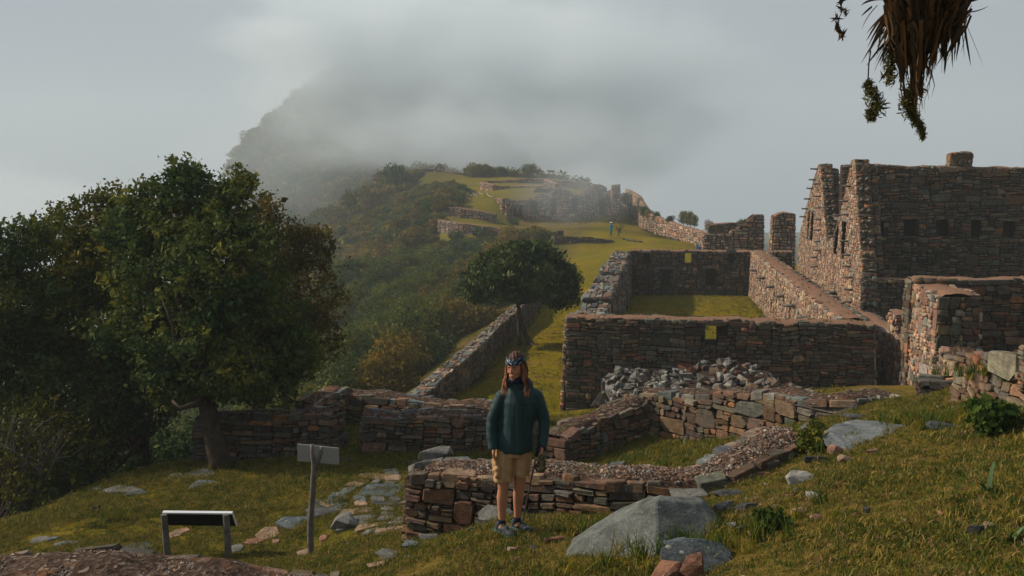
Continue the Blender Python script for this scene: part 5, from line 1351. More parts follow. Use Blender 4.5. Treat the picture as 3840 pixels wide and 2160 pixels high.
# loose stones of the right slope and before the wall
z6 = lambda x, y: (2560 + x / 2.0125, 1440 + y / 2.0125); z5 = lambda x, y: (1280 + x / 2.0125, 1440 + y / 2.0125)
loose = [(z6, 310, 930, 150, 90, 'grey', "grey stone just right of the large boulder's top"), (z6, 465, 935, 160, 80, 'dark', "dark flat-topped stone second right of the large boulder"), (z6, 360, 830, 250, 50, 'dark', "long low dark stone in the turf above the large boulder"),
         (z6, 890, 710, 180, 100, 'white', "blue-white crystalline rock below the lichen rock"), (z6, 855, 798, 50, 36, 'white', "tiny whitish stone under the crystalline rock"), (z6, 980, 850, 95, 66, 'white', "whitish angular stone right below the crystalline rock"),
         (z6, 785, 835, 100, 46, 'red', "reddish low stone left of the whitish angular stone"), (z6, 710, 928, 56, 40, 'grey', "small grey stone in the middle of the slope"), (z6, 885, 960, 100, 66, 'tan', "pinkish-grey stone in the middle of the slope"),
         (z6, 1010, 1010, 85, 48, 'pink', "flat pink stone right of the pinkish-grey one"), (z6, 1315, 990, 60, 45, 'red', "small red cube-like stone alone in the turf"), (z6, 1400, 965, 60, 30, 'dark', "small dark flat stone beside the red one"),
         (z6, 520, 1000, 80, 36, 'grey', "small grey stone below the dark flat-topped stone"), (z6, 480, 1095, 110, 66, 'grey', "grey stone with pale top in the cluster above the speckled boulder"), (z6, 535, 1135, 70, 56, 'tan', "tan wedge stone lowest of the cluster"),
         (z6, 555, 1075, 50, 28, 'white', "small white stone of the cluster"), (z6, 380, 1065, 80, 46, 'grey', "flat grey stone leftmost of the cluster"), (z6, 2210, 1110, 130, 100, 'dark', "dark block sticking out of the bank at the right edge"),
         (z6, 2320, 1080, 90, 90, 'tan', "upright pale stone in the bank beside the dark block"), (z6, 1160, 500, 110, 86, 'pink', "orange-white stone before the lichen rock"), (z6, 1000, 485, 100, 70, 'white', "white stone at the left foot of the lichen rock"),
         (z6, 1255, 570, 130, 56, 'tan', "tan oblong stone lying below the lichen rock"), (z6, 980, 570, 100, 56, 'dark', "dark brown stone under the leafy plant"), (z6, 1080, 560, 90, 56, 'grey', "brownish stone between the dark and the tan ones"),
         (z6, 1430, 512, 90, 48, 'pink', "orange-edged stone at the lichen rock's lower right"), (z6, 1990, 325, 240, 70, 'dark', "dark flat rock left of the green bush at the right wall"), (z6, 1310, 262, 220, 36, 'dark', "thin dark slab behind the lichen rock"),
         (z6, 350, 645, 110, 50, 'grey', "grey stone bordering the gravel ramp, lower one"), (z6, 520, 560, 120, 56, 'red', "brownish stone bordering the gravel ramp, upper one"), (z6, 280, 685, 70, 30, 'grey', "small grey stone at the bottom of the gravel ramp"), (z6, 950, 330, 160, 70, 'grey', "mossy rock left of the lichen rock"),
         (z5, 820, 1090, 150, 46, 'grey', "flat grey slab left of the person's shoes"), (z5, 660, 1160, 130, 56, 'grey', "low grey stone at the wall's left foot"), (z5, 530, 1225, 150, 66, 'blue', "bluish stone stepping down from the wall's left foot"),
         (z5, 370, 1300, 220, 64, 'grey', "long grey stone half sunk in the turf, left foreground"), (z5, 525, 1312, 90, 50, 'tan', "tan stone right of the long half-sunk one"), (z5, 1290, 1250, 90, 44, 'pink', "flat pink stone on the grass in front of the person"),
         (z5, 1610, 1175, 130, 44, 'red', "reddish flat stone between the person and the boulder"), (z5, 1450, 1235, 56, 32, 'grey', "small grey stone in the grass before the boulder"), (z5, 980, 1105, 56, 26, 'blue', "small slate chip by the person's left shoe"),
         (z5, 1330, 1330, 50, 20, 'pink', "tiny pink chip below the flat pink stone"), (z5, 280, 1372, 150, 40, 'tan', "pale stone at the bottom left of the near slope")]
for f, x, y, w, h, c, lab in loose:
    X, Y = f(x, y); px_rock(X, Y, w / 2.0125, h / 2.0125, c, lab, "loose stones on the slope")
# stepping stones and slabs in the lawn
z8 = lambda x, y: (700 + x / 2.07, 1400 + y / 2.07); z4 = lambda x, y: (x / 2.0125, 1440 + y / 2.0125)
slabs = [(z8, 1455, 828, 165, 70, 'grey', "domed grey stone, uppermost of the path's left row"), (z8, 1620, 790, 190, 60, 'dark', "dark broken slab high on the path by the wall"), (z8, 1660, 738, 120, 46, 'grey', "small grey slab above the dark broken one"), (z8, 1785, 697, 130, 36, 'blue', "blue slab near the leaning pale slab"),
         (z8, 1405, 890, 215, 56, 'grey', "wide grey slab below the domed stone"), (z8, 1280, 915, 140, 60, 'grey', "rounded grey stone left of the wide slab"), (z8, 1175, 950, 140, 76, 'blue', "bluish cracked slab on the path's left border"), (z8, 1635, 880, 190, 36, 'tan', "long pale slab near the wall, upper path"),
         (z8, 1120, 993, 150, 42, 'tan', "narrow tan slab on the left border of the path"), (z8, 1330, 1002, 85, 64, 'grey', "small upright-shaped grey slab in mid path"), (z8, 1450, 950, 130, 34, 'tan', "thin tan slab above the ribbed stone"), (z8, 1490, 1005, 180, 62, 'grey', "ribbed brown-grey slab right of mid path"),
         (z8, 1630, 947, 180, 52, 'blue', "smooth blue slab touching the wall end"), (z8, 1155, 1055, 140, 52, 'pink', "pinkish slab in the left half of the path"), (z8, 1370, 1075, 255, 86, 'grey', "largest rough grey slab in the middle of the path"), (z8, 1650, 1070, 150, 50, 'grey', "grey slab at the lower wall corner"),
         (z8, 1190, 1112, 90, 28, 'blue', "small slate slab under the pinkish one"), (z8, 1485, 1155, 190, 66, 'blue', "slanting blue-grey slab at the path's lower right"), (z8, 1340, 1225, 120, 46, 'dark', "dark slab, lowest of the path"), (z8, 835, 1150, 240, 56, 'blue', "long blue-grey slab left of the forked post"),
         (z8, 1000, 1045, 110, 56, 'grey', "grey slab right behind the forked post"), (z8, 630, 1232, 150, 56, 'tan', "tan slab on the curved edging towards the black board"), (z8, 520, 1297, 120, 34, 'red', "low brownish slab of the curved edging"), (z8, 1065, 1272, 50, 30, 'red', "small red-brown chip near the path"),
         (z8, 1225, 665, 90, 24, 'dark', "thin dark slab in the doorway gap"), (z8, 915, 1382, 90, 46, 'tan', "tan stone at the foot of the forked post, left"), (z8, 985, 1392, 40, 40, 'tan', "tan stone at the foot of the forked post, right"), (z8, 390, 1350, 80, 36, 'grey', "grey slab of the curved edging nearest the board"), (z8, 690, 1305, 50, 18, 'pink', "small pale chip in the lawn"),
         (z8, 90, 770, 180, 60, 'blue', "slate slab tilted against the turf left of the tree trunk"), (z8, 150, 856, 200, 48, 'blue', "blue slab sunk in bare soil below the tree trunk"), (z4, 1320, 693, 90, 32, 'grey', "small thick grey slab on the lawn left of the tilted slate"),
         (z4, 960, 783, 230, 50, 'grey', "pale layered slab at the left of the lawn"), (z4, 1035, 826, 150, 28, 'blue', "narrow blue slab below the pale layered one"), (z4, 760, 780, 110, 26, 'grey', "pale sliver of slab at the lawn's outer edge"),
         (z4, 300, 1172, 110, 36, 'grey', "grey stone standing behind the near gravel wall, left"), (z4, 400, 1167, 60, 18, 'blue', "little slate chip beside the grey stone behind the near wall"), (z4, 505, 1200, 140, 26, 'grey', "flat grey stone edging the near gravel wall"), (z4, 1050, 1212, 160, 56, 'blue', "domed bluish stone behind the near wall left of the board"),
         (z4, 1330, 1122, 90, 40, 'tan', "tan broken stones under the black board, lower"), (z4, 1388, 1100, 60, 30, 'pink', "pinkish stone under the black board, upper")]
PATHPOLY = [(1195, 1985), (1225, 1905), (1290, 1838), (1385, 1778), (1470, 1742), (1545, 1728), (1545, 1995), (1430, 2012), (1330, 2005)]
t = thing("flagstone_path", "path of flat fitted flagstones with moss in the joints, climbing to the wall end", "stone path"); t["kind"] = "thing"
pa = on_ground(1200, 2000); pb_ = on_ground(1545, 1730); fr = []
st_ = random.getstate(); random.seed(21); guillotine(-4.4, -.6, 11.0, 19.0, .27, .85, fr); random.setstate(st_)
fp, fc = stone_polys(fr, .04, 8); wv = lambda q: np.stack([.12 * np.sin(q[..., 1] * 2.3), .16 * np.sin(q[..., 0] * 2.9 + q[..., 1])], -1); fp = fp + wv(fp); fc = fp.mean(axis=1)
for k in range(len(fc)):
    cx_, cy_ = map(float, fc[k]); g = h1(cx_, cy_); X, Y = proj((cx_, cy_, g))
    if not inpoly(X, Y, PATHPOLY): continue
    ex = g - h1(cx_, cy_ - .15); tl_ = rkg.uniform(-.006, .012); out = []
    for px_, py_ in fp[k]:
        gg = h1(px_, py_)
        for f_, z_ in ((1.03, -.05), (1.0, .016), (.93, .028)): out.append((cx_ + (px_ - cx_) * f_, cy_ + (py_ - cy_) * f_, gg * .6 + g * .4 + z_ + tl_))
    hull_rock(out, tuple(np.array(RC[['grey', 'grey', 'blue', 'dark', 'tan', 'grey'][int(rkg.integers(6))]]) * rkg.uniform(.75, 1.2)), "flagstone", t, 1, .008, 0, origin=(cx_, cy_, g))
for f, x, y, w, h, c, lab in slabs:
    X, Y = f(x, y)
    if inpoly(X, Y, PATHPOLY): continue
    X, Y = f(x, y); k = 2.07 if f is z8 else 2.0125; px_rock(X, Y, w / k, h / k, c, lab, "slabs of the lawn and its path", flat=True, name="stone_slab")
X, Y = z8(1235, 1185); p = on_ground(X, Y); wm = 240 / 2.07 * p[1] / FPX
tag(hull_rock(chunk(p + np.array((0, 0, .05)), wm, wm * .9, .2, rkg, 16, -.3), RC['grey'], "stone_slab", None, 3, .015, 0, origin=tuple(p)), "thick lichen-spotted slab raised above the others near the forked post", "stone slab")

# heap of fallen stones against the hall front
t = thing("rubble_heap", "heap of pale fallen stones lying against the front wall of the hall", "rubble heap")
prof = [(2255, 1500, 1478), (2275, 1500, 1400), (2300, 1495, 1376), (2360, 1480, 1384), (2420, 1478, 1388), (2500, 1465, 1392), (2570, 1462, 1385), (2600, 1462, 1372), (2640, 1460, 1355), (2690, 1462, 1346), (2740, 1460, 1348), (2800, 1460, 1360), (2860, 1462, 1392), (2920, 1466, 1430), (2990, 1466, 1455), (3060, 1468, 1460)]
PX = np.array([q[0] for q in prof], float); PB = np.array([q[1] for q in prof], float) + 25; PT = np.array([q[2] for q in prof], float)
def heap(X, s):
    yb, yt = np.interp(X, PX, PB), np.interp(X, PX, PT)
    if s <= 1: return W(X, yb + (yt - yb) * s, d=27.6 + 3.6 * s)
    p = W(X, yt, d=31.2 + (s - 1) * 4); p[2] -= (s - 1) * 1.5; return p
gx = np.linspace(2258, 3055, 60); gs = np.linspace(-.2, 1.4, 12); V = []
for X in gx:
    for s in gs: q = heap(X, s); V.append((q[0], q[1], q[2] - .10))
F = [(i * 12 + j, (i + 1) * 12 + j, (i + 1) * 12 + j + 1, i * 12 + j + 1) for i in range(59) for j in range(11)]
fast_mesh("earth_core", np.array(V), np.array(F), M['core'], t)
hr = np.random.default_rng(31)
for k in range(300):
    X = hr.uniform(2262, 3040) if k > 90 else hr.uniform(2262, 2560); s = hr.uniform(0, 1.12) ** .8; q = heap(X, s)
    big = X > 2560; w = hr.uniform(.14, .46) * (1.0 if big else .72) * (1 if X < 2900 else .8)
    cc = [(.17, .12, .08), (.10, .10, .09), (.12, .11, .10), (.15, .145, .13), (.12, .06, .04), (.19, .18, .16)][int(hr.integers(6))] if big else [(.15, .15, .14), (.21, .205, .185), (.10, .10, .09), (.13, .11, .09)][int(hr.integers(4))]
    ck = chunk((0, 0, 0), w, w * hr.uniform(.5, .9), w * hr.uniform(.35, .8), hr, 11)
    a = hr.uniform(-.8, .8); ck = [(x * math.cos(a) - z * math.sin(a) + q[0], y + q[1], x * math.sin(a) + z * math.cos(a) + q[2]) for x, y, z in ck]
    hull_rock(ck, cc, "stone", t, 0, 0, 0, origin=tuple(q))
# grey planks and post leaning by the hall corner
t = thing("broken_handrail", "broken grey wooden handrail, post and planks, at the left end of the rubble heap", "handrail")
a = W(2263, 1500, d=25.5); b = W(2262, 1436, d=25.5)
mesh_obj("post", *box((a + b) / 2 - np.array((0, 0, .15)), (.09, .09, float(b[2] - a[2]) + .4)), M['wood_grey'], t)
for X0, Y0, X1, Y1, c in ((2222, 1526, 2256, 1476, .12), (2240, 1524, 2268, 1484, .14), (2262, 1470, 2282, 1505, .10)):
    p, q = W(X0, Y0, d=25.3), W(X1, Y1, d=25.6); mesh_obj("plank", *tube([p, q], [c * .55, c * .55], 4), M['wood_grey'], t)

# ---- boards
M['black'] = simple_mat("black_panel", (.004, .004, .006), .75, .12, .1, 4, 0)
M['white'] = simple_mat("white_edge", (.62, .66, .68), .4, .4, .05, 8, 0)
M['panel'] = simple_mat("grey_panel_back", (.26, .26, .25), .6, .3, .12, 3, 0)
t = thing("information_board", "low black information board seen from behind, white rim, two wooden posts", "information board")
D = 13.6; a = W(612, 1920, d=D); b = W(870, 1924, d=D)
c0 = (a + b) / 2; ang = -.03; wd = float(np.linalg.norm(b - a))
mesh_obj("panel", *box(c0 + np.array((0, .10, -.125)), (wd, .025, .30), ang, .62), M['black'], t)
mesh_obj("rim", *box(c0 + np.array((0, .0, 0.0)), (wd + .02, .05, .022), ang, .3), M['white'], t)
e = c0 + np.array((math.cos(ang) * wd / 2, math.sin(ang) * wd / 2, 0)); mesh_obj("rim", *box(e + np.array((.008, .10, -.125)), (.014, .035, .30), ang, .62), M['white'], t)
for X in (618, 851):
    q = W(X, 1928, d=D - .05); g = h1(q[0], q[1])
    mesh_obj("post", *tube([(q[0] + (.03 if X < 700 else 0), q[1], g - .3), (q[0], q[1], (g + q[2]) / 2), (q[0] - .01, q[1] - .01, q[2])], [.05, .048, .046], 10), M['wood_grey'], t)
t = thing("sign_post", "forked wooden post carrying a blank pale panel seen from behind", "sign")
D = 13.2; g = W(1166, 2092, d=D); f = W(1178, 1745, d=D)
gz = h1(g[0], g[1])
mesh_obj("post", *tube([(g[0], D, gz - .3), g, W(1163, 1980, d=D), W(1172, 1860, d=D), W(1176, 1790, d=D), f, W(1171, 1700, d=D), W(1170, 1668, d=D)], [.05, .048, .043, .042, .043, .038, .030, .027], 10), M['wood_grey'], t, True)
mesh_obj("post_fork", *tube([W(1180, 1762, d=D), W(1191, 1728, d=D), W(1203, 1700, d=D), W(1206, 1676, d=D)], [.03, .033, .028, .024], 9), M['wood_grey'], t, True)
a = W(1112, 1668, d=D + .02); b = W(1268, 1684, d=D + .14); a2 = W(1113, 1732, d=D + .02); b2 = W(1269, 1746, d=D + .14); off = np.array((0, .045, 0))
V = [tuple(p) for p in (a + off, b + off, b2 + off, a2 + off)] + [tuple(p + off + np.array((0, .02, 0))) for p in (a, b, b2, a2)]
mesh_obj("panel", V, [(3, 2, 1, 0), (4, 5, 6, 7), (0, 1, 5, 4), (1, 2, 6, 5), (2, 3, 7, 6), (3, 0, 4, 7)], M['panel'], t)
p = on_ground(360, 1925); t = thing("tree_stump", "small dark split stump alone on the lawn", "tree stump")
mesh_obj("stump", *merge([tube([p - (0, 0, .05), p + (.0, 0, .05), p + (-.05, 0, .10)], [.07, .06, .03], 8), tube([p, p + (.05, 0, .09), p + (.06, 0, .15)], [.05, .035, .012], 7)]), M['bark'], t)

# ---- small plants
def leafy(label, X, Y, s, mat, n=3, flowers=None, D=None, kind="plant"):
    p = on_ground(X, Y) if D is None else W(X, Y, d=D)
    t = thing("leafy_plant", label, kind)
    o, K = foliage("foliage", [(p[0] + rkg.normal(0, .3) * s * .5, p[1] + rkg.normal(0, .2) * s * .5, p[2] + .45 * s, .42 * s, .42 * s, .38 * s) for _ in range(n)], mat, t, seed=int(X), clumps=70 / max(s, .3), leaves=7, spread=.03, size=.055, aspect=.7)
    mesh_obj("stem", *limbs(p, K, .1 * s, .008, rkg, 8, (0, 0), .02, 0), M['bark'], t)
    if flowers:
        for k in range(flowers[1]):
            c = K[int(rkg.integers(len(K)))]; V, F = [], []
            for q in range(5):
                a = q * 1.257; V += [(0, 0, 0), (math.cos(a - .4) * .022, math.sin(a - .4) * .022, .008), (math.cos(a) * .03, math.sin(a) * .03, .004), (math.cos(a + .4) * .022, math.sin(a + .4) * .022, .008)]; F.append((q * 4, q * 4 + 1, q * 4 + 2, q * 4 + 3))
            V = [(x + c[0], y * .5 + c[1] - .03, z + y * .8 + c[2]) for x, y, z in V]
            mesh_obj("flower", V, F, flowers[0], t)
M['fl_orange'] = simple_mat("orange_petals", (.75, .16, .02), .6, .2, .1, 5, 0); M['fl_white'] = simple_mat("white_petals", (.7, .68, .55), .6, .2, .1, 5, 0)
leafy("bright green leafy plant with small white flowers before the lichen rock", 3030, 1705, .34, M['leaf_bright'], 4, (M['fl_white'], 5))
leafy("dense green bush with an orange flower at the foot of the right wall", 3715, 1640, .42, M['grass_green'], 5, (M['fl_orange'], 2))
leafy("green climbing plant against the left end of the right wall", 3688, 1570, .30, M['grass_green'], 3)
leafy("low weed clump among the stone cluster right of the boulder", 2890, 1990, .19, M['grass_green'], 3)
leafy("small weed tuft growing before the gravel ramp", 3050, 1640, .25, M['leaf_bright'], 2)
def strap(label, X, Y, n, L, wd, mat, kind="plant"):
    p = on_ground(X, Y); t = thing("strap_plant", label, kind)
    for k in range(n):
        a = rkg.uniform(0, 6.28); ln = L * rkg.uniform(.6, 1.1); up = rkg.uniform(.5, .95); V = []
        for j, f in enumerate(np.linspace(0, 1, 6)):
            r = ln * f * (1 - up * .5); z = ln * up * f * (1.25 - .55 * f ** 2); c = p + np.array((math.cos(a) * r, math.sin(a) * r, z)); w = wd * (1 - f ** 2 * .95); s_ = np.array((-math.sin(a) * w, math.cos(a) * w, 0))
            V += [c - s_, c + s_]
        mesh_obj("leaf", V, [(2 * j, 2 * j + 1, 2 * j + 3, 2 * j + 2) for j in range(5)], mat, t)
M['strap'] = simple_mat("strap_leaf", (.05, .10, .03), .5, .3, .4, 8, 0)
strap("strap-leaved plant standing upright on the right slope below the lichen rock", 3705, 1850, 7, .28, .016, M['strap'])
strap("thin strap-leaved plant in the grass of the small enclosure", 2560, 1675, 8, .30, .012, M['strap'])
strap("drooping strap-leaved plant near the lower right edge", 3790, 2040, 5, .30, .014, M['strap'])
strap("strap-leaved plant on the corner of the low right wall", 3640, 1395, 10, .4, .016, M['strap'])

# ---- epiphyte hanging into the top right corner
t = thing("hanging_epiphyte", "bristly epiphyte clump hanging into view at the top right, mossy roots dangling", "hanging plant")
Dh = 4.2
def hp(X, Y, d=0): return W(X, Y, d=Dh + d)
M['dry'] = leaf_material("dry_straps", (.025, .022, .016), (.06, .042, .025), (.16, .085, .04), .15, .7)
M['moss'] = leaf_material("hanging_moss", (.03, .035, .015), (.10, .10, .035), (.18, .16, .06), .2, .8)
er = np.random.default_rng(17)
def straps(name, n, fn, mat):
    V, Q, C = [], [], []
    for k in range(n):
        P, w, c = fn(k); m = len(P); i0 = len(V); P = np.array(P)
        tdir = np.gradient(P, axis=0); side = np.cross(tdir, er.normal(size=3)); side /= np.linalg.norm(side, axis=1)[:, None] + 1e-9
        for j in range(m):
            f = j / (m - 1); ww = w * (1 - f ** 3 * .9); V += [P[j] - side[j] * ww, P[j] + side[j] * ww]; C += [c, c]
        Q += [(i0 + 2 * j, i0 + 2 * j + 1, i0 + 2 * j + 3, i0 + 2 * j + 2) for j in range(m - 1)]
    return fast_mesh(name, np.array(V), np.array(Q), mat, t, np.array(C)[:, None] * np.ones(3))
def core_strap(k):
    X0 = er.uniform(3310, 3640); Y0 = er.uniform(-160, 60 + max(0, 130 - abs(X0 - 3430))); dx = (X0 - 3440) * er.uniform(-.7, -.2); L = er.uniform(150, 330) * (1 - abs(X0 - 3420) / 500)
    d0 = er.uniform(-.15, .05); P = []
    for f in np.linspace(0, 1, 7): P.append(hp(X0 + dx * f + er.normal(0, 5), Y0 + L * f, d0 * (1 - .5 * f) + er.normal(0, .006)))
    return P, er.uniform(.003, .008), er.uniform(.1, 1)
straps("dead_leaves", 620, core_strap, M['dry'])
def left_strap(k):
    X0, Y0 = er.uniform(3310, 3400), er.uniform(30, 150); ex, ey = X0 - er.uniform(20, 95), Y0 + er.uniform(50, 150); d0 = er.uniform(-.08, .08)
    return [hp(X0 + (ex - X0) * f, Y0 + (ey - Y0) * f ** 1.3, d0) for f in np.linspace(0, 1, 5)], er.uniform(.003, .006), er.uniform(0, .8)
straps("spiky_leaves", 70, left_strap, M['dry'])
def right_strap(k):
    X0, Y0 = er.uniform(3530, 3630), er.uniform(40, 120); ex, ey = X0 + er.uniform(-30, 25), Y0 + er.uniform(70, 175); d0 = er.uniform(-.06, .06)
    return [hp(X0 + (ex - X0) * f, Y0 + (ey - Y0) * f, d0) for f in np.linspace(0, 1, 5)], er.uniform(.004, .007), er.uniform(0, .5)
straps("spiky_leaves", 22, right_strap, M['dry'])
def odd(k):
    lst = [((3615, 70), (3660, 180), (3688, 248)), ((3640, 45), (3680, 40), (3708, 22)), ((3270, 25), (3250, 40), (3230, 60)), ((3290, 20), (3250, 60), (3232, 108)), ((3400, 170), (3330, 260), (3295, 310)), ((3440, 180), (3390, 250), (3370, 310)),
           ((3420, 190), (3455, 250), (3450, 340)), ((3460, 210), (3440, 300), (3462, 345)), ((3340, 0), (3260, -10), (3230, 20)), ((3620, 10), (3660, -5), (3690, -8)), ((3550, 90), (3548, 200), (3542, 278)), ((3560, 60), (3585, 150), (3588, 232)), ((3600, 60), (3612, 130), (3616, 220))]
    a, b, c = lst[k]; return [hp(a[0] * (1 - f) ** 2 + 2 * b[0] * f * (1 - f) + c[0] * f * f, a[1] * (1 - f) ** 2 + 2 * b[1] * f * (1 - f) + c[1] * f * f) for f in np.linspace(0, 1, 8)], .0065, .3
straps("long_leaves", 13, odd, M['dry'])
body = [hull_rock([tuple(hp(X + er.normal(0, 10), Y, d)) for X, Y in ((3330, -150), (3640, -150), (3640, 10), (3560, 130), (3450, 190), (3420, 230), (3370, 150), (3345, 40)) for d in (-.05, .07)], (.02, .016, .01), "root_mass", t, 4, .03, 0)]
body[0].data.materials.clear(); body[0].data.materials.append(M['bark'])
def moss_line(name, pts, w, n):
    pts = np.array([hp(*p) for p in pts]); seg = np.linspace(0, len(pts) - 1, n); C = np.stack([np.interp(seg, np.arange(len(pts)), pts[:, k]) for k in range(3)], 1)
    ww = np.interp(seg, np.linspace(0, len(pts) - 1, len(w)), w)[:, None]; C = C + er.normal(0, 1, C.shape) * ww
    V, Q = leaf_quads(C, .022, rng=er, aspect=.22, droop=.5); cc = np.repeat(np.clip(er.normal(.55, .25, len(C)), 0, 1), 4)[:, None] * np.ones(3)
    fast_mesh(name, V, Q, M['moss'], t, cc)
    mesh_obj("root", *tube([tuple(p) for p in pts], [.003] * len(pts), 5), M['bark'], t)
moss_line("moss_tuft", [(3254, 305), (3262, 340), (3290, 380), (3285, 405), (3262, 430), (3272, 446)], [.006, .014, .016, .010, .006], 1500)
moss_line("moss_tuft", [(3430, 300), (3440, 345), (3400, 370), (3405, 400), (3425, 430), (3450, 475), (3462, 520)], [.014, .014, .014, .010, .005], 1900)
moss_line("moss_tuft", [(3345, 190), (3340, 250), (3335, 310)], [.010, .014, .010], 600)
mesh_obj("root", *tube([hp(3265, 190), hp(3258, 240), hp(3255, 300)], [.003, .003, .003], 5), M['bark'], t)
mesh_obj("root", *tube([hp(3180, -60), hp(3155, 20), hp(3155, 50), hp(3145, 70), hp(3143, 110), hp(3155, 140)], [.002] * 6, 5), M['bark'], t)
for X, Y in ((3152, 5), (3150, 32), (3172, 48), (3135, 66), (3140, 96), (3150, 122), (3158, 140), (3160, -10)):
    K = np.array([hp(X, Y)] * 10) + er.normal(0, .004, (10, 3)); V, Q = leaf_quads(K, .045, rng=er, aspect=.18, droop=.6)
    fast_mesh("twig_leaves", V, Q, M['dry'], t, np.full((40, 3), .6))
mesh_obj("branch", *tube([hp(3180, -60), hp(3330, -180), hp(3500, -170), hp(3900, -260), hp(4700, -500, .4)], [.02, .045, .05, .06, .09], 9), M['bark'], t, True)

# orange moss at the foot of the enclosure wall
t = thing("moss_patch", "bright orange moss patch at the foot of the enclosure wall", "moss"); C = []
mr = np.random.default_rng(5)
for k in range(2600):
    X = mr.normal(2735, 42); Y = mr.normal(1656, 7); p = on_ground(X, Y) if k < 60 else None
    if p is not None: C.append(p)
B_ = np.array(C); C = B_[mr.integers(0, len(B_), 2600)] + mr.normal(0, 1, (2600, 3)) * np.array((.05, .03, .015)) + np.array((0, 0, .02))
M['orange_moss'] = leaf_material("orange_moss", (.10, .03, .01), (.24, .07, .015), (.36, .13, .03), .1)
V, Q = leaf_quads(C, .035, rng=mr, aspect=.4); fast_mesh("fronds", V, Q, M['orange_moss'], t, np.repeat(mr.uniform(0, 1, 2600), 4)[:, None] * np.ones(3))
# ------------------------------------------------------------------ people
def fuse(name, parts, voxel, mat, parent, smooth=4, fold=None):
    """closed shapes -> one continuous skin"""
    V, F = merge(parts); me = bpy.data.meshes.new(name); me.from_pydata([tuple(map(float, v)) for v in V], [], F)
    o = bpy.data.objects.new(name, me); COL.objects.link(o)
    m = o.modifiers.new("r", 'REMESH'); m.mode = 'VOXEL'; m.voxel_size = voxel; m.use_smooth_shade = True
    if smooth: s = o.modifiers.new("s", 'SMOOTH'); s.iterations = smooth; s.factor = .5
    dg = bpy.context.evaluated_depsgraph_get(); me2 = bpy.data.meshes.new_from_object(o.evaluated_get(dg)); o.modifiers.clear(); o.data = me2; bpy.data.meshes.remove(me)
    me2.name = name
    if fold:
        n = len(me2.vertices); co = np.empty(n * 3); me2.vertices.foreach_get("co", co); co = co.reshape(-1, 3); no = np.empty(n * 3); me2.vertices.foreach_get("normal", no); no = no.reshape(-1, 3)
        co += no * fold(co)[:, None]; me2.vertices.foreach_set("co", co.ravel()); me2.update()
    me2.materials.clear(); me2.materials.append(mat)
    me2.polygons.foreach_set("use_smooth", np.ones(len(me2.polygons), bool))
    if parent: o.parent = parent
    return o
def loft(rings, n=20):
    """rings of (x, y, z, rx, ry[, turn]) joined into a closed skin"""
    V, F = [], []
    for r in rings:
        x, y, z, rx, ry = r[:5]; tr = r[5] if len(r) > 5 else 0
        for k in range(n):
            a = 2 * math.pi * k / n; ax, ay = math.cos(a) * rx, math.sin(a) * ry
            V.append((x + ax * math.cos(tr) - ay * math.sin(tr), y + ax * math.sin(tr) + ay * math.cos(tr), z))
    for i in range(len(rings) - 1):
        for k in range(n): F.append((i * n + k, i * n + (k + 1) % n, (i + 1) * n + (k + 1) % n, (i + 1) * n + k))
    F.append(tuple(range(n - 1, -1, -1))); F.append(tuple((len(rings) - 1) * n + k for k in range(n)))
    return V, F
def ell(c, r, rot=None, n=12):
    V, F = [], []
    for i in range(1, n):
        for k in range(n + 4):
            a, b = math.pi * i / n, 2 * math.pi * k / (n + 4); p = Vector((math.sin(a) * math.cos(b) * r[0], math.sin(a) * math.sin(b) * r[1], math.cos(a) * r[2]))
            if rot is not None: p = rot @ p
            V.append((p.x + c[0], p.y + c[1], p.z + c[2]))
    m = n + 4; top, bot = len(V), len(V) + 1
    for s in (1, -1):
        p = Vector((0, 0, s * r[2])); p = rot @ p if rot is not None else p; V.append((p.x + c[0], p.y + c[1], p.z + c[2]))
    for i in range(n - 2):
        for k in range(m): F.append((i * m + k, i * m + (k + 1) % m, (i + 1) * m + (k + 1) % m, (i + 1) * m + k)[::-1])
    for k in range(m): F.append((top, k, (k + 1) % m)); F.append((bot, (n - 2) * m + (k + 1) % m, (n - 2) * m + k))
    return V, F
def lim(pts, rad, n=16): return tube(pts, rad, n)
M['skin'] = simple_mat("tanned_skin", (.40, .185, .105), .6, .2, .10, 9, .05, .002)
M['jacket'] = simple_mat("dark_green_jacket", (.0065, .031, .034), .65, .3, .12, 5, .1, .004)
M['shorts'] = simple_mat("khaki_cotton", (.36, .225, .11), .85, .15, .10, 14, .2, .004)
M['hair'] = simple_mat("brown_hair", (.06, .026, .014), .6, .2, .45, 25, .2, .003)
M['hair_tip'] = simple_mat("coppery_hair", (.26, .10, .04), .6, .25, .4, 25, .2, .003)
M['shoe'] = simple_mat("dark_shoe_mesh", (.018, .027, .034), .7, .3, .4, 30, .3, .002)
M['sole'] = simple_mat("teal_sole", (.04, .13, .15), .6, .3, .2, 12, 0)
M['sock'] = simple_mat("navy_sock", (.012, .014, .03), .9, .1, .2, 30, 0)
def band_mat():
    m, n, l, b = new_mat("patterned_headband", .85, .1); tc = n.new("ShaderNodeTexCoord")
    t = noise_n(n, l, 38, 3, .6, tc.outputs["Object"], 1.5); r = ramp(n, l, t.outputs["Fac"], [(.55, (.010, .022, .045)), (.60, (.34, .40, .45))]); l.new(r.outputs[0], b.inputs["Base Color"]); return m
M['band'] = band_mat()
def camo_mat():
    m, n, l, b = new_mat("mottled_cloth", .9, .1); tc = n.new("ShaderNodeTexCoord")
    t = noise_n(n, l, 22, 2, .5, tc.outputs["Object"], 1.0); r = ramp(n, l, t.outputs["Fac"], [(.40, (.02, .022, .015)), (.5, (.07, .065, .03)), (.6, (.13, .11, .06))]); l.new(r.outputs[0], b.inputs["Base Color"]); return m
M['camo'] = camo_mat()

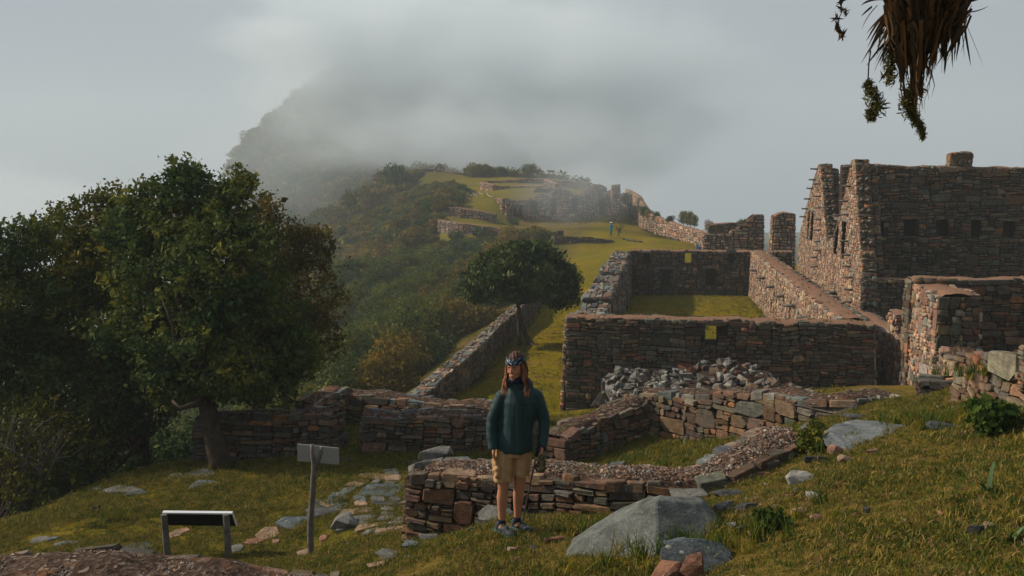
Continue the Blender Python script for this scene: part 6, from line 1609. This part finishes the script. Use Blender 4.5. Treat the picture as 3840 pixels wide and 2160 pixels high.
P0 = on_ground(1935, 2011)
fx = lambda X: (X - 1935) / 383.0
def gz(x, y): return float(np.clip(h1(P0[0] + x, P0[1] + y) - P0[2], -.05, .05))
man = thing("person", "long-haired person in a dark green jacket, khaki shorts and patterned headband, standing", "person", tuple(P0)); man["kind"] = "thing"; man.scale = (.96, 1.0, 1.0)
zl, zr = gz(-.12, .07) - .005, gz(.06, .18) - .005
# body: legs, trunk, neck, head, arms, hands in one skin
HEAD = Vector((-.005, .052, 1.618)); ht = -.50; HR = Matrix.Rotation(ht, 3, 'Z') @ Matrix.Rotation(.12, 3, 'X') @ Matrix.Scale(1.0, 3)
def H(x, y, z): v = HR @ Vector((x, y, z)); return (HEAD.x + v.x, HEAD.y + v.y, HEAD.z + v.z)
hd = [ell(HEAD, (.076, .095, .112), HR), ell(H(0, -.022, -.055), (.058, .066, .070), HR), ell(H(0, -.056, -.098), (.026, .024, .022), HR),           # skull, jaw, chin
      ell(H(0, -.070, .022), (.050, .020, .014), HR), ell(H(0, -.094, -.012), (.010, .013, .022), HR), ell(H(0, -.104, -.028), (.014, .013, .011), HR),    # brow, bridge, nose tip
      ell(H(.036, -.070, -.030), (.020, .018, .017), HR), ell(H(-.036, -.070, -.030), (.020, .018, .017), HR),                                                    # cheeks
      ell(H(0, -.086, -.060), (.021, .009, .0055), HR), ell(H(0, -.083, -.071), (.018, .009, .006), HR),                                                          # lips
      ell(H(.077, .008, -.012), (.009, .018, .028), HR), ell(H(-.077, .008, -.012), (.009, .018, .028), HR)]                                                      # ears
torso = loft([(-.02, .10, .80, .15, .11), (-.02, .10, .92, .165, .115), (0, .10, 1.08, .135, .10), (.03, .10, 1.25, .160, .11), (.04, .10, 1.33, .145, .095), (.035, .09, 1.39, .085, .07), (.02, .085, 1.46, .058, .055), (.012, .075, 1.54, .052, .055)])
legL = lim([(-.105, .10, .86), (-.12, .095, .66), (-.125, .085, .50), (-.128, .095, .43), (-.135, .115, .34), (-.14, .13, .22), (-.140, .135, .12 + zl), (-.14, .12, .05 + zl)], [.085, .078, .058, .053, .058, .044, .033, .035])
legR = lim([(.07, .12, .86), (.05, .12, .66), (.035, .13, .50), (.032, .145, .43), (.025, .175, .34), (.018, .20, .22), (.013, .215, .12 + zr), (.02, .20, .05 + zr)], [.085, .078, .057, .052, .056, .043, .032, .034])
SL, EL, WL_ = (-.135, .10, 1.33), (-.232, .09, 1.09), (-.220, .02, .865)
SR, ER, WR_ = (.200, .10, 1.33), (.278, .10, 1.08), (.248, .0, .87)
armL = lim([SL, EL, WL_], [.05, .042, .028]); armR = lim([SR, ER, WR_], [.05, .042, .028])
def hand(w, dirv, side, curl, palm_n, s=1.0):
    """palm, four unequal bent fingers and a thumb leaving the palm's side"""
    d = Vector(dirv).normalized(); pn = Vector(palm_n).normalized(); sd = d.cross(pn).normalized() * side; w = Vector(w); out = []
    rot = Matrix((sd, pn, d)).transposed()
    out.append(ell(w + d * .045 * s, (.040 * s, .016 * s, .052 * s), rot))
    for k, (o_, L) in enumerate(((.029, .070), (.010, .078), (-.010, .073), (-.028, .058))):
        a = w + d * .078 * s + sd * o_ * s; q = d.copy(); P_ = [a - d * .02, a]
        for j in range(3):
            q = (Matrix.Rotation(curl * (1 if j else .7), 3, sd * side) @ q).normalized(); P_.append(P_[-1] + q * L * s * (.42, .33, .25)[j])
        out.append(tube([tuple(p) for p in P_], [.010 * s, .0098 * s, .009 * s, .0085 * s, .006 * s], 8))
    a = w + d * .025 * s + sd * .032 * s; b = a + (sd * .7 + d * .7 + pn * .3).normalized() * .035 * s; c = b + (d + pn * .6).normalized() * .032 * s
    out.append(tube([tuple(a - sd * .015), tuple(a), tuple(b), tuple(c)], [.013 * s, .013 * s, .011 * s, .008 * s], 8)); return out
hl = hand(WL_, (.02, -.10, -1), 1, .35, (1, -.2, 0)); hr_ = hand(WR_, (-.15, -.25, -1), -1, .62, (-1, -.3, 0))
fuse("body", hd + [torso, legL, legR, armL, armR] + hl + hr_, .0055, M['skin'], man, 3)
# face pieces
M['dark_eye'] = simple_mat("dark_eye", (.01, .008, .006), .3, .5, .1, 5, 0)
for s_ in (-1, 1):
    mesh_obj("eye", *ell(H(.031 * s_, -.083, .002), (.012, .008, .005), HR, 8), M['dark_eye'], man, True)
    mesh_obj("eyebrow", *tube([H(.012 * s_, -.092, .017), H(.032 * s_, -.088, .024), H(.052 * s_, -.072, .018)], [.004, .0055, .003], 6), M['hair'], man, True)
mesh_obj("mouth", *ell(H(0, -.0935, -.0655), (.018, .003, .0016), HR, 8), simple_mat("lip_line", (.12, .035, .03), .5, .3, .1, 5, 0), man, True)
# hair: cap over the skull and long locks falling before both shoulders
fuse("hair_cap", [ell(H(0, .024, .046), (.087, .097, .104), HR), ell(H(0, .052, -.03), (.082, .068, .11), HR)], .007, M['hair'], man, 2, lambda c: .004 * np.sin(c[:, 0] * 190 + c[:, 2] * 40))
pr = np.random.default_rng(3)
def locks(name, side, n, mat, zlo=1.36, zhi=1.45, seed=1):
    pr = np.random.default_rng(seed); V, F = [], []
    for k in range(n):
        a0 = pr.uniform(-.03, .085); top = Vector(H(side * .080 * pr.uniform(.92, 1.04), a0, pr.uniform(.0, .05))); mid = Vector(H(side * pr.uniform(.084, .106), a0 * .7 - .012, -.085))
        e = Vector((HEAD.x + side * pr.uniform(.068, .125) + side * .01, -.045 + pr.normal(0, .016), pr.uniform(zlo, zhi)))
        P_ = [top, top.lerp(mid, .5) + Vector((side * .006, 0, 0)), mid, mid.lerp(e, .35) + Vector((side * .014, -.004, 0)), mid.lerp(e, .7) + Vector((side * .008, -.006, 0)), e]
        ph = pr.uniform(0, 6.28); w = pr.uniform(.003, .0065); tw = pr.uniform(-.6, .6); i0 = len(V)
        for j, p in enumerate(P_):
            q = p + Vector((.004 * math.sin(ph + j * 1.7), .004 * math.cos(ph + j * 1.3), 0)); ww = w * (1.0, 1.2, 1.2, 1.0, .8, .15)[j]; d_ = Vector((math.cos(tw), math.sin(tw), 0)) * ww; b_ = Vector((-math.sin(tw), math.cos(tw), 0)) * ww * .5
            V += [tuple(q - d_), tuple(q - b_), tuple(q + d_), tuple(q + b_)]
        for j in range(5):
            for m_ in range(4): F.append((i0 + j * 4 + m_, i0 + j * 4 + (m_ + 1) % 4, i0 + j * 4 + 4 + (m_ + 1) % 4, i0 + j * 4 + 4 + m_))
    return mesh_obj(name, V, F, mat, man, True)
locks("hair_lock", -1, 46, M['hair_tip'], seed=3); locks("hair_lock", -1, 36, M['hair'], seed=4, zlo=1.40)
locks("hair_lock", 1, 70, M['hair'], seed=5, zlo=1.38); locks("hair_lock", 1, 26, M['hair_tip'], seed=6, zlo=1.34, zhi=1.40)
# headband
V, F = [], []
for j, (z, g) in enumerate(((.046, 1.0), (.050, 1.04), (.070, 1.06), (.092, 1.06), (.104, 1.04), (.102, .96))):
    f = math.sqrt(max(0, 1 - ((z - .03) / .145) ** 2))
    for k in range(40): a = 2 * math.pi * k / 40; V.append(H(math.cos(a) * .091 * f * g, math.sin(a) * .107 * f * g + .006, z + .006 * math.sin(a)))
F = [(j * 40 + k, j * 40 + (k + 1) % 40, (j + 1) * 40 + (k + 1) % 40, (j + 1) * 40 + k) for j in range(5) for k in range(40)]
mesh_obj("headband", V, F, M['band'], man, True)
# jacket
jt = loft([(-.012, .10, .800, .172, .138), (-.012, .10, .83, .180, .142), (-.008, .10, .93, .180, .144), (.005, .10, 1.05, .174, .140), (.028, .10, 1.18, .176, .142), (.04, .10, 1.29, .184, .142), (.042, .10, 1.355, .165, .122), (.035, .095, 1.405, .115, .10), (.022, .08, 1.445, .082, .086), (.014, .07, 1.505, .072, .080)])
slL = lim([(-.06, .10, 1.365), (-.135, .10, 1.325), (-.190, .098, 1.22), (-.236, .09, 1.09), (-.242, .06, .98), (-.228, .03, .88), (-.224, .02, .835)], [.066, .072, .066, .058, .054, .049, .046])
slR = lim([(.13, .10, 1.365), (.200, .10, 1.325), (.243, .10, 1.22), (.280, .10, 1.09), (.275, .06, .98), (.262, .02, .90), (.254, .008, .86)], [.066, .072, .065, .057, .052, .048, .045])
hood = [ell((.02, .165, 1.455), (.135, .085, .065)), ell((-.085, .11, 1.445), (.045, .06, .045)), ell((.125, .11, 1.435), (.045, .06, .045))]
def folds(c):
    arm = np.clip((np.abs(c[:, 0] - .035) - .17) * 12, 0, 1)
    f = arm * .0015 * np.sin(c[:, 2] * 48 + c[:, 1] * 25 + 1.5 * np.sin(c[:, 2] * 13))
    f += (1 - arm) * .005 * np.sin(c[:, 0] * 42 + c[:, 2] * 9 + 1.3 * np.sin(c[:, 2] * 7)) * np.clip((1.32 - c[:, 2]) * 3, 0, 1)
    return f + .0015 * np.sin(c[:, 2] * 60 + c[:, 0] * 70 + c[:, 1] * 30)
fuse("jacket", [jt, slL, slR] + hood, .009, M['jacket'], man, 3, folds)
fuse("zip_flap", [box((.030, -.046, 1.08), (.05, .018, .52), .04)], .006, M['jacket'], man, 4)
fuse("chest_pocket", [box((.115, -.030, 1.21), (.085, .016, .11), .42)], .006, M['jacket'], man, 4)
mesh_obj("neck_gaiter", *loft([(.012, .066, 1.465, .076, .082), (.008, .06, 1.50, .070, .078), (.004, .055, 1.530, .060, .068)], 24), M['sock'], man, True)
mesh_obj("chest_cord", *tube([(.10, -.058, 1.46), (.085, -.066, 1.425), (.07, -.062, 1.405)], [.004, .003, .004], 6), M['wood_grey'], man)
# shorts with a cargo pocket
sh = [loft([(-.02, .10, .95, .155, .115), (-.02, .10, .84, .172, .13), (-.025, .10, .76, .170, .12)]), loft([(-.095, .10, .84, .098, .115), (-.115, .095, .68, .104, .112), (-.125, .09, .56, .100, .105), (-.125, .088, .515, .096, .10)]),
      loft([(.06, .115, .84, .092, .115), (.058, .12, .68, .094, .105), (.052, .125, .58, .088, .098), (.050, .128, .555, .085, .095)])]
fuse("shorts", sh, .008, M['shorts'], man, 2, lambda c: .005 * np.sin(c[:, 2] * 55 + c[:, 0] * 40) * np.clip((.8 - c[:, 2]) * 4, 0, 1) + .003 * np.sin(c[:, 0] * 90))
fuse("cargo_pocket", [ell((-.200, .055, .645), (.035, .062, .085)), ell((-.182, .015, .63), (.035, .05, .075))], .007, M['shorts'], man, 2, lambda c: .005 * np.sin(c[:, 2] * 90 + c[:, 1] * 60))
mesh_obj("pocket_flap", *box((-.208, .035, .715), (.03, .11, .035), .35), M['shorts'], man)
# shoes
def shoe(hx, hy, tx, ty, z):
    h, t_ = Vector((hx, hy, z)), Vector((tx, ty, z)); d = (t_ - h); L = d.length; d.normalize(); ang = math.atan2(d.y, d.x); R_ = Matrix.Rotation(ang, 3, 'Z'); q = lambda f, u: tuple(h + d * L * f + Vector((0, 0, u)))
    up = fuse("shoe", [ell(q(.18, .055), (.052, .040, .050), R_), ell(q(.45, .048), (.085, .043, .045), R_), ell(q(.76, .038), (.066, .046, .034), R_), ell(q(.22, .085), (.042, .036, .035), R_), ell(q(.5, .065), (.055, .032, .030), R_)], .006, M['shoe'], man, 2)
    sole = []
    for f, w in ((0.02, .022), (.08, .034), (.25, .038), (.5, .037), (.75, .048), (.92, .040), (1.0, .022)): sole.append((f, w))
    n = Vector((-d.y, d.x, 0)); V = []
    for f, w in sole:
        for s2 in (-1, 1):
            for u in (.0, .028 + (.012 if f < .2 else 0)): V.append(tuple(h + d * L * f + n * s2 * w + Vector((0, 0, u + (.012 if f > .95 else 0)))))
    F = []
    for i in range(len(sole) - 1):
        a, b_ = i * 4, i * 4 + 4; F += [(a, b_, b_ + 1, a + 1), (a + 2, a + 3, b_ + 3, b_ + 2), (a + 1, b_ + 1, b_ + 3, a + 3), (a, a + 2, b_ + 2, b_)]
    F += [(0, 1, 3, 2), (len(V) - 4, len(V) - 2, len(V) - 1, len(V) - 3)]
    mesh_obj("sole", V, F, M['sole'], up)
    for k in range(4): c = h + d * L * (.42 + .09 * k) + Vector((0, 0, .093 - .010 * k)); mesh_obj("lace", *tube([tuple(c - n * .022), tuple(c + Vector((0, 0, .004))), tuple(c + n * .022)], [.003] * 3, 5), M['sole'], up)
shoe(-.205, .215, -.01, -.045, zl); shoe(-.045, .305, .175, .085, zr)
for (x, y, z) in ((-.141, .138, .10 + zl), (.014, .217, .10 + zr)): mesh_obj("sock", *loft([(x, y, z - .03, .040, .042), (x, y, z + .01, .038, .040), (x, y, z + .045, .036, .038)], 14), M['sock'], man, True)
# what the hand holds
pole = thing("trekking_pole", "thin trekking pole held in the person's hand, its tip behind the legs", "trekking pole")
A = Vector(P0) + Vector((.208, -.065, .89)); Bq = Vector(P0) + Vector((.055, .42, gz(.055, .42)))
mesh_obj("shaft", *tube([tuple(A), tuple(Bq)], [.009, .006], 8), simple_mat("pole_metal", (.08, .08, .085), .4, .5, .1, 5, 0), pole)
mesh_obj("grip", *tube([tuple(A + (A - Bq).normalized() * .02), tuple(A + (Bq - A).normalized() * .12)], [.016, .014], 8), M['sock'], pole)
cap_ = thing("sun_hat", "mottled green-brown cloth hat hanging from the person's pole hand", "hat")
h0 = Vector(P0) + Vector((.238, -.055, .73))
o = fuse("crown", [ell(tuple(h0), (.045, .045, .075)), ell(tuple(h0 + Vector((-.01, 0, -.05))), (.055, .05, .05)), ell(tuple(h0 + Vector((0, 0, .05))), (.022, .025, .035))], .006, M['camo'], cap_, 2, lambda c: .004 * np.sin(c[:, 2] * 110 + c[:, 0] * 80))

# ---- people far off
def far_person(label, X, Y, D, hgt_m, jacket, legs, hat, group=None, pose='walk', face=0):
    z = float(W(X, Y, d=D)[2]); x = float(W(X, Y, d=D)[0]); g = h1(x, D)
    t = thing("person", label, "person", (x, D, g), face, group); t["kind"] = "thing"; k = hgt_m / 1.75
    S_ = lambda p: tuple(c * k for c in p)
    if pose == 'walk':
        body_ = [lim([S_((0, .09, .85)), S_((0, .16, .45)), S_((0, .30, .06))], [.09 * k, .065 * k, .045 * k], 8), lim([S_((0, -.02, .85)), S_((0, -.20, .50)), S_((0, -.16, .06))], [.09 * k, .065 * k, .045 * k], 8), ell(S_((0, .02, 1.62)), (.10 * k, .11 * k, .13 * k))]
        top_ = [loft([(0, .04, .80 * k, .17 * k, .13 * k), (0, .04, 1.1 * k, .17 * k, .12 * k), (0, .02, 1.40 * k, .20 * k, .12 * k), (0, .02, 1.50 * k, .07 * k, .07 * k)], 12), lim([S_((.20, .02, 1.38)), S_((.24, -.05, 1.1)), S_((.2, -.22, .95))], [.06 * k, .05 * k, .04 * k], 7), lim([S_((-.20, .02, 1.38)), S_((-.24, .08, 1.1)), S_((-.22, .02, .85))], [.06 * k, .05 * k, .04 * k], 7)]
    else:
        body_ = [lim([S_((.08, 0, .12)), S_((.1, -.42, .42)), S_((.1, -.55, .05))], [.09 * k, .07 * k, .05 * k], 8), lim([S_((-.08, 0, .12)), S_((-.1, -.42, .42)), S_((-.1, -.55, .05))], [.09 * k, .07 * k, .05 * k], 8), ell(S_((0, -.02, .92)), (.10 * k, .11 * k, .13 * k))]
        top_ = [loft([(0, 0, .02, .18 * k, .14 * k), (0, 0, .4 * k, .18 * k, .13 * k), (0, -.03, .70 * k, .2 * k, .12 * k), (0, -.03, .80 * k, .07 * k, .07 * k)], 12), lim([S_((.2, -.02, .68)), S_((.24, -.2, .45)), S_((.1, -.36, .45))], [.06 * k, .05 * k, .04 * k], 7), lim([S_((-.2, -.02, .68)), S_((-.24, -.2, .45)), S_((-.1, -.36, .45))], [.06 * k, .05 * k, .04 * k], 7)]
    fuse("body", body_, .03, M[legs], t, 1); fuse("jacket", top_, .03, M[jacket], t, 1)
    hz = 1.72 if pose == 'walk' else 1.02
    if hat: fuse("hat", [ell(S_((0, .02, hz)), (.12 * k, .13 * k, .09 * k)), ell(S_((0, .02, hz - .03)), (.21 * k, .22 * k, .025 * k))], .025, M['white'], t, 1)
    return t
M['blue_cloth'] = simple_mat("blue_cloth", (.03, .12, .19), .8, .1, .2, 6, 0); M['blue_dark'] = simple_mat("dark_blue_cloth", (.025, .07, .11), .8, .1, .2, 6, 0); M['grey_cloth'] = simple_mat("grey_cloth", (.15, .13, .12), .8, .1, .2, 6, 0)
far_person("distant walker in blue with a pale hat at the end of the terrace wall", 2291, 905, 119.8, 1.72, 'blue_cloth', 'blue_dark', True, face=-.5)
far_person("seated visitor in blue, leftmost of the row by the boundary wall", 2617, 875, 108, 1.7, 'blue_cloth', 'blue_dark', False, "visitors sitting by the boundary wall", 'sit', .3)
far_person("seated visitor in dark blue, middle of the row by the boundary wall", 2628, 877, 107, 1.7, 'blue_dark', 'blue_dark', False, "visitors sitting by the boundary wall", 'sit', -.2)
far_person("seated visitor in blue-grey, rightmost of the row by the boundary wall", 2639, 879, 106, 1.7, 'blue_cloth', 'grey_cloth', False, "visitors sitting by the boundary wall", 'sit', .1)
far_person("visitor in reddish grey sitting behind the dip of the broken wall", 2744, 868, 93, 1.7, 'grey_cloth', 'grey_cloth', False, None, 'sit', .2)
# small bare tree and stones on the plaza
t = thing("bare_sapling", "small leafless sapling on the plaza beside the distant walker", "tree"); p = W(2318, 897, d=121); g = h1(p[0], 121); pr = np.random.default_rng(6); pp = []
pp.append(tube([(p[0], 121, g - .1), (p[0] + .1, 121, g + .6), (p[0] + .5, 121, g + 1.3), (p[0] + .65, 121, g + 2.1)], [.08, .06, .045, .02], 6))
for k in range(9):
    a = Vector((p[0] + .1, 121, g + pr.uniform(.3, .8))); e = a + Vector((pr.uniform(-1, .9), pr.uniform(-.4, .4), pr.uniform(.3, 1.1))); pp.append(tube([tuple(a), tuple((a + e) / 2 + Vector((0, 0, .1))), tuple(e)], [.04, .03, .015], 5))
mesh_obj("branches", *merge(pp), M['bark'], t)
for k, (X, Y, w) in enumerate([(2340, 900, 14), (2352, 902, 12), (2364, 904, 16), (2378, 905, 13), (2390, 906, 10), (2403, 911, 16)]):
    q = W(X, Y, d=119 - .3 * k); g = h1(q[0], q[1]); tag(hull_rock(chunk((q[0], q[1], g + .1), w * .032, w * .025, .25, rkg, 12), RC['grey'], "rock", None, 0, 0, 0, origin=(q[0], q[1], g)), ["pale", "grey", "low", "flat", "small", "separate"][k] + " stone in the row on the plaza, " + ["nearest the sapling", "second from the sapling", "third from the sapling", "fourth from the sapling", "fifth from the sapling", "alone at the row's end"][k], "rock", "row of stones on the plaza")
# ------------------------------------------------------------------ air: haze box and fog bank
def vol_box(name, lo, hi, mat, label):
    V, F = box(((lo[0] + hi[0]) / 2, (lo[1] + hi[1]) / 2, (lo[2] + hi[2]) / 2), (hi[0] - lo[0], hi[1] - lo[1], hi[2] - lo[2]))
    o = mesh_obj(name, V, F, mat); tag(o, label, kind="stuff"); return o
m = bpy.data.materials.new("haze"); m.use_nodes = True; n, l = m.node_tree.nodes, m.node_tree.links; n.clear()
out = n.new("ShaderNodeOutputMaterial"); pv = n.new("ShaderNodeVolumePrincipled")
pv.inputs["Color"].default_value = (0.76, 0.88, 0.95, 1); pv.inputs["Density"].default_value = 0.00062; pv.inputs["Anisotropy"].default_value = 0.1
l.new(pv.outputs[0], out.inputs["Volume"])
vol_box("haze", (-1100, -45, -75), (1100, 1300, 110), m, "thin pale haze over the whole site")
def fog_mat(name, dens, scale, lo, hi, seed, shape):
    m = bpy.data.materials.new(name); m.use_nodes = True; n, l = m.node_tree.nodes, m.node_tree.links; n.clear()
    out = n.new("ShaderNodeOutputMaterial"); pv = n.new("ShaderNodeVolumePrincipled")
    pv.inputs["Color"].default_value = (0.84, 0.935, 1.0, 1); pv.inputs["Anisotropy"].default_value = 0.0
    tc = n.new("ShaderNodeTexCoord"); nz = noise_n(n, l, scale, 4, .55, tc.outputs["Object"], .3)
    ln = n.new("ShaderNodeVectorMath"); ln.operation = 'LENGTH'; l.new(tc.outputs["Object"], ln.inputs[0])
    # soft edge: 1 at the middle, 0 at the rim of the unit ball, eaten into by the noise
    s = n.new("ShaderNodeMath"); s.operation = 'SUBTRACT'; s.inputs[0].default_value = 1.0; l.new(ln.outputs["Value"], s.inputs[1])
    a = n.new("ShaderNodeMath"); a.operation = 'MULTIPLY_ADD'; l.new(nz.outputs["Fac"], a.inputs[0]); a.inputs[1].default_value = 1.5; a.inputs[2].default_value = -0.75
    b = n.new("ShaderNodeMath"); b.operation = 'ADD'; l.new(s.outputs[0], b.inputs[0]); l.new(a.outputs[0], b.inputs[1])
    e = n.new("ShaderNodeMapRange"); e.inputs["From Min"].default_value = lo; e.inputs["From Max"].default_value = hi; e.inputs["To Min"].default_value = 0; e.inputs["To Max"].default_value = 1; e.clamp = True
    e.interpolation_type = 'SMOOTHSTEP'
    l.new(b.outputs[0], e.inputs["Value"])
    rim = n.new("ShaderNodeMapRange"); rim.inputs["From Min"].default_value = 0.0; rim.inputs["From Max"].default_value = 0.35; l.new(s.outputs[0], rim.inputs["Value"]); rim.interpolation_type = 'SMOOTHSTEP'
    p = n.new("ShaderNodeMath"); p.operation = 'MULTIPLY'; l.new(e.outputs[0], p.inputs[0]); l.new(rim.outputs[0], p.inputs[1])
    d = n.new("ShaderNodeMath"); d.operation = 'MULTIPLY'; l.new(p.outputs[0], d.inputs[0]); d.inputs[1].default_value = dens
    l.new(d.outputs[0], pv.inputs["Density"]); l.new(pv.outputs[0], out.inputs["Volume"])
    return m
def fog_ball(X, Y, D, rx, ry, rz, dens, seed, label, scale=1.6, lo=0.15, hi=.75, rz_rot=0.0):
    bm = bmesh.new(); bmesh.ops.create_icosphere(bm, subdivisions=3, radius=1.0)
    me = bpy.data.meshes.new("fog_bank"); bm.to_mesh(me); bm.free()
    o = bpy.data.objects.new("fog_bank", me); COL.objects.link(o)
    o.location = tuple(W(X, Y, d=D)); o.scale = (rx, ry, rz); o.rotation_euler = (0, 0, rz_rot)
    me.materials.append(fog_mat("fog", dens, scale, lo, hi, seed, None)); tag(o, label, kind="stuff"); return o
fog_ball(2060, 350, 330, 84, 60, 46, 0.046, 1, "thick cloud bank swallowing the right flank of the mountain", lo=.12, hi=.85)
fog_ball(1440, 290, 350, 74, 52, 42, 0.030, 5, "veil of cloud before the mountain face", lo=.10, hi=.8, scale=2.2)
fog_ball(1450, 120, 385, 92, 60, 25, 0.05, 6, "cloud hiding the summit", lo=.12, hi=.8, scale=2.0)
fog_ball(-350, 1000, 300, 118, 170, 42, 0.014, 2, "fog filling the valley on the left", lo=.05, hi=.7)
fog_ball(2050, 560, 250, 50, 34, 19, 0.016, 3, "wisp of cloud drifting over the crest behind the ruined palace", lo=.1, hi=.7)
fog_ball(1000, 600, 300, 46, 36, 28, 0.010, 4, "thin mist along the foot of the mountain", lo=.1, hi=.8)
fog_ball(1560, 520, 262, 34, 20, 14, 0.030, 7, "low cloud spilling over the wooded crest", lo=.1, hi=.8)
fog_ball(2170, 715, 142, 15, 6, 7.0, 0.045, 8, "shred of mist hanging before the ruined palace facade", lo=.1, hi=.8, scale=2.0)
